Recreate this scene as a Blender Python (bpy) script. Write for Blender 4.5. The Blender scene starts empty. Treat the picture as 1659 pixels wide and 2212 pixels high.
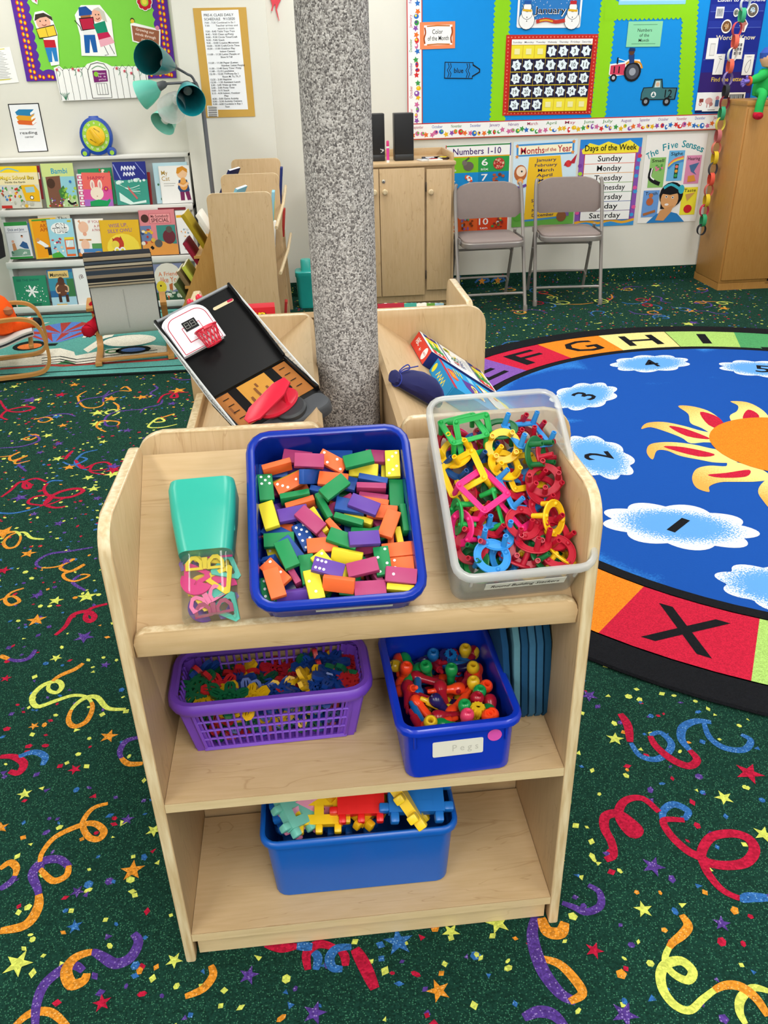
import bpy, bmesh, math, random
from mathutils import Vector as V, Matrix as MX
random.seed(7)
SC = bpy.context.scene
COL = SC.collection
R = math.radians
PI = math.pi
I4 = MX.Identity(4)
# ------------------------------------------------------------------ camera
FPX, PITCH, ROLL, YAW, CH = 1800.0, R(28.0226), R(1.5959), R(4.503), 1.4088
CO = V((0, 0, CH))
def ray(px, py):
    x = (px-829.5)/FPX; u = (1106-py)/FPX
    xr = x*math.cos(ROLL)+u*math.sin(ROLL); ur = -x*math.sin(ROLL)+u*math.cos(ROLL)
    yy = math.cos(PITCH)+ur*math.sin(PITCH); z = -math.sin(PITCH)+ur*math.cos(PITCH)
    c, s = math.cos(YAW), math.sin(YAW)
    return V((xr*c+yy*s, -xr*s+yy*c, z))
def G(px, py, z=0.0):
    v = ray(px, py); return CO+v*((z-CH)/v.z)
def WY(px, py, Y):
    v = ray(px, py); return CO+v*(Y/v.y)
def on(F, px, py, c=0.0):
    """Where the sight line of a pixel meets the plane z=c of frame F, in F's coordinates."""
    Fi = F.inverted(); o = Fi @ CO; d = Fi.to_3x3() @ ray(px, py)
    return o+d*((c-o.z)/d.z)
cam = bpy.data.objects.new('camera', bpy.data.cameras.new('camera'))
COL.objects.link(cam)
fw = ray(829.5, 1106).normalized(); rt = (ray(1829.5, 1106)-ray(829.5, 1106)).normalized(); up = rt.cross(fw)
cam.matrix_world = MX.Translation(CO) @ MX((rt, up, -fw)).transposed().to_4x4()
cam.data.sensor_fit = 'AUTO'; cam.data.sensor_width = 36.0; cam.data.lens = FPX*36/2212
cam.data.clip_start = 0.02
SC.camera = cam
# ------------------------------------------------------------------ materials
def lin(h):
    h = h.lstrip('#'); c = [int(h[i:i+2], 16)/255 for i in (0, 2, 4)]
    return [x/12.92 if x <= .04045 else ((x+.055)/1.055)**2.4 for x in c]+[1.0]
MC = {}
def newmat(key):
    m = bpy.data.materials.new(key); m.use_nodes = True; nt = m.node_tree
    return m, nt, nt.nodes['Principled BSDF']
def N(nt, t, **kw):
    n = nt.nodes.new(t)
    for k, v in kw.items():
        if k in n.inputs: n.inputs[k].default_value = v
        else: setattr(n, k, v)
    return n
def L(nt, a, b): nt.links.new(a, b)
def ocoord(nt, scale=(1, 1, 1)):
    tc = N(nt, 'ShaderNodeTexCoord'); mp = N(nt, 'ShaderNodeMapping'); mp.inputs['Scale'].default_value = scale
    L(nt, tc.outputs['Object'], mp.inputs['Vector']); return mp.outputs['Vector']
def ramp(nt, fac, stops):
    r = N(nt, 'ShaderNodeValToRGB'); e = r.color_ramp.elements
    while len(e) < len(stops): e.new(.5)
    for el, (p, c) in zip(e, stops): el.position = p; el.color = lin(c) if isinstance(c, str) else (c, c, c, 1)
    L(nt, fac, r.inputs['Fac']); return r.outputs['Color']
def mixc(nt, fac, a, b, mode='MIX'):
    n = N(nt, 'ShaderNodeMix', data_type='RGBA', blend_type=mode)
    for s, i in ((fac, 0), (a, 6), (b, 7)):
        if hasattr(s, 'links'): L(nt, s, n.inputs[i])
        else: n.inputs[i].default_value = s
    return n.outputs[2]
def bump(nt, b, h, d=.002, s=.5):
    n = N(nt, 'ShaderNodeBump', Distance=d, Strength=s); L(nt, h, n.inputs['Height']); L(nt, n.outputs['Normal'], b.inputs['Normal'])
def C(h, r=.5, spec=.5, var=.05, sc=40, metal=0.0):
    """Plain coloured surface with a faint mottling."""
    k = ('c', h, r, spec, metal)
    if k in MC: return MC[k]
    m, nt, b = newmat('paint_'+h.strip('#')+'_%d' % int(r*100))
    no = N(nt, 'ShaderNodeTexNoise', Scale=sc, Detail=2.0); L(nt, ocoord(nt), no.inputs['Vector'])
    c = lin(h); lo = [x*(1-var) for x in c[:3]]+[1]; hi = [min(1, x*(1+var)) for x in c[:3]]+[1]
    L(nt, mixc(nt, no.outputs['Fac'], lo, hi), b.inputs['Base Color'])
    b.inputs['Roughness'].default_value = r; b.inputs['Specular IOR Level'].default_value = spec; b.inputs['Metallic'].default_value = metal
    MC[k] = m; return m
def PL(h, r=.28): return C(h, r, .5, .03, 15)          # moulded plastic
def PA(h): return C(h, .75, .2, .02, 30)               # printed paper
def wood(axis='x', tone=0, seed=0):
    k = ('w', axis, tone, seed)
    if k in MC: return MC[k]
    m, nt, b = newmat('maple_%s%d' % (axis, tone))
    lo = {'x': (1.6, 14, 14), 'y': (14, 1.6, 14), 'z': (14, 14, 1.6)}[axis]
    v = ocoord(nt, lo)
    n1 = N(nt, 'ShaderNodeTexNoise', Scale=1.3, Detail=3.0, Distortion=.6); L(nt, v, n1.inputs['Vector'])
    n2 = N(nt, 'ShaderNodeTexNoise', Scale=9.0, Detail=4.0); L(nt, v, n2.inputs['Vector'])
    mu = N(nt, 'ShaderNodeMath', operation='MULTIPLY'); mu.inputs[1].default_value = 9.0; L(nt, n1.outputs['Fac'], mu.inputs[0])
    fr = N(nt, 'ShaderNodeMath', operation='PINGPONG'); fr.inputs[1].default_value = 1.0; L(nt, mu.outputs[0], fr.inputs[0])
    cs = [('#a8865c', '#c2a47a', '#cbae86'), ('#a87a3a', '#b98b48', '#c29652'), ('#c2aa80', '#cdb68c', '#d6c098'), ('#a87236', '#b58040', '#bd8a4a')][tone]
    base = ramp(nt, n2.outputs['Fac'], [(.3, cs[1]), (.75, cs[2])])
    lines = ramp(nt, fr.outputs[0], [(0.0, 1.0), (.06, 0.0), (1, 0.0)])
    sm = N(nt, 'ShaderNodeMath', operation='MULTIPLY'); sm.inputs[1].default_value = .55; L(nt, lines, sm.inputs[0])
    L(nt, mixc(nt, sm.outputs[0], base, lin(cs[0])), b.inputs['Base Color'])
    b.inputs['Roughness'].default_value = .42; b.inputs['Specular IOR Level'].default_value = .35
    MC[k] = m; return m
def ply():
    if 'ply' in MC: return MC['ply']
    m, nt, b = newmat('ply_edge')
    n = N(nt, 'ShaderNodeTexNoise', Scale=30.0, Detail=3.0); L(nt, ocoord(nt, (4, 4, .4)), n.inputs['Vector'])
    L(nt, ramp(nt, n.outputs['Fac'], [(.35, '#c4aa80'), (.6, '#d8c5a0'), (.75, '#e0d0b0')]), b.inputs['Base Color'])
    b.inputs['Roughness'].default_value = .35; MC['ply'] = m; return m
def carpet(h, tuft=260., dots=None, amt=.5, key=None):
    """Looped carpet: cell by cell variation with a soft bump; dots = colour of the light flecks."""
    k = ('cp', h, tuft, dots, amt)
    if k in MC: return MC[k]
    m, nt, b = newmat('carpet_'+h.strip('#'))
    vo = N(nt, 'ShaderNodeTexVoronoi', Scale=tuft); v = ocoord(nt); L(nt, v, vo.inputs['Vector'])
    sp = N(nt, 'ShaderNodeSeparateColor'); L(nt, vo.outputs['Color'], sp.inputs[0])
    c = lin(h); lo = [x*(1-amt) for x in c[:3]]+[1]; hi = [min(1, x*(1+amt)) for x in c[:3]]+[1]
    col = mixc(nt, sp.outputs[0], lo, hi)
    if dots:
        a = ramp(nt, vo.outputs['Distance'], [(.22, 1.0), (.42, 0.0)])
        t = ramp(nt, sp.outputs[1], [(.50, 0.0), (.56, 1.0)])
        mu = N(nt, 'ShaderNodeMath', operation='MULTIPLY'); L(nt, a, mu.inputs[0]); L(nt, t, mu.inputs[1])
        col = mixc(nt, mu.outputs[0], col, lin(dots))
    L(nt, col, b.inputs['Base Color']); b.inputs['Roughness'].default_value = .95; b.inputs['Specular IOR Level'].default_value = .1
    iv = N(nt, 'ShaderNodeMath', operation='SUBTRACT'); iv.inputs[0].default_value = 1.0; L(nt, vo.outputs['Distance'], iv.inputs[1])
    bump(nt, b, iv.outputs[0], .002, .6)
    MC[k] = m; return m
def clearp(milk=.12, tint='#ffffff', rough=.08):
    """Thin clear or milky plastic wall."""
    k = ('cl', milk, tint)
    if k in MC: return MC[k]
    m, nt, b = newmat('clear_plastic_%d' % int(milk*100)); nt.nodes.remove(b)
    out = nt.nodes['Material Output']
    tr = N(nt, 'ShaderNodeBsdfTransparent'); tr.inputs['Color'].default_value = [.96*x for x in lin(tint)[:3]]+[1]
    df = N(nt, 'ShaderNodeBsdfDiffuse'); df.inputs['Color'].default_value = lin('#f2f4f4')
    tl = N(nt, 'ShaderNodeBsdfTranslucent'); tl.inputs['Color'].default_value = lin('#f2f4f4')
    gl = N(nt, 'ShaderNodeBsdfGlossy', Roughness=rough)
    no = N(nt, 'ShaderNodeTexNoise', Scale=12.0); L(nt, ocoord(nt), no.inputs['Vector'])
    mr = N(nt, 'ShaderNodeMapRange'); mr.inputs['To Min'].default_value = milk*.8; mr.inputs['To Max'].default_value = milk*1.2
    L(nt, no.outputs['Fac'], mr.inputs['Value'])
    m0 = N(nt, 'ShaderNodeMixShader', Fac=.5); L(nt, df.outputs[0], m0.inputs[1]); L(nt, tl.outputs[0], m0.inputs[2])
    m1 = N(nt, 'ShaderNodeMixShader'); L(nt, mr.outputs[0], m1.inputs['Fac']); L(nt, tr.outputs[0], m1.inputs[1]); L(nt, m0.outputs[0], m1.inputs[2])
    lw = N(nt, 'ShaderNodeLayerWeight', Blend=.5); pw = N(nt, 'ShaderNodeMath', operation='POWER'); pw.inputs[1].default_value = 4.0; L(nt, lw.outputs['Facing'], pw.inputs[0])
    fr = N(nt, 'ShaderNodeMath', operation='MULTIPLY_ADD'); fr.inputs[1].default_value = .5; fr.inputs[2].default_value = .035; L(nt, pw.outputs[0], fr.inputs[0])
    m2 = N(nt, 'ShaderNodeMixShader'); L(nt, fr.outputs[0], m2.inputs['Fac']); L(nt, m1.outputs[0], m2.inputs[1]); L(nt, gl.outputs[0], m2.inputs[2])
    L(nt, m2.outputs[0], out.inputs['Surface']); MC[k] = m; return m
# ------------------------------------------------------------------ mesh building
def T(x=0, y=0, z=0): return MX.Translation((x, y, z))
def RX(a): return MX.Rotation(a, 4, 'X')
def RY(a): return MX.Rotation(a, 4, 'Y')
def RZ(a): return MX.Rotation(a, 4, 'Z')
def SX(x, y=None, z=None):
    return MX.Diagonal((x, x if y is None else y, x if z is None else z, 1))
def frame(o, x, z):
    """Frame at o with local x along x and local z along z."""
    z = V(z).normalized(); x = V(x); x = (x-z*x.dot(z)).normalized(); y = z.cross(x)
    m = MX((x, y, z)).transposed().to_4x4(); m.translation = V(o); return m
def look(a, b):
    """Frame at a whose z axis points to b."""
    d = V(b)-V(a); t = V((0, 0, 1)) if abs(d.normalized().z) < .95 else V((1, 0, 0)); return frame(a, t.cross(d), d)
def arc(cx, cy, r, a0, a1, n, ry=None):
    ry = r if ry is None else ry
    return [(cx+r*math.cos(R(a0+(a1-a0)*i/n)), cy+ry*math.sin(R(a0+(a1-a0)*i/n))) for i in range(n+1)]
def circ(cx, cy, r, n=20, ry=None): return arc(cx, cy, r, 0, 360, n, ry)[:-1]
def rr(w, l, r, n=4):
    """Rounded rectangle, counter-clockwise, centred."""
    r = min(r, w/2-1e-5, l/2-1e-5); o = []
    for sx, sy, a in ((1, -1, -90), (1, 1, 0), (-1, 1, 90), (-1, -1, 180)):
        o += arc(sx*(w/2-r), sy*(l/2-r), r, a, a+90, n)
    return o
def star(r, k=.42, n=5, rot=90, skew=0):
    return [((r if i % 2 == 0 else r*k)*math.cos(R(rot+i*180/n)), (r if i % 2 == 0 else r*k)*math.sin(R(rot+i*180/n))) for i in range(2*n)]
def smooth(P, n=6, closed=False):
    P = [V(p) for p in P]; o = []; m = len(P)
    for i in range(m if closed else m-1):
        a, b, c, d = (P[(i-1) % m], P[i], P[(i+1) % m], P[(i+2) % m]) if closed else (P[max(i-1, 0)], P[i], P[i+1], P[min(i+2, m-1)])
        for k in range(n):
            t = k/n
            o.append(.5*((2*b)+(c-a)*t+(2*a-5*b+4*c-d)*t*t+(3*b-a-3*c+d)*t**3))
    if not closed: o.append(P[-1])
    return o
TXT = {}
def textmesh(s, bold):
    k = (s, bold)
    if k not in TXT:
        cu = bpy.data.curves.new('txt', 'FONT'); cu.body = s; cu.size = 1.0; cu.resolution_u = 2; cu.fill_mode = 'FRONT' if hasattr(cu, 'fill_mode') else cu.fill_mode
        cu.offset = .012 if bold else .003
        ob = bpy.data.objects.new('txt', cu); me = bpy.data.meshes.new_from_object(ob)
        vs = [(v.co.x, v.co.y) for v in me.vertices]; fs = [tuple(p.vertices) for p in me.polygons]
        bpy.data.objects.remove(ob); bpy.data.curves.remove(cu); bpy.data.meshes.remove(me)
        if vs:
            x0 = min(v[0] for v in vs); x1 = max(v[0] for v in vs); y0 = min(v[1] for v in vs); y1 = max(v[1] for v in vs)
        else: x0 = x1 = y0 = y1 = 0
        TXT[k] = (vs, fs, x0, x1, y0, y1)
    return TXT[k]
class MB:
    def __init__(s, M=I4): s.bm = bmesh.new(); s.mats = []; s.M = M.copy()
    def mi(s, m):
        if m not in s.mats: s.mats.append(m)
        return s.mats.index(m)
    def add(s, vs, fs, m, M=None):
        X = s.M @ M if M is not None else s.M
        b = [s.bm.verts.new(X @ V(v)) for v in vs]; k = s.mi(m); o = []
        for f in fs:
            try: fc = s.bm.faces.new([b[i] for i in f])
            except ValueError: continue
            fc.material_index = k; fc.smooth = True; o.append(fc)
        return o
    def box(s, c, sz, m, M=None, bev=0.0, seg=2):
        x, y, z = (a/2 for a in sz); c = V(c)
        vs = [c+V((sx*x, sy*y, sz_*z)) for sz_ in (-1, 1) for sy in (-1, 1) for sx in (-1, 1)]
        fs = s.add(vs, [(0, 2, 3, 1), (4, 5, 7, 6), (0, 1, 5, 4), (2, 6, 7, 3), (0, 4, 6, 2), (1, 3, 7, 5)], m, M)
        if bev:
            ed = list({e for f in fs for e in f.edges})
            bmesh.ops.bevel(s.bm, geom=ed, offset=bev, segments=seg, profile=.5, affect='EDGES', material=-1)
        return s
    def flat(s, pts, z, m, M=None):
        s.add([(p[0], p[1], z) for p in pts], [tuple(range(len(pts)))], m, M); return s
    def prism(s, pts, z0, z1, m, M=None, side=None, bev=0.0):
        n = len(pts); vs = [(p[0], p[1], z0) for p in pts]+[(p[0], p[1], z1) for p in pts]
        f1 = s.add(vs, [tuple(range(n-1, -1, -1)), tuple(range(n, 2*n))]+[(i, (i+1) % n, n+(i+1) % n, n+i) for i in range(n)], m, M)
        if side is not None:
            k = s.mi(side)
            for f in f1[2:]: f.material_index = k
        if bev:
            ed = list({e for f in f1[:2] for e in f.edges})
            bmesh.ops.bevel(s.bm, geom=ed, offset=bev, segments=2, profile=.5, affect='EDGES', material=-1)
        return s
    def ring(s, outer, inner, z0, z1, m, M=None):
        """Flat ring between two outlines of equal point count, z0..z1."""
        n = len(outer); vs = [(*p[:2], z) for z in (z0, z1) for q in (outer, inner) for p in q]; fs = []
        for i in range(n):
            j = (i+1) % n; O0, I0, O1, I1 = 0, n, 2*n, 3*n
            fs += [(O1+i, O1+j, I1+j, I1+i), (O0+j, O0+i, I0+i, I0+j), (O0+i, O0+j, O1+j, O1+i), (I0+j, I0+i, I1+i, I1+j)]
        s.add(vs, fs, m, M); return s
    def loft(s, rings, m, M=None, c0=False, c1=False, closed=True):
        n = len(rings[0]); vs = [p for q in rings for p in q]; fs = []
        for k in range(len(rings)-1):
            for i in range(n if closed else n-1):
                j = (i+1) % n; fs.append((k*n+i, k*n+j, (k+1)*n+j, (k+1)*n+i))
        if c0: fs.append(tuple(range(n-1, -1, -1)))
        if c1: fs.append(tuple(range((len(rings)-1)*n, len(rings)*n)))
        s.add(vs, fs, m, M); return s
    def lathe(s, prof, m, n=16, M=None, ry=1.0, open_=False):
        rings = [[(r*math.cos(2*PI*i/n), r*ry*math.sin(2*PI*i/n), z) for i in range(n)] for r, z in prof]
        return s.loft(rings, m, M, c0=prof[0][0] > 1e-6 and not open_, c1=prof[-1][0] > 1e-6 and not open_)
    def tube(s, P, r, m, n=8, closed=False, M=None, caps=True):
        P = [V(p) for p in P]; rings = []; k = len(P); pn = None
        for i, p in enumerate(P):
            a = P[i-1] if (i > 0 or closed) else p; b = P[(i+1) % k] if (i < k-1 or closed) else p
            t = (b-a).normalized()
            if pn is None:
                pn = t.orthogonal().normalized()
            pn = (pn-t*pn.dot(t)); pn = pn.normalized() if pn.length > 1e-6 else t.orthogonal().normalized()
            q = t.cross(pn); ri = r[i] if isinstance(r, (list, tuple)) else r
            rings.append([p+(pn*math.cos(2*PI*j/n)+q*math.sin(2*PI*j/n))*ri for j in range(n)])
        if closed: rings.append(rings[0]); return s.loft(rings, m, M)
        return s.loft(rings, m, M, c0=caps, c1=caps)
    def strap(s, P, w, t, m, nx, M=None, closed=False):
        """Bent strip: path P, width w along nx, thickness t."""
        P = [V(p) for p in P]; nx = V(nx).normalized(); rings = []; k = len(P)
        for i, p in enumerate(P):
            a = P[i-1] if (i > 0 or closed) else p; b = P[(i+1) % k] if (i < k-1 or closed) else p
            tt = (b-a).normalized(); nn = tt.cross(nx).normalized()
            rings.append([p+nx*w/2+nn*t/2, p-nx*w/2+nn*t/2, p-nx*w/2-nn*t/2, p+nx*w/2-nn*t/2])
        if closed: rings.append(rings[0]); return s.loft(rings, m, M)
        return s.loft(rings, m, M, True, True)
    def ribbon(s, P, w, z, m, M=None):
        """Flat ribbon in the plane z: w = width or list."""
        P = [V((p[0], p[1], 0)) for p in P]; k = len(P); vs = []
        for i, p in enumerate(P):
            t = (P[min(i+1, k-1)]-P[max(i-1, 0)]).normalized(); nn = V((-t.y, t.x, 0)); h = (w[i] if isinstance(w, (list, tuple)) else w)/2
            zi = z+i*6e-6; vs += [(p.x+nn.x*h, p.y+nn.y*h, zi), (p.x-nn.x*h, p.y-nn.y*h, zi)]
        s.add(vs, [(2*i, 2*i+1, 2*i+3, 2*i+2) for i in range(k-1)], m, M); return s
    def text(s, t, x, y, h, z, m, w=None, bold=False, rot=0.0, M=None, align='C'):
        vs, fs, x0, x1, y0, y1 = textmesh(t, bold)
        if not vs: return s
        k = h/.7; kx = k if w is None else w/max(x1-x0, 1e-4)
        ox = {'C': (x0+x1)/2, 'L': x0, 'R': x1}[align]
        X = T(x, y, z) @ RZ(rot) @ MX.Diagonal((kx, k, 1, 1)) @ T(-ox, -.35, 0)
        s.add([(v[0], v[1], 0) for v in vs], fs, m, X if M is None else M @ X); return s
    def build(s, name, parent=None, M=None, flat=False, ang=38):
        me = bpy.data.meshes.new(name)
        for m in s.mats: me.materials.append(m)
        s.bm.normal_update(); s.bm.to_mesh(me); s.bm.free()
        if flat: me.shade_flat()
        else:
            me.shade_smooth(); me.set_sharp_from_angle(angle=R(ang))
        o = bpy.data.objects.new(name, me); COL.objects.link(o)
        if parent is not None: o.parent = parent
        if M is not None: o.matrix_local = M
        return o
def thing(name, label, cat, M=I4, group=None):
    o = bpy.data.objects.new(name, None); COL.objects.link(o); o.empty_display_size = .02
    o.matrix_world = M; o['label'] = label; o['category'] = cat
    if group: o['group'] = group
    return o
def tag(o, label, cat, group=None):
    o['label'] = label; o['category'] = cat
    if group: o['group'] = group
    return o
def struct(o, label=None, cat=None):
    o['kind'] = 'structure'
    if label: o['label'] = label
    if cat: o['category'] = cat
    return o
def dup(root, M, label=None, group=None):
    r = root.copy(); COL.objects.link(r); r.matrix_world = M
    if label: r['label'] = label
    if group: r['group'] = group
    for ch in list(root.children):
        c = ch.copy(); COL.objects.link(c); c.parent = r
        for g in list(ch.children):
            d = g.copy(); COL.objects.link(d); d.parent = c
    return r
class Art(MB):
    """Flat print: coordinates are fractions of its width and height, y down; later shapes lie on earlier ones."""
    def __init__(s, w, h, M=I4, z=0.0, dz=.00006): super().__init__(M); s.w, s.h, s.z, s.dz = w, h, z, dz
    def P(s, x, y): return ((x-.5)*s.w, (.5-y)*s.h)
    def up(s): s.z += s.dz; return s.z
    def sheet(s, m, t=.0008, r=0.0):
        if r: s.prism(rr(s.w, s.h, r), 0, t, m)
        else: s.box((0, 0, t/2), (s.w, s.h, t), m)
        s.z = t; return s
    def rect(s, x0, y0, x1, y1, m): return s.pol([(x0, y0), (x1, y0), (x1, y1), (x0, y1)], m)
    def pol(s, pts, m):
        q = [s.P(*p) for p in pts]
        if s.z == 0: s.prism(q, 0, .0008, m); s.z = .0008; return s      # the paper itself
        s.flat(q, s.up(), m); return s
    def oval(s, x, y, r, m, ry=None, n=16):
        cx, cy = s.P(x, y); s.flat(circ(cx, cy, r*s.w, n, (r if ry is None else ry)*s.w), s.up(), m); return s
    def line(s, pts, w, m, sm=0):
        q = [s.P(*p) for p in pts]
        if sm: q = [(v.x, v.y) for v in smooth([(a, b, 0) for a, b in q], sm)]
        s.ribbon(q, w*s.w, s.up(), m); return s
    def txt(s, t, x, y, h, m, w=None, bold=False, rot=0.0, align='C'):
        X, Y = s.P(x, y); s.text(t, X, Y, h*s.h, s.up(), m, None if w is None else w*s.w, bold, rot, None, align); return s
    def star(s, x, y, r, m, k=.45, n=5, rot=90):
        cx, cy = s.P(x, y); s.flat([(cx+a, cy+b) for a, b in star(r*s.w, k, n, rot)], s.up(), m); return s
def quad(a, b, c, d, Y):
    """Upright rectangle facing the room at depth Y from its picture corners TL TR BR BL: frame, width, height."""
    a, b, c, d = (WY(*p, Y) for p in (a, b, c, d)); o = (a+b+c+d)/4; ex = (b-a)+(c-d)
    w = ((b-a).length+(c-d).length)/2; h = ((d-a).length+(c-b).length)/2
    return frame(o, ex, (0, -1, 0)), w, h
WHITE, BLACK = PA('#f3f3f1'), PA('#16161a')
# ------------------------------------------------------------------ the room
YL, YP, YR, CEIL = 6.10, 5.88, 5.96, 2.75
wallm = C('#dedcd2', .8, .2, .02, 6)
def wallbox(name, lo, hi, m=wallm):
    b = MB(); lo, hi = V(lo), V(hi); b.box((lo+hi)/2, hi-lo, m); return struct(b.build(name))
wallbox('wall_back_left', (-3.3, YL, 0), (-.72, YL+.15, CEIL))
wallbox('wall_back_pillar', (-.72, YP, 0), (-.165, YL+.15, CEIL))
wallbox('wall_back', (-.165, YR, 0), (4.2, YL+.15, CEIL))
wallbox('wall_left', (-3.45, -2.6, 0), (-3.3, YL+.15, CEIL))
wallbox('wall_right', (4.2, -2.6, 0), (4.35, YL+.15, CEIL))
wallbox('wall_front', (-3.3, -2.75, 0), (4.2, -2.6, CEIL))
wallbox('ceiling', (-3.45, -2.75, CEIL), (4.35, YL+.15, CEIL+.1), C('#ecebe4', .9, .1, .02, 6))
# ceiling troffers (out of the frame, above): soft rectangular lamps
def lamp(x, y, w, l, p, col=(1, .985, .955)):
    la = bpy.data.lights.new('ceiling_light', 'AREA'); la.shape = 'RECTANGLE'; la.size = w; la.size_y = l; la.energy = p; la.color = col
    o = bpy.data.objects.new('ceiling_light', la); COL.objects.link(o); o.location = (x, y, CEIL-.01); return o
for x in (-1.9, .35, 2.6):
    for y, p in ((-1.9, 42), (-.6, 34), (1.5, 18), (3.5, 27), (5.15, 27)): lamp(x, y, .6, 1.2, p)
w = bpy.data.worlds.new('world'); SC.world = w; w.use_nodes = True
w.node_tree.nodes['Background'].inputs['Color'].default_value = (.9, .95, 1, 1); w.node_tree.nodes['Background'].inputs['Strength'].default_value = .25
vs = SC.view_settings; vs.view_transform = 'Standard'; vs.look = 'None'; vs.exposure = -0.12; vs.gamma = 1.0; vs.use_curve_mapping = False
SC.cycles.max_bounces = 8; SC.cycles.diffuse_bounces = 4; SC.cycles.transparent_max_bounces = 24; SC.cycles.sample_clamp_indirect = 6.0; SC.cycles.caustics_reflective = False; SC.cycles.caustics_refractive = False
# ------------------------------------------------------------------ the confetti carpet
CF = {'G': carpet('#12342a', 290., '#3c7458', .35), 'R': carpet('#a81736', 230., None, .3), 'Y': carpet('#c3cb5c', 230., None, .22), 'O': carpet('#cd8328', 230., '#e0a860', .3),
      'P': carpet('#4d3480', 230., '#8d78b4', .3), 'B': carpet('#2c5f9e', 230., '#6d9bc8', .3)}
RUGC, RUGR = V((1.886, 2.988)), 1.751
fl = MB()
fl.box((.45, 1.75, -.05), (7.8, 9.0, .1), CF['G'])
def g2(px, py): p = G(px, py); return (p.x, p.y)
def streamer(pts, cols, w=.017):
    """pts in floor metres; cols = [(colour, share)...] along the length."""
    P = smooth([(x, y, 0) for x, y in pts], 5); n = len(P); k = 0; tot = sum(c[1] for c in cols); acc = 0
    for c, sh in cols:
        acc += sh; e = n-1 if c is cols[-1][0] and acc >= tot else int((n-1)*acc/tot); e = max(e, k+1)
        seg = P[k:e+1]; m = len(seg)
        fl.ribbon(seg, [w*(.5+.4*math.sin(PI*(i+1)/(m+1))) for i in range(m)], .0004+random.random()*.0004, CF[c]); k = e
def spx(ox, oy, sc, pts, cols, w=.019): streamer([g2(ox+x*sc, oy+y*sc) for x, y in pts], cols, w*(.72 if (ox, oy) == (0, 800) else .9))
LC = (0, 1400, .3671); RC = (1150, 1500, .32195); UC = (0, 800, .2713); MCR = (400, 1900, .4822)
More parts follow.
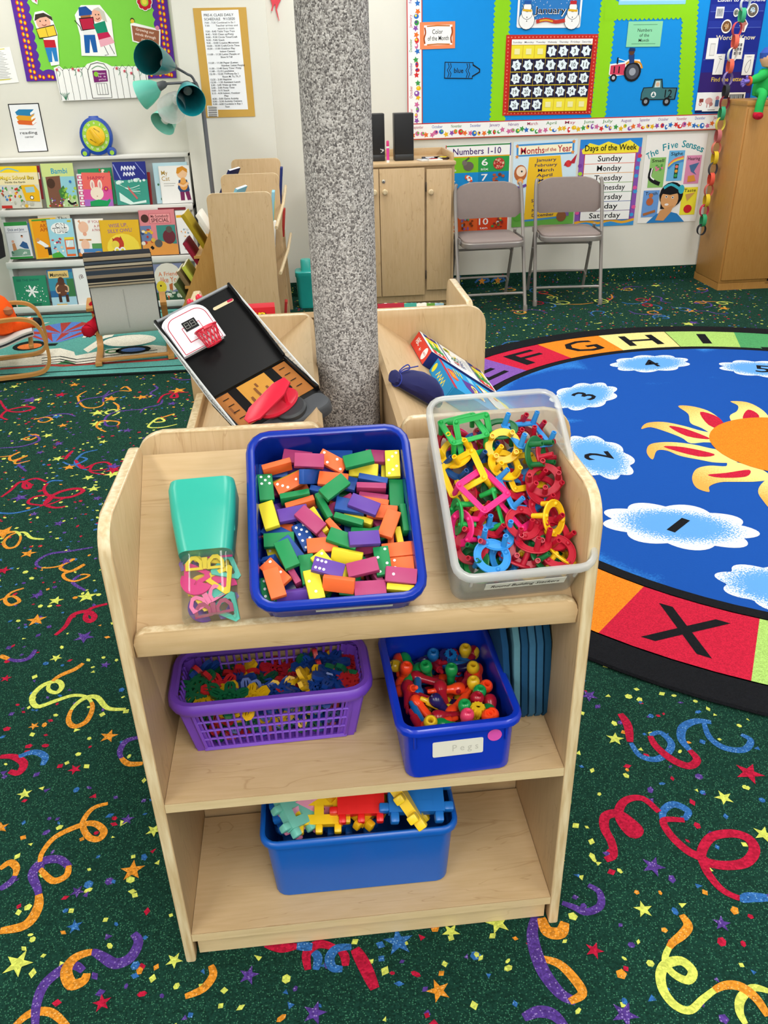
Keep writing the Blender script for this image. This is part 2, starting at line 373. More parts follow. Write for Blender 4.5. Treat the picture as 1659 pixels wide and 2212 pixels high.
for q in (
 (LC, [(490, 90), (440, 125), (350, 165), (290, 215), (290, 250), (335, 262), (365, 225), (335, 195), (250, 222), (190, 290), (220, 345), (330, 310), (430, 280), (510, 290), (545, 345), (510, 430), (440, 462), (403, 425), (430, 350), (500, 295), (570, 290), (635, 355), (740, 360)], [('O', 2), ('Y', 8), ('O', 3), ('Y', 3)]),
 (LC, [(635, 915), (545, 945), (487, 1030), (520, 1110), (580, 1125), (612, 1080), (560, 1035), (480, 1042), (330, 1110), (252, 1200), (235, 1260)], [('O', 1)]),
 (LC, [(410, 1290), (350, 1245), (255, 1255), (192, 1330), (225, 1430), (222, 1530), (150, 1630), (0, 1665)], [('P', 5), ('O', 3)], .026),
 (LC, [(235, 1300), (310, 1370), (390, 1340), (405, 1280)], [('O', 1)]),
 (LC, [(785, 1680), (815, 1730), (770, 1820), (680, 1858), (600, 1815), (540, 1790), (440, 1825), (390, 1900), (420, 1980), (490, 1960), (512, 1915)], [('P', 5), ('O', 5)], .026),
 (LC, [(490, 1900), (440, 1868), (370, 1888), (262, 1980), (215, 2100), (208, 2230)], [('P', 1)], .024),
 (LC, [(80, 2230), (180, 2150), (300, 2145), (400, 2230)], [('O', 1)]),
 (LC, [(0, 1300), (60, 1262), (98, 1300), (70, 1370), (0, 1420)], [('O', 2), ('P', 1)]),
 (LC, [(0, 640), (80, 640), (140, 680), (110, 735), (55, 725)], [('R', 1)], .024),
 (LC, [(110, 640), (200, 612), (265, 640), (250, 690)], [('B', 1)], .022),
 (LC, [(0, 45), (90, 75), (170, 60), (210, 10)], [('O', 1), ('P', 3)]),
 (LC, [(840, 680), (750, 680), (705, 620), (740, 550), (820, 525)], [('O', 2), ('P', 3)]),
 (RC, [(590, 130), (640, 210), (655, 320)], [('R', 1)], .026),
 (RC, [(660, 325), (720, 410), (820, 437), (900, 400), (932, 330), (860, 258), (790, 275)], [('B', 1)], .022),
 (RC, [(790, 280), (830, 350), (940, 440), (1050, 482), (1105, 440), (1055, 375)], [('R', 1)], .026),
 (RC, [(1055, 375), (1000, 300), (1012, 220), (1100, 180), (1200, 188)], [('B', 1)], .026),
 (RC, [(1150, 190), (1190, 290), (1290, 360), (1420, 372), (1465, 310), (1400, 270)], [('B', 1)], .022),
 (RC, [(490, 1110), (545, 1080), (530, 990), (485, 900), (490, 820), (570, 800), (650, 850), (710, 910), (670, 938), (600, 860), (580, 780), (630, 710), (740, 700), (850, 790)], [('R', 1)], .028),
 (RC, [(875, 860), (880, 780), (950, 738), (1045, 785), (1020, 840)], [('B', 1)], .022),
 (RC, [(1020, 845), (900, 840), (880, 870), (940, 960), (1040, 1050), (1130, 1095), (1180, 1130), (1300, 1150), (1430, 1130), (1490, 1050), (1450, 970), (1340, 935), (1200, 960), (1135, 1060), (1150, 1140), (1190, 1220), (1275, 1315), (1390, 1370), (1460, 1362), (1581, 1365)], [('R', 9), ('B', 1)], .027),
 (RC, [(375, 1280), (450, 1330), (455, 1420), (360, 1462), (280, 1430), (200, 1400)], [('P', 1)]),
 (RC, [(1000, 1480), (1045, 1550), (1010, 1610), (930, 1680), (890, 1780), (940, 1870), (1040, 1920), (1075, 1860), (1000, 1790), (900, 1810), (860, 1880), (880, 1990), (960, 2090), (1060, 2120), (1150, 2040), (1270, 1960), (1390, 1960), (1500, 2040), (1581, 2160)], [('O', 4), ('Y', 14), ('O', 4)], .022),
 (RC, [(1581, 1990), (1480, 1970), (1400, 2040), (1390, 2130), (1430, 2212)], [('Y', 1)]),
 (RC, [(20, 1490), (0, 1600), (20, 1720), (80, 1870), (190, 2010), (290, 2060)], [('P', 1)], .03),
 (RC, [(50, 1770), (180, 1810), (290, 1920), (335, 2010), (250, 2062)], [('O', 1)], .022),
 (RC, [(60, 1500), (100, 1590), (190, 1600), (218, 1530)], [('O', 1)], .03),
 (RC, [(-60, 2170), (40, 2130), (140, 2150), (220, 2230)], [('P', 1)], .026),
 (MCR, [(360, 290), (430, 308), (500, 300), (570, 302)], [('R', 2), ('B', 1)], .022),
 (MCR, [(550, 405), (545, 330), (600, 290), (668, 305)], [('R', 1)], .022),
 (MCR, [(585, 405), (595, 350), (570, 320)], [('B', 1)], .02),
 (MCR, [(745, 302), (680, 310), (648, 350), (660, 395), (705, 402)], [('B', 1)], .022),
 (MCR, [(690, 310), (715, 345), (718, 388)], [('R', 1)], .02),
 (MCR, [(760, 310), (800, 380), (850, 490)], [('R', 1)], .03),
 (MCR, [(0, 525), (80, 490), (125, 430), (115, 385)], [('O', 1)]),
 (UC, [(10, 1010), (80, 960), (160, 890), (230, 905), (232, 940), (190, 930), (205, 885), (290, 862), (370, 890)], [('R', 1)], .026),
 (UC, [(500, 880), (420, 880), (375, 900)], [('B', 1)]),
 (UC, [(380, 900), (350, 950), (410, 1010), (560, 1010), (662, 962), (600, 943), (480, 968), (390, 1020), (362, 1070), (440, 1095), (520, 1085)], [('R', 1)], .028),
 (UC, [(690, 165), (622, 210), (660, 285), (740, 300), (820, 275), (830, 215), (950, 165), (1040, 165), (1000, 130), (960, 150)], [('O', 3), ('P', 1), ('O', 2)]),
 (UC, [(440, 2110), (520, 2040), (580, 1950), (690, 1920), (752, 1960), (720, 2000), (680, 1970), (720, 1900), (855, 1860)], [('R', 1)], .028),
 (UC, [(740, 1410), (560, 1440), (390, 1465), (290, 1530), (330, 1572), (470, 1560), (590, 1505), (540, 1520), (480, 1575), (560, 1600), (672, 1545), (600, 1590), (510, 1620), (520, 1660), (600, 1680), (712, 1635), (640, 1630), (580, 1690), (680, 1755)], [('P', 4), ('O', 12), ('P', 2)]),
 (UC, [(350, 1345), (250, 1335), (190, 1290), (90, 1310), (30, 1370), (60, 1415), (130, 1400), (165, 1330), (120, 1285), (0, 1310)], [('Y', 3), ('O', 5), ('Y', 2)]),
 (UC, [(190, 1735), (90, 1770), (40, 1830), (80, 1870), (155, 1840), (100, 1800), (0, 1830)], [('O', 1)]),
 (UC, [(0, 690), (90, 680), (160, 650), (80, 690), (100, 720), (220, 680), (130, 720), (130, 745), (240, 720), (150, 745), (210, 805)], [('O', 8), ('P', 2)]),
 (UC, [(0, 240), (60, 320), (180, 330), (272, 300), (200, 290), (60, 320), (10, 370), (60, 395)], [('R', 1)], .026),
 (UC, [(0, 620), (180, 605), (310, 560), (280, 520), (190, 545), (240, 555), (305, 520), (240, 510)], [('P', 2), ('O', 2)]),
 (UC, [(1390, 345), (1240, 395), (1240, 415), (1310, 405), (1260, 380), (1180, 450), (1290, 455), (1410, 430)], [('O', 1), ('Y', 6)]),
 (UC, [(840, 490), (770, 450), (810, 405), (940, 410), (930, 440), (850, 440), (840, 380), (930, 330), (1150, 310)], [('O', 3), ('P', 3)]),
 (UC, [(1500, 175), (1400, 180), (1360, 215), (1410, 215), (1390, 180), (1300, 200), (1255, 260)], [('R', 1)], .024),
 (UC, [(580, 640), (540, 680), (520, 710)], [('R', 1)], .024), (UC, [(500, 730), (580, 755), (690, 710), (640, 690)], [('B', 1)]), (UC, [(600, 715), (660, 780), (740, 750)], [('R', 1)], .024),
): spx(*q[0], *q[1:])
TPL = [([(0, 0), (.05, .03), (.09, 0), (.07, -.04), (.03, -.02), (.06, .05), (.14, .07), (.2, .03)], [('O', 3), ('P', 2)]),
       ([(0, 0), (.04, .05), (.1, .04), (.1, 0), (.05, -.01), (.05, .05), (.12, .1), (.2, .08), (.22, .03)], [('R', 4), ('B', 2)]),
       ([(0, 0), (.06, -.02), (.1, .03), (.06, .06), (.03, .03), (.08, 0), (.16, .02), (.22, .07)], [('Y', 3), ('O', 1)]),
       ([(0, 0), (.05, .03), (.12, .01), (.17, .05)], [('P', 1)]), ([(0, 0), (.03, .05), (.08, .06), (.1, .02), (.06, 0)], [('B', 1)])]
stars = [(LC, 'Y105,1860,42 O780,1310,38 R440,715,22 Y145,860,23 O640,520,30 O200,460,17 P750,1010,22 P455,1435,22 B440,1640,24 Y905,1075,26 Y1025,1840,26 R600,2090,27 Y330,60,20 P620,100,18 R35,180,18 O5,1060,24'),
         (UC, 'R485,195,30 Y775,340,36 O1130,215,32 Y380,520,26 P465,585,27 Y460,705,28 R905,795,40 Y705,855,28 Y745,945,32 P160,1015,38 P775,1020,24 O225,1460,36 P290,1795,28 Y445,1835,34 O290,1990,44 P670,2125,46 P470,1220,27 P270,1145,22 R30,1595,32 B450,370,26 O500,440,24 Y820,570,22 P1015,480,26 P1370,265,26 Y115,130,22 Y300,235,20 P320,655,20'),
         (RC, 'Y555,300,33 R1455,530,50 Y1285,695,33 Y1550,940,35 P810,1155,42 Y745,1445,33 P1270,1540,30 R415,1720,32 P620,2150,46 P380,10,34'),
         (MCR, 'P285,430,24 B955,280,36 Y1190,235,22 O1135,500,28 P580,600,28 Y1400,195,30')]
for (ox, oy, sc), s in stars:
    for q in s.split():
        x, y, r = q[1:].split(','); c = g2(ox+float(x)*sc, oy+float(y)*sc); d = (V(c+(0,))-CO).length; rad = float(r)*1.75*sc*d/FPX
        fl.flat([(c[0]+a, c[1]+b) for a, b in star(rad, .4, 5, random.uniform(0, 72))], .0010+.0003*random.random(), CF[q[0]])
def inrug(x, y, k=-.03): return math.hypot(x-RUGC.x, y-RUGC.y) < RUGR+k
for i in range(230):
    x = random.uniform(-2.2, 3.2); y = random.uniform(2.2, 5.9)
    if inrug(x, y) or (x < -.6 and y > 4.36) or (abs(x) < .45 and y < 2.4): continue
    if i % 2:
        fl.flat([(x+a, y+b) for a, b in star(random.uniform(.022, .05), .42, 5, random.uniform(0, 72))], .0008, CF[random.choice('RYYOPPBOY')])
    else:
        t, cc = random.choice(TPL); a = random.uniform(0, 2*PI); k = random.uniform(.8, 1.3)
        streamer([(x+k*(p*math.cos(a)-q*math.sin(a)), y+k*(p*math.sin(a)+q*math.cos(a))) for p, q in t], cc, .0135)
for i in range(11500):
    x = random.uniform(-2.3, 3.0); y = random.uniform(.55, 5.95)
    if inrug(x, y) or (x < -.7 and y > 4.4) or abs(x) > .62*y+.25: continue
    c = random.choice('RRRYYYYYBBBPPPO'); r = random.uniform(.005, .0105); a = random.uniform(0, 2*PI); n = random.choice((3, 4, 4, 5, 6)); k = random.uniform(.5, 1)
    fl.flat([(x+r*(math.cos(a)*math.cos(2*PI*j/n)-k*math.sin(a)*math.sin(2*PI*j/n)), y+r*(math.sin(a)*math.cos(2*PI*j/n)+k*math.cos(a)*math.sin(2*PI*j/n))) for j in range(n)], .0002+.0002*random.random(), CF[c])
struct(fl.build('floor', flat=True), 'dark green carpet printed with stars, streamers and confetti', 'carpet')
# carpet strip used as a baseboard under the back wall
def base(name, x0, x1, y):
    b = MB(); b.box(((x0+x1)/2, y-.006, .048), (x1-x0, .012, .096), CF['G'])
    F = frame((0, y-.0125, .05), (1, 0, 0), (0, -1, 0))
    for i in range(int((x1-x0)*60)):
        x = random.uniform(x0, x1); q = random.uniform(-.04, .04); r = random.uniform(.004, .008)
        b.flat([(x+r*math.cos(j*2.1), q+r*math.sin(j*2.1)) for j in range(3)], .0003, CF[random.choice('RYBPOY')], F)
    for i in range(int((x1-x0)*2.5)):
        x = random.uniform(x0, x1-.25); t, cc = random.choice(TPL)
        b.ribbon(smooth([(x+p, .3*q*1.5-.01, 0) for p, q in t], 4), .014, .0006, CF[cc[0][0]], F)
        b.flat([(x+.05+a, u) for a, u in star(.03)], .0008, CF[random.choice('YOR')], F)
    struct(b.build(name, flat=True))
base('baseboard_back', -.165, 4.2, YR)
# ------------------------------------------------------------------ the carpet-wrapped column and the four display units round it
CL = T(.0388, .9757, 0) @ RZ(R(.4419))          # cluster frame: front unit's front centre on the floor, y away from the camera
colm, cnt, cb = newmat('grey_loop_carpet')
vo = N(cnt, 'ShaderNodeTexVoronoi', Scale=380.0); vv = ocoord(cnt, (1, 1, .85)); L(cnt, vv, vo.inputs['Vector'])
spx_ = N(cnt, 'ShaderNodeSeparateColor'); L(cnt, vo.outputs['Color'], spx_.inputs[0])
L(cnt, ramp(cnt, spx_.outputs[0], [(.05, '#5e5a5a'), (.35, '#8e8a88'), (.6, '#aeaaa8'), (.95, '#cecac8')]), cb.inputs['Base Color']); cb.inputs['Roughness'].default_value = .95
iv = N(cnt, 'ShaderNodeMath', operation='SUBTRACT'); iv.inputs[0].default_value = 1.0; L(cnt, vo.outputs['Distance'], iv.inputs[1]); bump(cnt, cb, iv.outputs[0], .003, .5)
b = MB(); b.lathe([(.0635, 0), (.0635, CEIL)], colm, 40)
o = b.build('column'); o.matrix_world = CL @ T(.031, .68, 0)
struct(o, 'column wrapped in grey looped carpet between the display units', 'column')
H, TH, AL = .891, .018, R(36)
WX_, WY_, WZ_ = wood('x'), wood('y'), wood('z')
PLY = ply()
V0, ZF = .0302, .6912
def unit(W, D, M, label, full=True):
    u = thing('display_shelf', label, 'shelf unit', M, 'slant-topped maple display shelves round the column'); a = W/2
    prof = [(0, 0), (D, 0)]+arc(D-.02, H-.02, .02, 0, 90, 4)+arc(.045, H-.045, .045, 90, 180, 7)
    for sx in (-1, 1):
        p = MB(); F = frame((sx*(a-TH/2), 0, 0), (0, 1, 0), (1, 0, 0)); p.prism(prof, -TH/2, TH/2, WZ_, F, PLY, .0035)
        p.build('side_panel', u)
    iw = W-2*TH-.001
    zr = ZF+math.tan(AL)*(D-V0)
    p = MB(); q = frame((0, V0, ZF), (1, 0, 0), (0, -math.sin(AL), math.cos(AL)))
    ls = (D-.004-V0)/math.cos(AL); p.box((0, ls/2-.006, -.0075), (iw, ls+.012, .015), wood('x', 0)); p.M = I4
    o = p.build('display_board', u); o.data.transform(q)
    p = MB(); pts = [(-iw/2, -.021), (iw/2, -.021)]+arc(iw/2-.018, .003, .018, 0, 90, 6)+arc(-iw/2+.018, .003, .018, 90, 180, 6)
    p.prism(pts, -.009, .009, WX_, frame((0, .0205, .693), (1, 0, 0), (0, -1, 0)), PLY, .003); p.build('front_lip', u)
    for z in (.39, .0709):
        p = MB(); p.box((0, .002+(D-.02)/2, z-.009), (iw, D-.022, .018), wood('x', 0)); p.box((0, .0015, z-.009), (iw, .0008, .0175), wood('x', 2)); p.build('shelf', u)
    p = MB(); p.box((0, D-.006, (zr-.03+.05)/2), (iw, .012, zr-.09), WX_); p.build('back_panel', u)
    p = MB(); p.box((0, .022, .028), (iw-.01, .016, .05), wood('x', 2)); p.build('toe_kick', u)
    return u
unit(.6827, .2824, CL, 'maple shelf unit with a slanted top and two open shelves, facing the viewer')
def unit_at(u, v, rot): return CL @ T(u, v, 0) @ RZ(R(rot))
unit(.727, .305, unit_at(-.341, .683, -90), 'maple slant-topped display shelf holding the toy basketball hoop')
unit(.727, .292, unit_at(.393, .683, 90), 'maple slant-topped display shelf holding two game boxes and a velvet bag')
unit(.715, .30, unit_at(.012, 1.372, 180), 'maple slant-topped display shelf behind the column, facing the chairs')
# frames on the slanted tops: x along the lip, y up the slope, z off the board
def slant(M): return M @ frame((0, V0, ZF), (1, 0, 0), (0, -math.sin(AL), math.cos(AL)))
SB0 = slant(CL); SBL = slant(unit_at(-.341, .683, -90)); SBR = slant(unit_at(.393, .683, 90)); SBF = slant(unit_at(.012, 1.372, 180))
SHM, SHB = CL @ T(0, 0, .39), CL @ T(0, 0, .0709)
# ------------------------------------------------------------------ tubs
def tub(name, label, cat, M, w, l, h, tp, m, rimw=.012, r=.03, wall=.0022, mrim=None, lugs=True, iy=None):
    t = thing(name, label, cat, M)
    mr = mrim or m
    def rg(k, z, d=0, rad=r): return [(x, y, z) for x, y in rr(w*k+2*d, l*k+2*d, max(.004, rad+d))]
    wt = w-2*rimw; kk = lambda z: tp+(1-tp)*z/h
    ins = lambda z: (1-kk(z))*w/2
    f = lambda z, d: [(x, y, z) for x, y in rr(w-2*rimw-2*ins(z)+2*d, l-2*rimw-2*(ins(z) if iy is None else iy)+2*d, max(.004, r*.8+d))]
    b = MB()
    b.loft([f(.0015, -.004), f(0, -.006), f(0.0005, -.006)][:1]+[f(.004, 0), f(h-.004, 0)], m, c0=True)
    b.loft([f(h-.004, -wall), f(.006, -wall), f(.0035, -.006)], m, c1=True)
    b.build('tub_body', t)
    b = MB(); g = lambda d, z: [(x, y, z) for x, y in rr(w-2*rimw+2*d, l-2*rimw+2*d, max(.004, r*.8+d))]
    b.loft([g(-wall, h-.004), g(-wall*.6, h-.001), g(.002, h+.0005), g(rimw-.004, h), g(rimw-.001, h-.003), g(rimw, h-.007), g(rimw-.0005, h-.0125), g(rimw-.003, h-.0128), g(rimw-.004, h-.006), g(.0005, h-.004)], mr)
    b.build('rim', t)
    if lugs:
        for sx in (-1, 1):
            b = MB(); b.box((sx*w*.36, -(l/2-rimw-ins(h*.78))-.001, h*.78), (.004, .005, h*.36), mr, bev=.0018); b.build('rib', t)
    return t
BLUE, DBLUE = PL('#0f33b8', .22), PL('#102a9c', .22)
DT = SB0 @ T(-.0273, .1387, .0005) @ RZ(R(.1)); dom_tub = tub('storage_tub', 'dark blue plastic tub of wooden dominoes on the slanted top', 'tub', DT, .2472, .2888, .093, .968, PL('#0e2f9e', .2))
b = MB(); F = frame((.02, -.1311, .050), (1, 0, 0), (0, -1, .04)); b.box((0, 0, 0), (.11, .022, .0008), PA('#dcdcd8'), F); b.build('paper_label', dom_tub)
CT = SB0 @ T(.2309, .1637, .0005) @ RZ(R(1.35)); CLR, CLW = clearp(.5, '#ffffff', .12), clearp(.22, '#fbfdfd', .1)
clr_tub = tub('storage_tub', 'clear plastic tub of building stackers with a handwritten label', 'tub', CT, .2096, .3057, .1122, .985, CLW, .009, .026, .0016, CLR)
b = MB(); F = CT.inverted() @ CT @ frame((.006, -.1447, .058), (1, 0, 0), (0, -1, .02))
b.box((0, 0, 0), (.118, .02, .0006), PA('#ece9e2'), F); b.text('Round Building Stackers', 0, .001, .0085, .0008, BLACK, .1, False, 0, F @ MX(((1, .25, 0, 0), (0, 1, 0, 0), (0, 0, 1, 0), (0, 0, 0, 1)))); b.build('paper_label', clr_tub)
PT = SHM @ T(.1458, .128, .0005) @ RZ(R(2.0)); peg_tub = tub('storage_tub', 'royal blue tray of pegs with a faded label and pink dot', 'tub', PT, .2042, .272, .1153, .965, BLUE, .012, .026)
b = MB(); F = frame((-.004, -.1229, .062), (1, 0, 0), (0, -1, .03)); b.prism(rr(.082, .031, .003), 0, .0006, PA('#d9d6cb'), F); b.text('P e g s', .012, 0, .013, .0008, PA('#b9b6ab'), .042, False, 0, F); b.build('paper_label', peg_tub)
b = MB(); b.prism(circ(0, 0, .0115, 24), 0, .0006, PA('#d04fa8'), frame((.055, -.1238, .08), (1, 0, 0), (0, -1, .03))); b.build('dot_sticker', peg_tub)
BT = SHB @ T(-.0146, .148, .0005) @ RZ(R(-.3)); blk_tub = tub('storage_tub', 'mid blue tub of large interlocking blocks on the bottom shelf', 'tub', BT, .3556, .196, .146, .94, PL('#1059b4', .3), .008, .03, lugs=False, iy=0.0)
# purple lattice basket
BK = SHM @ T(-.1492, .1764, .0005) @ RZ(R(1.3)); PUR = PL('#6d3fb4', .35)
bsk = thing('lattice_basket', 'purple lattice basket of snowflake discs on the middle shelf', 'basket', BK)
bw, bl, bh, btp = .3412, .167, .1151, .855
def bkp(x, y, z): k = btp+(1-btp)*z/bh; return (x*k, y*k, z)
b = MB(); f = lambda k, z, d=0: [(x, y, z) for x, y in rr((bw-.03)*k+2*d, (bl-.03)*k+2*d, .03+d)]
b.loft([f(btp, .002, 0), f(btp, 0, -.003)], PUR); b.flat(rr((bw-.03)*btp, (bl-.03)*btp, .03), .0015, PUR); b.build('basket_base', bsk)
b = MB(); b.loft([f(1, bh-.004, -.002), f(1, bh, .002), f(1, bh, .011), f(1, bh-.004, .0145), f(1, bh-.014, .016), f(1, bh-.022, .012), f(1, bh-.02, .004), f(1, bh-.016, 0)], PUR); b.build('rim', bsk)
def lattice(face, n):
    b = MB(); W_, L_ = bw-.03, bl-.03
    P = (lambda s, z: bkp(s*W_/2, face[1]*L_/2, z)) if face[0] == 'x' else (lambda s, z: bkp(face[1]*W_/2, s*L_/2, z))
    nx = (0, face[1], .15) if face[0] == 'x' else (face[1], 0, .15)
    zs = [.004, .026, .046, .066, .084]; zt = bh-.014
    for z, w_ in zip(zs, (.008, .0042, .0042, .0042, .0042)):
        b.tube([P(s, z) for s in (-.9, 0, .9)], [w_*.6]*3, PUR, 5)
    for i in range(n+1):
        s = -.88+1.76*i/n; b.tube([P(s, .002), P(s, zt)], .0024 if 0 < i < n else .004, PUR, 5)
    e = .88
    for sg in (-1, 1):
        v = [P(sg*e, 0), P(sg*1.0, 0), P(sg*1.0, zt), P(sg*e, zt)]; b.add(v, [(0, 1, 2, 3)], PUR)
    b.build('lattice_panel', bsk)
lattice(('x', -1), 20); lattice(('x', 1), 20); lattice(('y', -1), 9); lattice(('y', 1), 9)
b = MB()
for sx, sy in ((1, -1), (1, 1), (-1, 1), (-1, -1)):
    ag = {(1, -1): -90, (1, 1): 0, (-1, 1): 90, (-1, -1): 180}[(sx, sy)]
    rg = [[((x)*k, (y)*k, z) for x, y in arc(sx*((bw-.03)/2-.03), sy*((bl-.03)/2-.03), .03, ag, ag+90, 5)] for k, z in ((btp, 0), (1, bh-.014))]
    b = MB(); b.loft(rg, PUR, closed=False); b.build('corner_post', bsk)

# ------------------------------------------------------------------ naming piles: zone words, ranked only where a zone holds several alike
ORD = ['first', 'second', 'third', 'fourth', 'fifth', 'sixth', 'seventh', 'eighth', 'ninth', 'tenth', 'eleventh', 'twelfth']
def autolabel(items, hx, hy, neg, pos, tail, rim):
    """items: (object, words, x, y) in tub coordinates; neg/pos name what the two sides lie towards."""
    by = {}
    for o, wd, x, y in items:
        zx = 0 if x < -hx*.33 else 2 if x > hx*.33 else 1; zy = 0 if y < -hy*.36 else 2 if y > hy*.36 else 1
        z = {(1, 1): 'tub centre', (1, 0): 'front middle', (1, 2): 'back middle'}.get((zx, zy)) or ('%s %s' % (('front corner', 'side', 'back corner')[zy], 'toward '+(neg, pos)[zx//2]))
        by.setdefault((wd, z), []).append((y, o))
    for (wd, z), v in by.items():
        v.sort(key=lambda q: q[0])
        for i, (_, o) in enumerate(v):
            o['label'] = '%s, %s%s%s' % (wd, z, tail, '' if len(v) == 1 else ', %s from %s' % (ORD[i], rim))
def place(F, x, y, z, ax, tilt, spin=0.0):
    """Pose in frame F: local x along the in-plane direction ax, rolled by tilt about it, then pitched by spin."""
    a = V((ax[0], ax[1], 0)).normalized()
    return F @ T(x, y, z) @ RZ(math.atan2(a.y, a.x)) @ RX(tilt) @ RY(spin)
def copyobj(proto, M, cat, group):
    o = proto.copy(); COL.objects.link(o); o.matrix_world = M; o['category'] = cat; o['group'] = group; return o
import numpy as np
def relax(F, obs, half, lims, it=90):
    """Push overlapping boxes of a pile apart (no turning), inside lims(z) -> (half width, half length) of frame F."""
    Fi = F.inverted(); Ms = [Fi @ o.matrix_world for o in obs]
    c = np.array([list(m.translation) for m in Ms]); A = np.array([np.array(m.to_3x3().normalized()).T for m in Ms]); h = np.array(half)
    ext = np.abs(np.einsum('nij,i->nj', A, h)) if False else np.einsum('nij,i->nj', np.abs(A), h); n = len(obs); rad = np.linalg.norm(h)*2
    I, J = np.triu_indices(n, 1)
    for k in range(it):
        d = c[J]-c[I]; near = np.linalg.norm(d, axis=1) < rad; i, j = I[near], J[near]; d = d[near]
        ax = [A[i, a] for a in range(3)]+[A[j, a] for a in range(3)]
        for a in range(3):
            for b2 in range(3):
                x = np.cross(A[i, a], A[j, b2]); ln = np.linalg.norm(x, axis=1, keepdims=True); ax.append(np.where(ln > .2, x/np.maximum(ln, 1e-9), A[i, 2]))
        best = np.full(len(i), 1e9); bx = np.zeros((len(i), 3))
        for x in ax:
            ra = sum(h[a]*np.abs((A[i, a]*x).sum(1)) for a in range(3)); rb = sum(h[a]*np.abs((A[j, a]*x).sum(1)) for a in range(3))
            s_ = (d*x).sum(1); ov = ra+rb-np.abs(s_); w_ = ov < best; best = np.where(w_, ov, best); bx = np.where(w_[:, None], x*np.sign(s_+1e-12)[:, None], bx)
        q = np.maximum(best, 0)
        if q.max() < 2e-4: break
        mv = bx*(q*.5*.8)[:, None]
        np.add.at(c, j, mv); np.add.at(c, i, -mv)
        for t in range(n):
            lx, ly, z1 = lims(c[t, 2]); e = ext[t]
            c[t, 0] = min(max(c[t, 0], -lx+e[0]), lx-e[0]) if lx > e[0] else 0; c[t, 1] = min(max(c[t, 1], -ly+e[1]), ly-e[1]); c[t, 2] = min(max(c[t, 2], e[2]+.004), z1)
    for o, m, p in zip(obs, Ms, c): m.translation = V(p); o.matrix_world = F @ m
    return c
# ------------------------------------------------------------------ dominoes
DC = {'R': ('raspberry', '#a93a6c'), 'O': ('orange', '#ee6a33'), 'Y': ('yellow', '#e6d331'), 'G': ('green', '#12854a'), 'B': ('blue', '#1d4c9c'), 'P': ('purple', '#5f3c9c')}
DLn, DW, DTk = .0445, .0222, .0095
PIPS = {1: [(0, 0)], 2: [(-1, 1), (1, -1)], 3: [(-1, 1), (0, 0), (1, -1)], 4: [(-1, 1), (1, 1), (-1, -1), (1, -1)], 5: [(-1, 1), (1, 1), (-1, -1), (1, -1), (0, 0)], 6: [(-1, 1), (0, 1), (1, 1), (-1, -1), (0, -1), (1, -1)]}
NUMW = {1: 'one', 2: 'two', 3: 'three', 4: 'four', 5: 'five', 6: 'six', 7: 'seven', 8: 'eight', 9: 'nine', 10: 'ten'}
DOMP = {}
def domino(c, a, b_):
    k = (c, a, b_)
    if k in DOMP: return DOMP[k].data
    m = MB(); m.box((0, 0, 0), (DLn, DW, DTk), C(DC[c][1], .5, .4, .04, 60), None, .0012)
    for side, n in ((-1, a), (1, b_)):
        for px, py in PIPS.get(n, []): m.flat(circ(side*DLn*.25+px*.0058, py*.0058, .0021, 10), DTk/2+.0002, WHITE)
    o = m.build('domino'); DOMP[k] = o; COL.objects.unlink(o); return o.data
dm = []
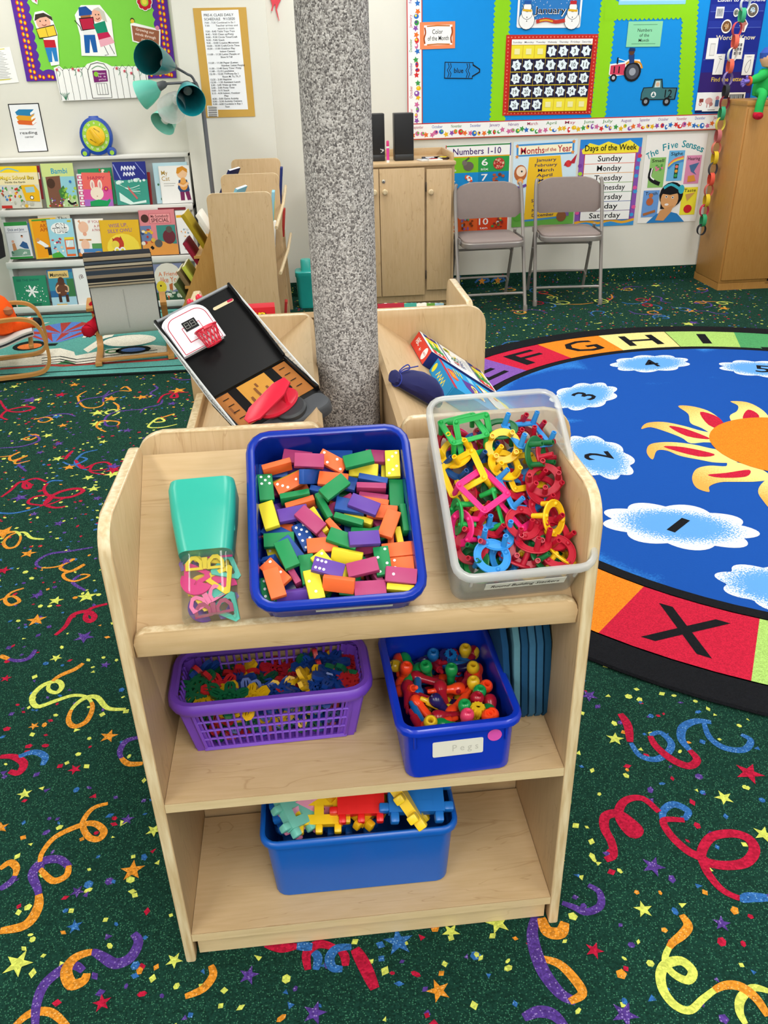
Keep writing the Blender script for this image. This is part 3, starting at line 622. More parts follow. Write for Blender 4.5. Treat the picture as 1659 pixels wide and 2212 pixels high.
for q in '''B725,385,940,390,f R385,430,615,460,f B670,465,885,465,f O735,440,840,490,f,2,2 G905,470,1040,440,f R1050,390,1250,395,f Y915,500,1135,515,f Y1245,385,1255,580,f,3,3 Y1160,362,1165,565,e
B840,545,900,560,f O680,590,760,600,f P650,495,860,600,f,0,3 O270,520,490,470,e Y345,600,550,500,h B250,500,330,500,f R560,515,640,515,f B560,590,650,590,u B665,625,780,650,e G275,548,292,725,f,5,0 O330,700,545,605,f,3,1
G735,700,850,610,f B960,572,1280,600,e R985,612,1220,635,e G1280,590,1290,760,f R990,650,1215,680,e O950,705,1180,730,e R740,730,955,625,f G420,715,645,660,e O425,770,655,720,e G640,635,765,840,e
P390,840,630,790,f Y280,725,320,860,f O265,910,500,925,f B890,760,960,770,f P990,770,1070,800,f G860,940,1035,960,f R640,840,770,1000,e Y665,795,810,985,e O760,845,915,1015,e Y825,780,1075,840,e G800,820,1055,890,e
O1085,795,1305,825,f G1040,930,1165,900,f,0,1 B240,930,340,985,f R600,850,660,900,f O1310,900,1320,1010,e G1335,780,1345,940,e Y1350,950,1360,1060,e O1245,880,1180,1060,f
Y270,1015,330,1210,f,2,2 G390,1020,510,1010,f Y650,1080,730,1030,e B450,1020,560,1150,f B545,850,650,1050,f,5,4 R980,1050,1105,1020,h P980,1100,1070,1090,f R1090,1060,1130,1090,f O650,1110,760,1100,f O1280,1160,1400,1150,f
G740,1040,970,1115,f Y1165,1135,1395,1040,h B245,1130,245,1330,u,4,5 G395,1100,490,1305,f G585,1075,625,1280,f Y840,1235,930,1245,f G1170,1180,1190,1310,f,2,2 R1385,1210,1400,1285,e O290,1250,330,1290,f,2,2
Y805,1165,1045,1210,h Y685,1155,820,1310,f,3,3 O1250,1245,1365,1240,f,4,0 G1135,1090,1065,1320,h R850,1310,1055,1270,f R340,1220,425,1420,e P670,1320,800,1350,f,6,0 G300,1310,315,1495,f,4,6 P460,1305,480,1420,e O360,1360,385,1440,f
R1230,1330,1430,1345,f,1,0 P400,1450,575,1430,h Y590,1290,635,1470,f,2,1 G970,1390,1050,1400,f,2,2 O940,1400,985,1430,e O690,1410,940,1425,h R1215,1350,1255,1400,e R1060,1380,1210,1370,f Y1280,1412,1400,1410,e'''.split():
    f = q[1:].split(','); c = q[0]; x0, y0, x1, y1 = map(float, f[:4]); pose = f[4]; a, b_ = (int(f[5]), int(f[6])) if len(f) > 5 else (0, 0)
    dm.append((c, x0, y0, x1, y1, pose, a, b_))
items = []
for i, (c, x0, y0, x1, y1, pose, a, b_) in enumerate(dm):
    k = .27727; z = .05+.012*(i/len(dm))+.018*max(0, (y0+y1)/2-900)/600
    p0 = on(DT, 500+x0*k, 890+y0*k, z); p1 = on(DT, 500+x1*k, 890+y1*k, z); c0 = (p0+p1)/2; d = p1-p0
    z += random.uniform(-.002, .004); rnd = random.uniform(-.12, .12)
    mz = min(1.0, max(0, (z)/.093)); lx = .107; ly = .128
    if d.length < .03: d = d.normalized()*.03 if d.length > 0 else V((1, 0, 0))
    e = d.normalized(); hx = abs(e.x)*DLn/2+abs(e.y)*.008; hy = abs(e.y)*DLn/2+abs(e.x)*.008
    c0.x = max(-lx+hx, min(lx-hx, c0.x)); c0.y = max(-ly+hy, min(ly-hy, c0.y))
    roll = {'f': rnd, 'e': PI/2+rnd, 'h': .85+rnd, 'u': .5}[pose]
    M = place(DT, c0.x, c0.y, z+(.004 if pose == 'f' else 0), d, roll, random.uniform(-.13, .13) if pose != 'u' else 1.0)
    o = bpy.data.objects.new('domino', domino(c, a, b_)); COL.objects.link(o); o.matrix_world = M; o['category'] = 'domino'; o['group'] = 'wooden dominoes in the dark blue tub'
    n = a+b_; nm = DC[c][0]
    wd = '%s %sdomino%s' % (nm, (NUMW[n]+'-dot ') if n else 'blank ', {'f': ' lying flat', 'e': ' on edge', 'h': ' tipped half over', 'u': ' standing on end'}[pose])
    items.append((o, wd, c0.x, c0.y))
for i in range(34):            # the layer below, glimpsed in the gaps
    c = random.choice('ROYGBP'); a = random.uniform(0, PI); x = random.uniform(-.083, .083); y = -.1+.2*i/33
    o = bpy.data.objects.new('domino', domino(c, 0, 0)); COL.objects.link(o); o.matrix_world = place(DT, x, y, .026+.012*(i % 3), (math.cos(a), math.sin(a)), random.uniform(-.3, .3), random.uniform(-.2, .2)); o['category'] = 'domino'; o['group'] = 'wooden dominoes in the dark blue tub'
    items.append((o, '%s domino mostly buried' % DC[c][0], x, y))
rx = relax(DT, [q[0] for q in items], (DLn/2, DW/2, DTk/2), lambda z: (.107+.004*z/.093, .1275+.004*z/.093, .089))
items = [(q[0], q[1], p[0], p[1]) for q, p in zip(items, rx)]
autolabel(items, .11, .13, 'the jar', 'clear tub', '', 'front rim')
# ------------------------------------------------------------------ round and square stackers
STC = {'G': ('bright green', '#12a548'), 'K': ('dark green', '#0b6a35'), 'B': ('light blue', '#2f8fdb'), 'N': ('dark blue', '#1a4f8e'), 'Y': ('yellow', '#f2c313'), 'R': ('red', '#b5122f'), 'P': ('pink', '#f3267c')}
STP = {}
def stacker(kind, c):
    """Frame ring or square with four round pegs below and four domes above."""
    k = (kind, c)
    if k in STP: return STP[k]
    m = PL(STC[c][1], .42); root = bpy.data.objects.new('%s_stacker' % ('round' if kind == 'r' else 'square'), None)
    b = MB()
    if kind == 'r':
        n = 28; b.ring(circ(0, 0, .0265, n), circ(0, 0, .0165, n), -.0015, .0015, m); b.tube([(x, y, .0008) for x, y in circ(0, 0, .0262, n)], .0017, m, 6, True)
        spots = [(.0215*math.cos(R(a)), .0215*math.sin(R(a))) for a in (45, 135, 225, 315)]
    else:
        s = .031; b.ring(rr(2*s, 2*s, .005, 2), rr(2*s-.017, 2*s-.017, .002, 2), -.0014, .0014, m)
        b.tube([(x, y, .0006) for x, y in rr(2*s, 2*s, .005, 2)], .0015, m, 6, True); spots = [(x*.0265, y*.0265) for x, y in ((1, 1), (-1, 1), (-1, -1), (1, -1))]
    for x, y in spots: b.lathe([(.0036, .001), (.0032, .003), (.0018, .0044), (0, .0048)], m, 10, T(x, y, 0))
    parts = [b.build('frame_plate')]
    for x, y in spots:
        b = MB(); b.lathe([(.0046, 0), (.0042, -.010), (.004, -.0225), (.0026, -.0225), (.0024, -.018), (0, -.018)], m, 10, T(x, y, 0)); parts.append(b.build('peg'))
    for p in parts: p.parent = root; COL.objects.unlink(p)
    STP[k] = (root, parts); return STP[k]
def put(pr, M, cat, group):
    r = pr[0].copy(); COL.objects.link(r); r.matrix_world = M; r['category'] = cat; r['group'] = group
    for p in pr[1]:
        c = p.copy(); COL.objects.link(c); c.parent = r
    return r
items = []
# kind colour x y | tilt direction in degrees (0 = toward the shelf panel, 90 = up the slope) | tilt | flipped pegs up | depth
ST = '''rR1020,440,0,10,1,62 rR860,450,90,20,1,58 rR620,470,40,30,0,55 rP430,480,20,40,0,55 rK720,440,100,25,0,78 sB930,500,60,25,1,80 rR300,560,180,50,0,56 rN560,600,0,15,1,60 sG430,420,95,20,0,86 sG520,510,300,35,0,84
rY360,640,170,25,1,74 rN380,740,0,20,1,56 rY745,590,250,22,1,84 rK1000,650,330,50,1,84 rR1120,680,350,55,1,72 sY900,790,0,15,0,58 rY760,735,10,15,1,74 sY560,960,40,20,0,52 sB860,960,20,35,1,66 rR830,890,0,25,0,60
rR1100,930,10,12,1,70 rR1075,850,200,12,1,80 sY430,800,170,28,0,82 rR340,1000,170,35,0,58 rR1060,1100,20,30,0,66 sP590,930,30,14,0,92 sG770,1080,0,50,0,60 sP870,1080,20,30,0,62 rG385,1140,180,80,0,70 rR640,1190,30,25,1,62
rP420,1230,190,60,0,70 rB690,1290,80,18,1,74 rR460,1370,200,30,1,66 rR1150,1270,350,15,1,70 rY1140,1150,330,48,0,86 rR900,1190,0,8,0,80 rR980,1330,80,28,1,80 rR930,1400,260,15,1,70 rK640,1400,0,20,0,52 rK510,1510,180,40,1,56
rK1050,1500,10,45,1,58 rR850,1500,60,50,1,54 rY1250,1450,40,50,0,58 rR1235,1430,0,6,0,72 rB660,1450,0,6,0,80 rB760,1530,0,30,0,50'''.split()
for q in ST:
    f = q[2:].split(','); x, y, az, tl, fl_, z = map(float, f); z = z/1000-.004; kind, c = q[0], q[1]
    p = on(CT, 880+x*.27727, 800+y*.27727, z)
    lx = .0935*(.9+.1*z/.112)-.028*abs(math.cos(R(tl)))-.002; ly = .1405*(.9+.1*z/.112)-.03; p.x = max(-lx, min(lx, p.x)); p.y = max(-ly, min(ly, p.y))
    M = CT @ T(p.x, p.y, z) @ RZ(R(az)) @ RY(R(tl)) @ RZ(random.uniform(0, 1.5) if kind == 'r' else R(-az+(35 if c == 'P' else 12)))
    if fl_: M = M @ RX(PI)
    o = put(stacker(kind, c), M, 'stacker', 'building stackers in the clear tub')
    wd = '%s %s stacker %s' % (STC[c][0], 'round' if kind == 'r' else 'square', 'with pegs up' if fl_ else 'with pegs down')
    items.append((o, wd, p.x, p.y))
for i, (c, x, y) in enumerate((('G', -.05, -.1), ('Y', .03, -.105), ('K', .055, -.09), ('R', -.01, -.1), ('Y', -.055, -.03), ('R', .05, -.02), ('K', 0, .02), ('R', -.05, .06), ('B', .045, .07), ('Y', 0, .09), ('R', 0, -.04))):
    o = put(stacker('r', c), CT @ T(x, y, .03) @ RX(random.uniform(-.3, .3)), 'stacker', 'building stackers in the clear tub'); items.append((o, '%s round stacker deep in the pile' % STC[c][0], x, y))
autolabel(items, .09, .135, 'domino tub', 'shelf panel', '', 'front rim')
# ------------------------------------------------------------------ pegs
PGC = {'O': ('orange', '#f0441c'), 'R': ('dark red', '#a3172b'), 'Y': ('yellow', '#dcb321'), 'G': ('green', '#16924a'), 'B': ('blue', '#1565ad'), 'P': ('navy', '#221c55'), 'K': ('pink', '#e0416a')}
PGP = {}
def peg(c, fluted):
    k = (c, fluted)
    if k in PGP: return PGP[k]
    m = PL(PGC[c][1], .25); root = bpy.data.objects.new('peg', None); b = MB()
    prof = [(.0036, .004), (.0038, -.0128), (.0046, -.0138), (.007, -.0136), (.0092, -.0115), (.0105, -.007), (.0106, -.003), (.0095, .002), (.0078, .006)]
    if fluted:
        rg = []
        for r, z in [(.003, -.010), (.0035, -.0125)]+[(.0095, -.0125), (.0108, -.009), (.0105, -.002), (.0075, .006)]:
            rg.append([(r*(1+.09*(1 if j % 2 else -1)*(r > .005))*math.cos(2*PI*j/24), r*(1+.09*(1 if j % 2 else -1)*(r > .005))*math.sin(2*PI*j/24), z) for j in range(24)])
        b.loft(rg, m)
    else: b.lathe(prof, m, 18)
    hd = b.build('head'); b = MB(); b.lathe([(.0078, .006), (.0068, .012), (.0066, .034), (.0058, .036), (.0042, .036), (.0036, .046), (.0025, .0475), (0, .0475)], m, 14); sh = b.build('shaft')
    for p in (hd, sh): p.parent = root; COL.objects.unlink(p)
    PGP[k] = (root, [hd, sh]); return PGP[k]
items = []
def putpeg(c, fl_, p, d, wd):
    d = V(d).normalized(); M = PT @ look(p-d*.016, p+d) @ SX(1.08)
    o = put(peg(c, fl_), M, 'peg', 'pegs in the royal blue tray'); items.append((o, wd, p.x, p.y))
PG = '''O240,320,252,200 O172,285,168,175 O285,295,300,270 Y690,190,610,262 R790,200,715,275 Y765,195,690,255 B450,215,h R540,245,400,295 *O640,300,490,305 G430,345,410,440 *P330,395,200,380 *R510,390,565,425 B740,390,800,430 R860,360,850,420 Y290,480,360,470 G310,330,370,390 O215,440,220,500 R530,450,585,540
*P590,335,h *B630,405,h Y725,310,h *P730,470,585,470 B800,430,860,430 G475,510,h Y815,510,h O890,540,900,600 B395,600,400,440 G335,530,255,610 G650,550,h R470,560,620,605 *R765,575,680,690 O240,540,h O910,590,925,560 Y820,590,830,620 Y830,650,h O935,650,h O620,635,435,665
R490,720,310,655 O250,640,275,660 R590,690,615,760 G850,715,h G980,740,975,700 R295,690,295,855 P600,780,650,790 Y560,760,485,755 B410,855,335,755 O440,790,520,865 O710,745,795,665 R825,775,h R985,810,1000,860 O935,825,912,690 G760,830,h R640,835,730,815
R365,930,310,870 O555,895,755,840 *Y840,860,h K755,905,h Y490,920,h O920,890,h O1010,870,h G660,915,700,925'''.split()
for i, q in enumerate(PG):
    fl_ = q[0] == '*'; q = q.lstrip('*'); c = q[0]; f = q[1:].split(','); k = .2833; z = .06+.014*i/len(PG)
    p = on(PT, 790+float(f[0])*k, 1310+float(f[1])*k, z)
    if f[2] == 'h':
        d = V((random.uniform(-.25, .25), random.uniform(.0, .5), -1)); nm = 'head up'
    else:
        t = on(PT, 790+float(f[2])*k, 1310+float(f[3])*k, z); d = t-p; d.z = random.uniform(-.012, .012); nm = 'lying down'
    p = V((max(-.072, min(.072, p.x)), max(-.108, min(.105, p.y)), z))
    dn = d.normalized(); e = p+dn*.035
    if abs(e.x) > .084 or abs(e.y) > .118: p.x -= dn.x*max(0, abs(e.x)-.084)*1.2; p.y -= dn.y*max(0, abs(e.y)-.118)*1.2
    p.z = max(p.z, .056); p.x = max(-.066, min(.066, p.x)); p.y = max(-.098, min(.1, p.y))
    for k in (-.016, .034):
        e = p+dn*k; p.x -= max(0, abs(e.x)-.07)*(1 if e.x > 0 else -1); p.y -= max(0, abs(e.y)-.103)*(1 if e.y > 0 else -1)
    putpeg(c, fl_, p, d, '%s %speg %s' % (PGC[c][0], 'fluted ' if fl_ else '', nm))
for i in range(46):
    c = random.choice('ORYGBPRO'); a = random.uniform(0, 2*PI); p = V((random.uniform(-.035, .035), -.075+.15*i/45, .02+.018*(i % 2)))
    putpeg(c, False, p, (math.cos(a), math.sin(a), random.uniform(-.2, .2)), '%s buried peg' % PGC[c][0])
autolabel(items, .085, .12, 'the basket', 'foam boards', '', 'front rim')
# ------------------------------------------------------------------ snowflake discs
SFC = {'R': ('red', '#b01c24'), 'G': ('green', '#0c5a38'), 'B': ('blue', '#123c8c'), 'Y': ('yellow', '#d8a90f')}
SFP = {}
def flake(c):
    if c in SFP: return SFP[c].data
    m = PL(SFC[c][1], .35); b = MB(); z0, z1 = -.003, .003
    b.ring(circ(0, 0, .0125, 24), circ(0, 0, .0085, 24), z0, z1, m); b.prism(circ(0, 0, .0048, 12), z0, z1, m)
    for i in range(6):
        F = RZ(i*PI/3); b.box((.0068, 0, 0), (.007, .0034, .006), m, F)
        F2 = RZ(i*PI/3+.0) @ T(.0195, 0, 0)
        o_ = [(-.0075, -.0068), (.002, -.0068), (.0068, -.0035), (.0068, .0035), (.002, .0068), (-.0075, .0068)]
        b.ring(o_, [(-.0045, -.0026), (.001, -.0026), (.004, -.0016), (.004, .0016), (.001, .0026), (-.0045, .0026)], z0, z1, m, F2); b.box((-.0005, 0, 0), (.009, .002, .006), m, F2)
    o = b.build('snowflake_disc'); SFP[c] = o; COL.objects.unlink(o); return o.data
items = []
def putflake(c, M, wd, x, y):
    o = bpy.data.objects.new('snowflake_disc', flake(c)); COL.objects.link(o); o.matrix_world = M @ SX(1.4, 1.4, 1.3); o['category'] = 'disc'; o['group'] = 'interlocking snowflake discs in the basket'; items.append((o, wd, x, y))
for i, q in enumerate('''R660,200,70 Y910,200,20 G790,220,30 R520,250,10 G1070,200,90 B1110,200,90 R1150,205,90 B670,250,20 R905,320,25 B740,330,15 G515,395,12 Y630,350,40 R960,390,30 Y1100,340,14 R1265,360,30 B1190,400,20 R1380,280,30 Y1400,330,30 G1430,390,60 B610,480,16 G800,465,14 Y1040,420,50 R1010,480,16 Y1170,470,40 Y400,535,18 R510,520,45 B370,410,65 R410,450,70
B900,550,15 Y705,590,40 R1390,465,20 B1200,515,25 G560,580,20 Y1110,480,60 B1060,550,30 B1270,430,35 G300,500,50'''.split()):
    c = q[0]; x, y, tl = map(float, q[1:].split(',')); z = .062+.026*(i/38); p = on(BK, 320+x*.3134, 1330+y*.3134, z)
    p.x = max(-.125, min(.125, p.x)); p.y = max(-.05, min(.05, p.y)); a = random.uniform(0, 2*PI)
    putflake(c, BK @ T(p.x, p.y, z) @ RZ(a) @ RX(R(tl if tl > 55 else tl*.6)) @ RZ(random.random()), '%s snowflake disc %s' % (SFC[c][0], 'on edge' if tl > 55 else 'tilted' if tl > 24 else 'lying flat'), p.x, p.y)
for k, x in enumerate((.07, .102)):
    for j, c in enumerate('YGRB'): putflake(c, BK @ T(x, .035, .06+.0085*j), '%s disc, layer %s of the %s' % (SFC[c][0], NUMW[j+1], ('inner stack', 'outer stack')[k]), x, .035)
for i in range(33):
    x = -.112+.224*(i % 11)/10; row = i//11; c = random.choice('RGBYRGBB'); y = -.02+random.uniform(0, .012)
    putflake(c, BK @ T(x*(.86+.05*row), y*(.9+.06*row), .02+.022*row) @ RX(R(random.uniform(20, 60))) @ RZ(random.random()), '%s disc behind the lattice, %s' % (SFC[c][0], ('bottom row', 'middle row', 'upper row')[row]), x, y)
autolabel(items, .13, .06, 'side panel', 'peg tray', '', 'front rim')
# ------------------------------------------------------------------ waffle blocks in the bottom tub
def waffle(c, s=.09, n=5, solid=False):
    """Waffle square: bars with square holes and three square teeth a side."""
    m = PL(c, .35); b = MB(); u = s/n; t = .019
    for i in range(n):
        for j in range(n):
            if i % 2 and j % 2 and not solid: continue
            b.box(((i-2)*u, (j-2)*u, 0), (u*1.02, u*1.02, t), m)
    for k in (0, 2, 4):
        for sg in (-1, 1):
            b.box(((k-2)*u, sg*(s/2+u*.42), 0), (u*.78, u*.9, t*.96), m, None, .003); b.box((sg*(s/2+u*.42), (k-2)*u, 0), (u*.9, u*.78, t*.96), m, None, .003)
    bmesh.ops.remove_doubles(b.bm, verts=b.bm.verts, dist=.00001)
    return b.build('waffle_block')
WB = [('#74c3b4', 'mint waffle block at the back of the blue tub', (335, 255), .165, (.5, .35, .5)), ('#c9799b', 'dusty pink waffle block leaning beside the mint block', (455, 285), .165, (.95, -.1, .45)),
      ('#d9a514', 'amber yellow waffle block under the shelf, behind the red block', (830, 195), .15, (.3, .1, .8)), ('#f0c418', 'yellow waffle block with teeth toward the front rim', (545, 350), .160, (.45, .05, -.06)),
      ('#e21b1b', 'bright red waffle block lying across the blue tub', (835, 255), .178, (.5, .03, -.06)), ('#cf1a22', 'red waffle block on edge below the flat red block', (950, 400), .14, (1.25, -.15, .15)),
      ('#f2cb1d', 'yellow waffle block wedged on edge beside the large blue plate', (1150, 290), .170, (.7, .75, .75)), ('#1c6fc4', 'large blue waffle plate tilted on the tub rim', (1330, 285), .18, (.42, .1, -.04)),
      ('#1155a4', 'blue waffle block upside down in the tub corner', (385, 430), .128, (1.15, .1, .3)), ('#145cae', 'blue waffle block standing against the tub end', (190, 350), .12, (.1, 1.35, .12)), ('#0f4f9c', 'dark blue waffle block deep in the tub middle', (740, 380), .1, (.2, .1, .0))]
for c, lb, (x, y), z, (rx, ry, rz) in WB:
    p = on(BT, 520+x*.3134, 1660+y*.3134, z); o = waffle(c, .10 if 'large' in lb else .084, 5, 'large' in lb or 'bright red' in lb); hx = .155-.05*abs(math.cos(ry)); p.x = max(-hx, min(hx, p.x)); p.y = max(.012 if z < .15 else -.022, min(.03, p.y))
    o.matrix_world = BT @ T(p.x, p.y, z) @ RZ(rz) @ RX(rx) @ RY(ry); tag(o, lb, 'toy block', 'waffle blocks in the bottom tub')
# ------------------------------------------------------------------ foam boards leaning in a row
lb = ['dark blue foam board, the one closest to the peg tray', 'pale blue-grey foam board, second from the peg tray', 'navy foam board, third from the peg tray', 'slate blue foam board, fourth from the peg tray', 'steel blue foam board, fifth from the peg tray', 'dark teal blue foam board against the side panel']
for i, c in enumerate(('#15456f', '#5b8b9b', '#1b4b70', '#37688a', '#2a5b80', '#12405f')):
    b = MB(); pts = [(-.08, .02), (-.065, 0), (.065, 0), (.08, .02), (.08, .17), (.055, .215), (-.055, .215), (-.08, .17)]
    b.prism(pts, -.0055, .0055, C(c, .85, .2, .1, 90), None, None, .0015); o = b.build('foam_board')
    o.matrix_world = SHM @ frame((.258+.0132*i, .192, .001), (0, 1, 0), (1, 0, .09 if i < 1 else .05)); tag(o, lb[i], 'foam board', 'foam boards beside the peg tray')
# ------------------------------------------------------------------ clear jar lying on the slope with its teal scoop lid, shapes inside
JM = SB0 @ T(-.2115, .006, .001) @ RZ(R(1.5))           # x across, y up the slope, z off the board
jw, jl, jh = .076, .205, .062
jar = thing('storage_jar', 'clear plastic jar of linking shapes with a teal scoop lid', 'jar', JM); JC = clearp(.05, '#fbffff', .05)
b = MB(); f = lambda y, d: [(x, y, z+jh/2) for x, z in rr(jw+2*d, jh+2*d, .018+d, 5)][::-1]
b.loft([f(.006, -.008), f(.001, -.004), f(.004, 0), f(.092, .001), f(.095, .003), f(.102, .003), f(.105, .001), f(jl-.004, 0), f(jl, -.006)], JC, c0=True, c1=True); b.build('jar_body', jar)
TEAL = PL('#30ab98', .3); b = MB()
f = lambda y, dw, h: [(x, y, z+jh+.001+h/2-.02) for x, z in rr(jw+.022+dw, h+.04, .016, 5)][::-1]
b.loft([f(.095, -.026, .01), f(.093, -.022, .016), f(.105, -.018, .018), f(.15, -.006, .026), f(.19, .0, .03), f(.203, -.004, .027), f(.209, -.02, .014)], TEAL, c0=True, c1=True); b.build('scoop_lid', jar)
b = MB(); b.box((jw/2+.003, .155, jh+.004), (.007, .065, .007), PL('#2da08f', .3), None, .003); b.build('lid_handle', jar)
SHC = {'P': ('pink', '#d8307c'), 'Y': ('yellow', '#e8c72a'), 'T': ('teal', '#4fb7a4'), 'V': ('violet', '#6c4aa0'), 'M': ('maroon', '#9c2350')}
items = []
def linkshape(kind, c):
    m = PL(SHC[c][1], .3); b = MB(); t = .0016
    if kind == 0:    # bow with two windows
        o_ = [(-.026, -.012), (.026, -.012), (.03, -.006), (.02, .012), (-.02, .012), (-.03, -.006)]
        for s in (-1, 1): b.ring([(s*.016+x, y) for x, y in ((-.013, -.01), (.013, -.01), (.013, .002), (.004, .012), (-.004, .012), (-.013, .002))], [(s*.016+x, y-.001) for x, y in ((-.0075, -.005), (.0075, -.005), (.0075, .001), (.0025, .007), (-.0025, .007), (-.0075, .001))], -t, t, m)
        b.box((0, 0, 0), (.008, .018, 2*t), m)
    elif kind == 1: b.ring([(-.02, -.018), (.02, -.018), (.024, -.012), (.003, .022), (-.003, .022), (-.024, -.012)], [(-.012, -.011), (.012, -.011), (.014, -.008), (.0015, .011), (-.0015, .011), (-.014, -.008)], -t, t, m)
    else:
        b.prism(arc(0, 0, .024, 0, 180, 12)+[(-.003, 0), (-.003, .008), (.0005, .008), (.0005, 0)], -t, t, m)
    return b.build('linking_shape')
for i, (k, c, x, y, z, rx, rz) in enumerate(((0, 'Y', -.004, .094, .066, .25, 0), (2, 'P', -.022, .066, .060, .2, 2.7), (1, 'P', -.028, .078, .058, .1, .5), (1, 'Y', .028, .068, .058, .2, -.7), (2, 'T', .012, .062, .05, .1, 3.4), (1, 'T', .034, .085, .056, .3, 1.9), (0, 'M', .008, .018, .05, .7, .12), (0, 'P', -.004, .036, .054, .5, .5), (1, 'Y', -.014, .045, .05, .5, 1.2), (1, 'T', .036, .022, .046, .9, -.5),
     (2, 'P', .025, .052, .052, .1, .1), (2, 'Y', -.012, .055, .045, .1, .4), (1, 'Y', .0, .112, .06, .3, 2), (0, 'P', .012, .116, .058, .2, 0), (0, 'V', -.022, .112, .045, .4, .3), (0, 'Y', .03, .105, .045, .3, 1.3), (1, 'V', .022, .035, .03, .3, 1), (2, 'V', -.015, .03, .025, .2, 2), (0, 'T', 0, .08, .03, .1, .6), (1, 'P', .042, .20, .045, 1.4, 1.6), (0, 'M', -.02, .15, .03, .2, .8), (0, 'Y', .015, .17, .03, .1, 1.9))):
    o = linkshape(k, c); o.matrix_world = JM @ T(x*.72, y*.86+.002, z*.8) @ RZ(rz) @ RX(rx*.6) @ SX(.95); o['category'] = 'linking shape'; o['group'] = 'linking shapes inside the jar'; items.append((o, '%s %s piece in the jar' % (SHC[c][0], ('bow', 'triangle', 'half-round')[k]), x, y-.1))
autolabel(items, .045, .09, 'shelf side', 'domino tub', '', 'jar base')
# ------------------------------------------------------------------ toy basketball game on the slope behind
TM = T(-.128, 1.505, .905) @ (RZ(.457) @ RY(-.307) @ RX(.25)) @ SX(.90)     # x across, -y court, +y board
tw, tc, th_, ta = .186, .136, .222, .38
toy = thing('basketball_game', 'black tabletop basketball game with red hoop and launcher on the slanted shelf', 'toy', TM)
BLK, GRY, RED = C('#060608', .38, .3, .03, 20), PL('#8f9296', .4), PL('#d4203c', .3)
BP = RX(ta)                                                     # back panel frame (y runs up the panel)
b = MB(); F = BP
sl = [(-.088, .002), (.088, .002), (.09, th_-.008), (.084, th_), (-.084, th_), (-.09, th_-.008)]
b.prism(sl, -.006, 0, BLK, F); b.prism([(x+.055, y+.185) for x, y in rr(.05, .008, .004)], .0002, .0006, PA('#d8c9a4'), F); b.prism([(x+.072, y+.186) for x, y in rr(.014, .006, .003)], .0004, .0008, PA('#c03050'), F)
b.box((0, th_-.001, -.002), (.176, .006, .012), GRY, F, .002)
for sx in (-1, 1): b.box((sx*.0895, th_/2, .004), (.006, th_-.004, .018), BLK, F, .0015)
b.build('back_panel', toy)
for x in (.0, .022): b = MB(); b.lathe([(.004, 0), (.0075, .003), (.008, .009), (.005, .014), (0, .015)], RED, 12, BP @ T(x, th_+.001, -.004) @ RX(-PI/2)); b.build('red_knob', toy)
b = MB(); b.box((0, -tc/2-.008, -.010), (.184, tc+.02, .018), BLK, None, .004)
for sx in (-1, 1): b.box((sx*.0895, -tc/2, .003), (.006, tc, .014), BLK, None, .0015)
b.build('base_tray', toy)
b = MB(); A = Art(.168, .118, T(0, -.066, -.0005)); A.sheet(C('#c98f3a', .4, .4, .1, 30), .0006)
for (x0, x1, m_) in ((0, .2, '#a9692e'), (.8, 1, '#a9692e')): A.rect(x0, 0, x1, 1, C(m_, .4))
for x0, x1 in ((.18, .3), (.7, .82)): A.rect(x0, 0, x1, .72, BLK)
for i in range(20):
    x, y = random.uniform(.02, .92), random.uniform(.03, .9)
    if not (.16 < x < .3 or .66 < x < .84): A.rect(x, y, x+.03, y+.12, C('#7d4a22', .4))
A.line([(.3, .72), (.35, .85), (.5, .92), (.65, .85), (.7, .72)], .008, BLK, 4)
for x in (.1, .9):
    for k in range(4): A.rect(x-.04, .15+.2*k, x+.04, .17+.2*k, BLK)
A.build('court', toy, flat=True)
# backboard
b = MB(); QB = BP @ T(-.036, .158, .020) @ RX(.10)
o_ = [(-.05, -.052), (.05, -.052)]+arc(.022, .018, .028, 0, 90, 6)+arc(-.022, .018, .028, 90, 180, 6)
WHP = PL('#eceaf2', .3); b.prism(o_, -.004, 0, WHP, QB, None, .0012); b.prism([(x*1.02-.004, y*1.02+.004) for x, y in o_], -.018, -.012, WHP, QB, None, .001); b.box((0, -.02, -.011), (.06, .05, .014), WHP, QB); b.build('backboard', toy)
A = Art(.1, .1, QB @ T(0, -.004, .0003)); RL = PA('#b81f3a')
op = [(.06, .96), (.06, .32)]+[(.28-.22*math.cos(R(a)), .28-.22*math.sin(R(a))+.04) for a in range(0, 91, 15)]+[(.72+.22*math.sin(R(a)), .32-.22*math.cos(R(a))) for a in range(0, 91, 15)]+[(.94, .96), (.06, .96)]
A.line(op, .016, RL); A.line([(.3, .76), (.3, .4), (.7, .4), (.7, .76), (.29, .76)], .018, RL); A.build('red_outline', toy, flat=True)
b = MB(); b.box((0, .006, .001), (.03, .022, .003), BLK, QB); b.build('score_display', toy)
A = Art(.03, .022, QB @ T(0, .006, .0027)); dg = PA('#b7b9b4')
for ox in (.1, .54):
    for s in ([(0, .2), (.3, .2)], [(0, .5), (.3, .5)], [(0, .8), (.3, .8)], [(0, .2), (0, .8)], [(.3, .2), (.3, .8)]): A.line([(ox+x+.02*(1-y), y) for x, y in s], .022, dg)
    A.oval(ox+.37, .8, .018, dg)
A.build('digit_segments', toy, flat=True)
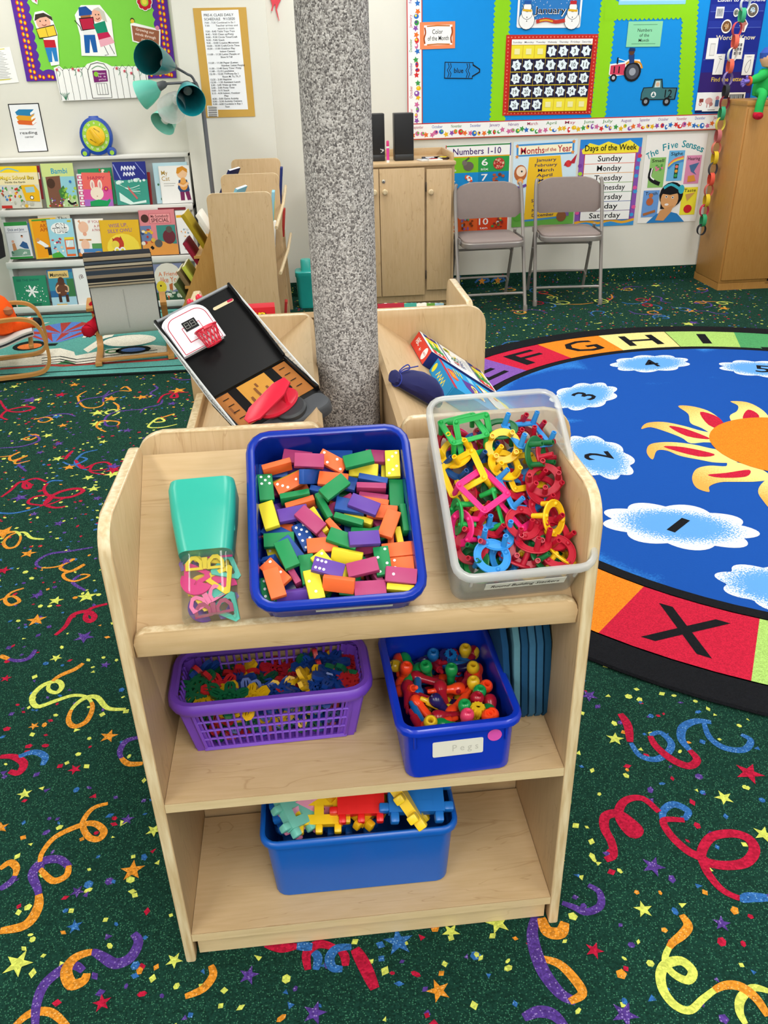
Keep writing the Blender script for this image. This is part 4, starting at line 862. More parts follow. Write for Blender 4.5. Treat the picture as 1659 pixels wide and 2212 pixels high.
# hoop and net (horizontal-ish ring in front of the board)
HM = QB @ T(.016, -.030, .026); Hc = HM.to_3x3().inverted() @ (TM.to_3x3().inverted() @ V((0.1, 0.05, 1))).normalized()
HF = HM @ frame((0, 0, 0), (1, 0, 0), (0, .93, .36))
b = MB(); b.tube([(x, y, 0) for x, y in circ(0, 0, .0235, 28)], .0024, RED, 8, True, HF); b.box((0, -.0245, -.002), (.02, .007, .006), RED, HF, .001); b.build('hoop', toy)
b = MB(); n = 14
for i in range(n):
    for sg in (-1, 1):
        P = [((.0235-.0075*t)*math.cos(2*PI*(i/n+sg*t*.11)), (.0235-.0075*t)*math.sin(2*PI*(i/n+sg*t*.11)), -.036*t) for t in (0, .33, .66, 1)]
        b.tube(P, .00125, RED, 5, False, HF)
b.tube([(x, y, -.036) for x, y in circ(0, 0, .016, 20)], .0016, RED, 6, True, HF); b.build('net', toy)
# grey side nets: triangles from the panel top over the fold to the court end
for sx in (-1, 1):
    b = MB(); top = BP @ V((0, th_-.006, .006)); mid = V((0, .005, .036)); end = V((0, -tc+.006, .006)); x = sx*.0925; NM = PL('#c9cccd', .4)
    pts = [V((x, *p[1:])) for p in (top, mid, end)]; low = [V((x, *(BP @ V((0, th_-.02, -.002)))[1:])), V((x, 0.0, -.001)), V((x, -tc+.006, .0))]
    b.tube(smooth(pts, 8), .0022, NM, 6); b.tube(low, .0018, NM, 6)
    U = smooth(pts, 12); D = smooth(low, 12)
    for k in range(len(U)-3):
        b.tube([U[k], D[k+3]], .0007, NM, 4, caps=False); b.tube([U[k+3], D[k]], .0007, NM, 4, caps=False)
    b.build('side_net', toy)
b = MB(); f = lambda z, d: [(x, y-tc-.034, z) for x, y in rr(.178+2*d, .052+2*d, .02+d)]
DG = PL('#43464b', .5); b.loft([f(-.018, -.002), f(-.016, 0), f(.002, 0), f(.008, -.004), f(.01, -.012)], DG, c0=True, c1=True); b.lathe([(.032, 0), (.032, .008), (.028, .012), (0, .012)], PL('#2f3236', .5), 24, T(.012, -tc-.022, .009)); b.build('launcher_base', toy)
b = MB(); F = T(-.004, -tc-.004, .022) @ RZ(.12) @ RX(.15); b.lathe([(.0, 0), (.044, 0), (.047, .006), (.043, .011), (.026, .006), (0, .005)], RED, 28, F, .62)
b.prism([(-.062, -.006), (-.04, -.018), (.025, -.018), (.05, -.008), (.05, .010), (.025, .019), (-.04, .018), (-.062, .008)], .028, .034, RED, F @ T(-.006, 0, 0) @ RY(-.3), None, .0015); b.box((.014, 0, .018), (.006, .024, .026), RED, F); b.box((-.045, 0, .008), (.012, .014, .016), RED, F, .002); b.build('launcher', toy)
# ------------------------------------------------------------------ game boxes and the bag on the slope facing the rug
def gamebox(name, label, M, l, w, t, top, side, end):
    g = thing(name, label, 'game box', M)
    b = MB(); b.box((l/2, w/2, t/2), (l, w, t), side, None, .0008); b.box((-.0001, w/2, t/2), (.0006, w-.002, t-.002), end); b.build('box_body', g)
    return g, Art(l, w, T(l/2, w/2, t))
# box frame: x down the slope, y toward the viewer-side panel (−x of the slope), z off the board
def boxM(x, s, r): return SBR @ T(x-.3655+.0, s, .0005) @ RZ(r)
p0 = on(SBR, 906, 715, .039); px_ = on(SBR, 1054, 783, .039); d = (px_-p0); BXM = SBR @ frame((p0.x, p0.y, .0006), (d.x, d.y, 0), (0, 0, 1))
BXM = SBR @ T(p0.x, p0.y, .0006) @ RZ(-1.5) @ T(0, -.15, 0)
g1, A = gamebox('bingo_box', 'white and red alphabet bingo box lying on the slope', BXM, .2, .15, .038, None, PA('#1c2a6b'), PA('#d8402f'))
A.sheet(WHITE, .0004); Yl, Gr, Rd, Bl, Pp, Or = (PA(c) for c in ('#f0d92a', '#2f8f46', '#d63232', '#24397f', '#7a3f92', '#ee8a2c'))
for x0 in (.04, .76):
    A.rect(x0, .02, x0+.2, .2, Bl); A.rect(x0, .2, x0+.2, .48, Yl); A.rect(x0, .48, x0+.2, .78, Gr); A.rect(x0, .78, x0+.2, .98, Rd)
    for k in range(6): A.rect(x0+.02+.03*k, .3+.03*(k % 3), x0+.035+.03*k, .6+.05*(k % 2), (Gr, Yl, WHITE)[k % 3])
    A.oval(x0+.08, .11, .03, Or); A.oval(x0+.14, .11, .025, Pp); A.txt('Ff', x0+.1, .88, .12, WHITE, None, True)
for x in (.27, .73): A.rect(x-.008, 0, x+.008, 1, Bl)
for i, (ch, c) in enumerate((('A', Rd), ('B', Gr), ('C', Yl))):
    A.txt(ch, .42, .76-.17*i, .15, BLACK, None, True, PI/2); A.txt(ch, .418, .76-.17*i, .135, c, None, True, PI/2)
A.txt('BINGO', .52, .58, .1, Bl, .32, True, PI/2)
for k in range(3): A.line([(.6+.03*k, .2), (.6+.03*k, .75)], .008, PA('#8d8fa0'))
A.oval(.36, .25, .05, Yl); A.oval(.35, .28, .025, Gr); A.build('box_top', g1, flat=True)
A = Art(.15, .038, frame((-.0006, .075, .019), (0, -1, 0), (-1, 0, 0))); A.txt('ABC', .25, .4, .4, WHITE, .24, True); A.txt('4+', .52, .6, .25, WHITE); A.oval(.8, .5, .1, WHITE); A.txt('BINGO', .8, .5, .14, RL, .14, True); A.build('end_print', g1, flat=True)
q0 = on(SBR, 946, 774, .036); qx = on(SBR, 1030, 838, .046); d = qx-q0
g2_, A = gamebox('word_game_box', 'turquoise word game box lying in front of the bingo box', SBR @ T(q0.x, q0.y, .0006) @ RZ(-1.54) @ T(0, -.19, 0), .255, .19, .036, None, PA('#1c7fb8'), PA('#1f8fc6'))
A.sheet(PA('#2496d2'), .0004); A.rect(0, 0, .035, 1, RL); A.pol([(.05, .25), (.12, .2), (.14, .52), (.1, .62), (.05, .55)], PA('#d8402f')); [A.line([(.07+.02*k, .3), (.08+.02*k, .52)], .008, Yl) for k in range(3)]
A.pol([(.2, .35), (.34, .3), (.4, .5), (.38, .8), (.26, .85), (.2, .6)], PA('#57308a')); A.txt('go', .3, .58, .13, WHITE, .32, True, PI/2); A.txt('go', .298, .58, .115, Yl, .29, True, PI/2)
A.pol([(.3, .06), (.36, .06), (.36, .28), (.3, .28)], PA('#7fc6e8')); A.pol([(.4, .12), (.75, .2), (.85, .75), (.5, .7)], PA('#e9e26a')); A.pol([(.42, .2), (.66, .26), (.74, .7), (.5, .66)], WHITE)
for k in range(4): A.line([(.47+.05*k, .28), (.56+.05*k, .62)], .006, BLACK)
A.oval(.6, .3, .03, Or); A.line([(.41, .16), (.5, .7)], .012, RL)
for k in range(3): A.line([(.14+.035*k, .12), (.14+.035*k, .32)], .012, Yl)
A.build('box_top', g2_, flat=True)
A = Art(.19, .036, frame((-.0006, .095, .018), (0, -1, 0), (-1, 0, 0))); A.rect(.03, .1, .97, .9, PA('#1f88c2')); [A.line([(.3+.1*k, .7), (.36+.1*k, .3), (.4+.1*k, .65)], .02, Yl) for k in range(4)]; A.oval(.12, .5, .06, Yl); A.build('end_print', g2_, flat=True)
# velvet bag
b = MB(); n = 22; p0 = on(SBR, 862, 800, .03); p1 = on(SBR, 950, 850, .03); d = (p1-p0); Ln = d.length*1.08
VF = SBR @ frame((p0.x, p0.y, .0), (d.x, d.y, 0), (0, 0, 1)); vel, vnt, vb = newmat('velvet'); vb.inputs['Base Color'].default_value = lin('#060b4e'); vb.inputs['Roughness'].default_value = .8; vb.inputs['Sheen Weight'].default_value = .25; vb.inputs['Sheen Roughness'].default_value = .35; vb.inputs['Sheen Tint'].default_value = lin('#4a5ae0')
nz = N(vnt, 'ShaderNodeTexNoise', Scale=25.0); L(vnt, ocoord(vnt), nz.inputs['Vector']); bump(vnt, vb, nz.outputs['Fac'], .004, .5)
rg = []
for t, w_, h_ in ((-.04, .012, .010), (-.02, .028, .02), (.0, .029, .022), (.06, .026, .02), (.14, .03, .026), (.3, .044, .036), (.5, .05, .042), (.72, .05, .042), (.9, .042, .034), (1.0, .024, .02), (1.03, .004, .006)):
    w_ *= .74; h_ *= .78; rg.append([(t*Ln, w_*math.cos(2*PI*i/n)*(1+.05*math.sin(3*i+9*t)), h_*.75+h_*.72*math.sin(2*PI*i/n)+.002) for i in range(n)])
bag = thing('drawstring_bag', 'dark blue velvet drawstring bag beside the game boxes', 'bag', VF); b.loft(rg, vel, None, True, True); b.build('bag_body', bag)
b = MB(); cord = C('#1c2c8c', .7); b.tube([(.06*Ln, .021*math.cos(a), .013+.0125*math.sin(a)) for a in [2*PI*i/20 for i in range(20)]], .0013, cord, 6, True); b.tube(smooth([(.06*Ln, .01, .026), (.1*Ln, .014, .036), (.17*Ln, .018, .044), (.2*Ln, .01, .041), (.12*Ln, .004, .034), (.06*Ln, .002, .027)], 5), .0012, cord, 6); b.tube(smooth([(.06*Ln, .006, .027), (.14*Ln, .012, .036), (.24*Ln, .014, .044), (.32*Ln, .012, .053)], 5), .0012, cord, 6); b.build('drawstring', bag)
# ------------------------------------------------------------------ things on the far slope: card game box and picture books
FX = SBF
b = MB(); rb = thing('card_game_box', 'red card game box with yellow lettering behind the hoop toy', 'game box', T(*WY(553, 674, 2.21)) @ RZ(.05) @ T(0, 0, -.008))
b.box((0, 0, -.005), (.10, .05, .06), PA('#c01f2c'), None, .001); b.build('box_body', rb); A = Art(.1, .05, frame((0, -.0255, .008), (1, 0, 0), (0, -1, 0)) @ SX(1, .6, 1)); A.txt('un', .55, .5, .85, BLACK, .46, True); A.txt('un', .54, .48, .8, Yl, .42, True); A.build('box_print', rb, flat=True)
bk = ['red and black checked book', 'teal book', 'white book', 'green spotted book', 'pale blue book']
for i, (c, x, w_) in enumerate((('#a3283a', 845, .07), ('#3f9a8f', 876, .06), ('#e9e6da', 902, .05), ('#5c8f3a', 922, .045), ('#8fb7cc', 941, .045))):
    p = WY(x, 658, 2.2); b = MB(); b.box((0, 0, .02), (w_, .02, .08), PA(c), None, .001)
    for k in range(5): b.box((-w_*.4+w_*.2*k, 0, .0601), (w_*.1, .016, .0006), PA(('#1b1b1f', '#f1efe6', '#35524a', '#d8c45a', '#26433d')[(k+i) % 5]))
    o = b.build('picture_book'); o.matrix_world = T(p.x, p.y, p.z-.058) @ RX(-.2); tag(o, bk[i]+' showing its top edge behind the far panel', 'book', 'books on the rear display shelf')
# aqua bottle-like container by the column
b = MB(); at_ = thing('plastic_bin', 'aqua plastic bin standing on the floor behind the column', 'bin', T(*G(668, 690, 0)) @ T(0, .35, 0)); AQ = clearp(.0) and PL('#2fb3ac', .25)
b.loft([[(x, y, z) for x, y in rr(w_, w_, .03)] for w_, z in ((.12, .0), (.13, .02), (.14, .2), (.15, .21), (.15, .235), (.14, .24))], AQ, None, True, True); b.build('bin_body', at_); b = MB(); b.loft([[(x, y, z) for x, y in rr(w_, w_, .02)] for w_, z in ((.07, .24), (.07, .30), (.06, .31))], PL('#45c2b8', .25), None, True, True); b.build('bin_lid', at_)
# ------------------------------------------------------------------ maple book rack (three uprights, books between) and honey book display
def rack():
    r = thing('book_rack', 'maple book rack of three rounded upright panels by the pillar', 'book rack', T(0, 0, 0))
    for (x0, x1, Y, zt, nm) in ((445, 586, 4.4, .888, 0), (480, 605, 5.0, .9125, 1), (506, 611, 5.6, .938, 2)):
        xa, xb = WY(x0, 420, Y).x, WY(x1, 420, Y).x; w_ = xb-xa; b = MB()
        pts = [(0, 0), (w_+.01, 0), (w_-.005, zt*.45)]+arc(w_-.03, zt-.03, .03, 0, 90, 5)+arc(.03, zt-.03, .03, 90, 180, 5)+[(-.0, zt*.5)]
        b.prism(pts, -.009, .009, WZ_, frame((xa, Y, 0), (1, 0, 0), (0, -1, 0)), PLY, .002); b.build('upright_panel', r)
    for q_ in (((597, 492), (612, 440), (617, 402)), ((606, 590), (622, 540), (628, 505))):
        b = MB(); b.tube([WY(*u_, Y_) for u_, Y_ in zip(q_, (4.4, 5.0, 5.6))], .009, ply(), 8); b.build('dowel_rail', r)
    for z in (.12, .38, .64):
        b = MB(); b.box((-.33, 5.0, z), (.26, 1.18, .015), WY_, RY(0)); b.build('sloped_shelf', r)
rack()
RBK = [((505, 368), 5.3, '#1c2350', .17, 'navy hardback leaning in the far bay of the maple rack'), ((520, 408), 4.7, '#7db4c8', .15, 'pale blue picture book in the near bay of the maple rack')]
for (px, py), Y, c, w_, lb_ in RBK:
    p = WY(px, py, Y); b = MB(); b.box((0, 0, -.11), (.014, w_, .24), PA(c), None, .001); b.box((.0, 0, -.11), (.010, w_-.004, .241), WHITE); o = b.build('picture_book'); o.matrix_world = T(*p) @ RZ(-.3) @ RY(.5); tag(o, lb_, 'book', 'books in the maple rack')
for i, (px, py, Y, c, w_, h_) in enumerate(((594, 455, 4.75, '#86b9c9', .1, .2), (597, 510, 4.72, '#f0eee6', .05, .16), (611, 400, 5.35, '#24306a', .1, .2), (617, 480, 5.3, '#b13a34', .06, .16), (622, 668, 4.75, '#a8332f', .06, .1))):
    p = WY(px, py, Y); b = MB(); b.box((0, 0, 0), (.016, w_, h_), PA(c), None, .001); b.box((.0085, 0, 0), (.0006, w_*.8, h_*.5), PA(('#c9d85a', '#2d3340', '#e8e6da', '#f1eee2', '#efe9d8')[i])); o = b.build('picture_book'); o.matrix_world = T(p.x-.012, p.y, p.z) @ RY(.12); tag(o, ('blue and lime book at the outer edge of the near bay', 'book with white spine label in the near bay', 'navy book at the outer edge of the far bay', 'red book with white label in the far bay', 'red book low in the near bay of the maple rack')[i], 'book', 'books in the maple rack')
hd = thing('book_display', 'honey coloured sloping book display holding books edge-on', 'book display', T(0, 0, 0))
HN = wood('z', 1)
b = MB(); Y = 4.75; pts = [WY(x, y, Y) for x, y in ((459, 482), (475, 482), (478, 700), (385, 700), (402, 640))]; b.prism([(p.x, p.z) for p in pts][::-1], -.009, .009, HN, frame((0, Y, 0), (1, 0, 0), (0, -1, 0))); b.build('side_panel', hd)
b = MB(); p = WY(466, 560, Y); b.box((p.x, Y+.45, .38), (.02, .9, .6), HN); b.build('back_board', hd)
for k, (z, x) in enumerate(((.52, -.57), (.36, -.64), (.2, -.70))):
    b = MB(); b.box((x, Y+.45, z), (.12, .88, .014), wood('y', 1)); b.build('ledge', hd)
for i, (px, py, c, pg, l_, an) in enumerate(((423, 495, '#a08a1c', '#cfc7bd', .26, -.5), (443, 478, '#e8e4da', '#d5d0c8', .14, -.5), (421, 545, '#8c1d33', '#5a2030', .2, -.5), (404, 600, '#7c6a4a', '#d9d3b8', .16, -.5), (415, 590, '#b9c24a', '#e6e2c8', .16, -.5), (396, 622, '#5b6b3a', '#b8b59a', .14, -.5))):
    p = WY(px, py, Y+.12); b = MB(); b.box((0, 0, 0), (.022, .2, l_*.8), PA(c), None, .001); b.box((.002, .002, .002), (.016, .199, l_*.8), PA(pg)); o = b.build('picture_book'); o.matrix_world = T(*p) @ RY(an); tag(o, ('thick olive-yellow book, topmost on the honey display', 'white book behind the olive one on the honey display', 'dark red glossy book on the honey display', 'brown and green book low on the honey display', 'lime-edged book low on the honey display', 'moss green book lowest on the honey display')[i], 'book', 'books on the honey display')
# ------------------------------------------------------------------ the round alphabet rug
rug = thing('round_rug', 'round blue alphabet rug with a sun, clouds and numbers', 'rug', T(RUGC.x, RUGC.y, 0))
RK = {k: carpet(v, 330., None, .22) for k, v in dict(k='#17181c', r='#c3203c', o='#f08423', c='#f3dc8d', l='#a8cd6c', g='#4f9c62', p='#7f53a8', b='#2360c0', w='#f2f2ee', s='#5f9fe0', t='#3f8f8a').items()}
def skymat():
    m, nt, b = newmat('carpet_blue_sky'); v = ocoord(nt)
    pos = [(1.755, 4.107), (2.30, 3.93), (1.268, 3.687), (1.11, 3.001), (1.2, 2.402), (1.36, 1.98), (1.9, 2.99)]
    acc = None
    for i, (x, y) in enumerate(pos):
        d = N(nt, 'ShaderNodeVectorMath', operation='DISTANCE'); L(nt, v, d.inputs[0]); d.inputs[1].default_value = (x-RUGC.x, y-RUGC.y, .012)
        mr = N(nt, 'ShaderNodeMapRange', interpolation_type='SMOOTHSTEP'); r0, r1 = ((.22, .42), (.6, .95))[i == 6]
        mr.inputs['From Min'].default_value = r0; mr.inputs['From Max'].default_value = r1; mr.inputs['To Min'].default_value = 1.0; mr.inputs['To Max'].default_value = 0.0; L(nt, d.outputs['Value'], mr.inputs['Value'])
        if acc is None: acc = mr.outputs[0]
        else:
            mx = N(nt, 'ShaderNodeMath', operation='MAXIMUM'); L(nt, acc, mx.inputs[0]); L(nt, mr.outputs[0], mx.inputs[1]); acc = mx.outputs[0]
    no = N(nt, 'ShaderNodeTexNoise', Scale=3.0, Detail=9.0); L(nt, v, no.inputs['Vector'])
    fi = N(nt, 'ShaderNodeTexNoise', Scale=140.0, Detail=2.0); L(nt, v, fi.inputs['Vector'])
    a = N(nt, 'ShaderNodeMath', operation='MULTIPLY_ADD'); a.inputs[1].default_value = .5; L(nt, fi.outputs['Fac'], a.inputs[0]); L(nt, acc, a.inputs[2])
    a2 = N(nt, 'ShaderNodeMath', operation='MULTIPLY_ADD'); a2.inputs[1].default_value = .9; L(nt, no.outputs['Fac'], a2.inputs[0]); L(nt, a.outputs[0], a2.inputs[2])
    L(nt, ramp(nt, a2.outputs[0], [(.42, '#6cabe6'), (.72, '#2f7acc'), (1.0, '#184fa6')]), b.inputs['Base Color'])
    b.inputs['Roughness'].default_value = .95; b.inputs['Specular IOR Level'].default_value = .1; bump(nt, b, fi.outputs['Fac'], .003, .5); return m
def cloudmat(cx, cy, rot):
    m, nt, b = newmat('carpet_cloud'); v = ocoord(nt)
    mp = N(nt, 'ShaderNodeMapping'); L(nt, v, mp.inputs['Vector']); mp.inputs['Location'].default_value = (-cx, -cy, -RT)
    m2 = N(nt, 'ShaderNodeMapping'); m2.inputs['Rotation'].default_value = (0, 0, -rot); L(nt, mp.outputs[0], m2.inputs['Vector']); mp = N(nt, 'ShaderNodeMapping'); mp.inputs['Scale'].default_value = (.78, 1.35, 1); L(nt, m2.outputs[0], mp.inputs['Vector'])
    ln = N(nt, 'ShaderNodeVectorMath', operation='LENGTH'); L(nt, mp.outputs[0], ln.inputs[0])
    fi = N(nt, 'ShaderNodeTexNoise', Scale=170.0, Detail=2.0); L(nt, v, fi.inputs['Vector'])
    a = N(nt, 'ShaderNodeMath', operation='MULTIPLY_ADD'); a.inputs[1].default_value = .22; L(nt, fi.outputs['Fac'], a.inputs[0]); L(nt, ln.outputs['Value'], a.inputs[2])
    L(nt, ramp(nt, a.outputs[0], [(.235, '#5b9ee4'), (.275, '#f1f3f2')]), b.inputs['Base Color']); b.inputs['Roughness'].default_value = .95; bump(nt, b, fi.outputs['Fac'], .003, .4); return m
rb_ = MB(); n = 96; RT = .012
ring_ = lambda r, z: [(r*math.cos(2*PI*i/n), r*math.sin(2*PI*i/n), z) for i in range(n)]
rb_.loft([ring_(1.75, 0), ring_(1.757, .006), ring_(1.752, RT), ring_(1.64, RT)], RK['k']); rb_.loft([ring_(1.345, RT), ring_(1.30, RT)], RK['k']); rb_.flat([p[:2] for p in ring_(1.30, 0)], RT, skymat())
order = 'ABCDEFGHIJKLMNOPQRSTUVWXYZ'
acol = dict(E='p', F='r', G='o', H='c', I='l', J='g', K='t', L='b', W='l', X='r', Y='o', Z='c', A='l', B='g', C='t', D='b')
aH = math.degrees(math.atan2(4.646-RUGC.y, 1.836-RUGC.x)); aX = math.degrees(math.atan2(1.756-RUGC.y, .932-RUGC.x))+360
step = ((aX-aH)/(order.index('H')+26-order.index('X')))
for i, ch in enumerate(order):
    k = order.index('H')-i
    if k < -12: k += 26
    a = aH+step*k if k >= 0 else aH+k*((360-10*step)/16)
    w_ = step if k >= 0 else (360-10*step)/16
    lo, hi = a-w_/2, a+w_/2
    rb_.loft([[(r*math.cos(R(lo+(hi-lo)*j/6)), r*math.sin(R(lo+(hi-lo)*j/6)), RT) for j in range(7)] for r in (1.645, 1.34)], RK[acol.get(ch, 'rocglpb'[i % 7])], closed=False)
    rb_.text(ch, 1.495*math.cos(R(a)), 1.495*math.sin(R(a)), .185, RT+.0006, RK['k'], .2 if ch not in 'IJ' else (.05 if ch == 'I' else .12), True, R(a-90))
cloud = [(0, .13), (.07, .16), (.13, .12), (.2, .12), (.235, .06), (.22, 0), (.25, -.05), (.2, -.11), (.13, -.1), (.08, -.14), (0, -.12), (-.06, -.14), (-.12, -.1), (-.19, -.11), (-.23, -.05), (-.21, .01), (-.22, .08), (-.15, .12), (-.09, .1)]
for i, (px, py) in enumerate(((1465, 1135), (1290, 985), (1262, 855), (1405, 785), (1648, 797), (1712, 1275))):
    p = G(px, py, RT); x, y = p.x-RUGC.x, p.y-RUGC.y; a = math.atan2(y, x)-PI/2; kz = 1.18 if i == 0 else 1.0; nl = 9; cc = [V((kz*.215*(.86+.16*abs(math.sin(nl*t/2+.4*i)))*math.cos(t), kz*.135*(.84+.18*abs(math.sin(nl*t/2+.4*i)))*math.sin(t), 0)) for t in [2*PI*j/90 for j in range(90)]]
    rot = a+(0.5 if i == 0 else 0)
    pts = [(x+q.x*math.cos(rot)-q.y*math.sin(rot), y+q.x*math.sin(rot)+q.y*math.cos(rot)) for q in cc]
    # scallops
    rb_.flat(pts, RT+.0005, cloudmat(x, y, rot)); rb_.text(str(i+1) if i < 5 else '12', x, y, .11, RT+.001, RK['k'], .03 if i == 0 else .075, True, a)
sx_, sy_ = G(1690, 962, RT).x-RUGC.x+.02, G(1690, 962, RT).y-RUGC.y
fm, fnt, fb = newmat('carpet_flame'); v = ocoord(fnt); ds = N(fnt, 'ShaderNodeVectorMath', operation='DISTANCE'); L(fnt, v, ds.inputs[0]); ds.inputs[1].default_value = (sx_, sy_, RT)
fi = N(fnt, 'ShaderNodeTexNoise', Scale=150.0); L(fnt, v, fi.inputs['Vector']); a = N(fnt, 'ShaderNodeMath', operation='MULTIPLY_ADD'); a.inputs[1].default_value = .25; L(fnt, fi.outputs['Fac'], a.inputs[0]); L(fnt, ds.outputs['Value'], a.inputs[2])
L(fnt, ramp(fnt, a.outputs[0], [(.5, '#f4dc85'), (.68, '#eea347')]), fb.inputs['Base Color']); fb.inputs['Roughness'].default_value = .95
def flame(a0, ln, wd, bend, k):
    c = [(0.25, wd), (.25+ln*.35, wd*.95), (.25+ln*.7, wd*.7+bend*.35), (.25+ln*1.02, bend*1.3), (.25+ln*.85, -wd*.05+bend*.6), (.25+ln*.5, -wd*.75+bend*.1), (.25, -wd)]
    def tr(q): return (sx_+q[0]*math.cos(R(a0))-q[1]*math.sin(R(a0)), sy_+q[0]*math.sin(R(a0))+q[1]*math.cos(R(a0)), 0)
    P = smooth([tr(q) for q in c[:4]], 4)+smooth([tr(q) for q in c[3:]], 4)[1:]; rb_.flat([(p.x, p.y) for p in P], RT+.0004+.0001*k, fm)
    c2 = [(.27, 0), (.25+ln*.3, wd*.42), (.25+ln*.62, bend*.42+wd*.1), (.25+ln*.34, -wd*.3+bend*.05)]
    rb_.flat([(p.x, p.y) for p in smooth([tr(q) for q in c2], 4, True)], RT+.0011, RK['r'])
for k, a0 in enumerate((52, 26, 0, -26, -52)): flame(a0, .37 if k % 2 else .4, .095, (.10, -.1)[k % 2 if a0 > 90 else 0], k)
def gflat(P, z, m):
    q = [(1000+x*.3972, 640+y*.3972) for x, y in P]; q = smooth([tuple(G(*c, RT)) for c in q], 4, True); rb_.flat([(p.x-RUGC.x, p.y-RUGC.y) for p in q], z, m)
for k, P in enumerate(([(970, 722), (1000, 690), (1090, 684), (1200, 705), (1310, 735), (1500, 770), (1500, 830), (1340, 795), (1240, 800), (1190, 770), (1100, 735), (1020, 712)],
  [(1032, 888), (1000, 852), (1012, 810), (1070, 795), (1160, 795), (1260, 808), (1360, 830), (1500, 850), (1500, 900), (1380, 905), (1290, 890), (1180, 868), (1110, 840), (1055, 840)],
  [(1170, 598), (1240, 598), (1330, 622), (1395, 665), (1440, 720), (1520, 760), (1480, 800), (1390, 770), (1300, 718), (1238, 690), (1225, 640)],
  [(1455, 572), (1540, 576), (1610, 606), (1659, 650), (1690, 720), (1690, 790), (1560, 770), (1490, 720), (1450, 655), (1490, 625), (1495, 595)],
  [(1338, 1065), (1270, 1042), (1246, 990), (1270, 940), (1340, 922), (1430, 925), (1450, 900), (1600, 930), (1680, 990), (1600, 1008), (1500, 1010), (1400, 1012), (1340, 1035)],
  [(1690, 1170), (1630, 1110), (1605, 1060), (1635, 1010), (1720, 960), (1780, 1040), (1700, 1080)])): gflat(P, RT+.0004+.0001*k, fm)
for P in ([(1120, 708), (1210, 722), (1345, 776), (1220, 762)], [(1092, 820), (1200, 822), (1368, 860), (1280, 872)], [(1290, 630), (1390, 660), (1428, 728), (1335, 700)], [(1550, 618), (1610, 650), (1592, 715), (1522, 672)], [(1332, 972), (1430, 962), (1556, 945), (1540, 982), (1400, 988)]): gflat(P, RT+.0013, RK['r'])
rb_.flat(circ(sx_, sy_, .30, 40), RT+.002, RK['o']); rb_.build('rug_pile', rug, flat=True)
# ------------------------------------------------------------------ folding chairs
STL, VIN = C('#8f8984', .35, .5, .03, 20, .2), C('#8b7d78', .55, .4, .06, 50)
def fold_chair(M, label, group):
    c = thing('folding_chair', label, 'chair', M, group); w_ = .215
    for sx in (-1, 1):
        b = MB(); P = [(sx*w_, -.235, 0), (sx*w_, -.12, .36), (sx*w_*.99, -.01, .70)]+([(sx*w_*.93, .012, .755)] if sx else [])
        b.tube(smooth(P, 6), .0115, STL, 8); b.build('front_leg', c); b = MB(); b.lathe([(.0145, 0), (.015, .03), (.0125, .04)], STL, 10, T(sx*w_, -.234, 0)); b.build('foot_cap', c)
        b = MB(); b.tube([(sx*(w_-.022), .215, 0), (sx*(w_-.022), .03, .47)], .0105, STL, 8); b.build('rear_leg', c)
        b = MB(); b.box((sx*(w_-.012), -.03, .435), (.006, .24, .03), STL); b.build('seat_bracket', c)
    for y, z, n_ in ((-.199, .11, 'front_stretcher'), (.16, .14, 'rear_stretcher'), (.085, .34, 'rear_stretcher')):
        w2 = w_-(.0 if n_[0] == 'f' else .022); b = MB(); b.tube(smooth([(-w2, y, z-.03), (-w2+.008, y, z-.008), (-w2+.03, y, z), (w2-.03, y, z), (w2-.008, y, z-.008), (w2, y, z-.03)], 4), .008, STL, 8); b.build(n_, c)
    b = MB(); f = lambda d, z: [(x, y-.05, z) for x, y in rr(.385+2*d, .385+2*d, max(.015, .06+d*.6))]
    b.loft([f(0, .405), f(.002, .412), f(.002, .432), f(-.004, .437)], STL, None, True); b.build('seat_pan', c)
    b = MB(); b.loft([f(-.004, .435), f(-.006, .446), f(-.02, .454), f(-.07, .459)], VIN, None, False, True); b.build('seat', c)
    b = MB(); rg = []
    for t in range(13):
        x = -w_*1.0+2*w_*t/12; q = abs(t-6)/6; y0 = -.005-.028*(q**2)+.03; h0, h1 = .548, .762-.03*max(0, q-.55)**1.2*3.2
        if t in (0, 12): h0 += .03; h1 -= .02
        rg.append([(x, y0-.014, h0), (x, y0-.019, (h0+h1)/2-.02), (x, y0-.014+.022, h1-.004), (x, y0+.016, h1), (x, y0+.026, h1-.01), (x, y0+.012, (h0+h1)/2), (x, y0-.002, h0)])
    b.loft(rg, VIN, None, True, True); b.build('backrest', c); return c
fold_chair(T(1.147, 5.50, 0) @ RZ(.02), 'grey padded folding chair beside the maple cabinet', 'padded folding chairs along the wall')
fold_chair(T(1.695, 5.60, 0) @ RZ(-.09), 'grey padded folding chair in front of the weekday poster', 'padded folding chairs along the wall')
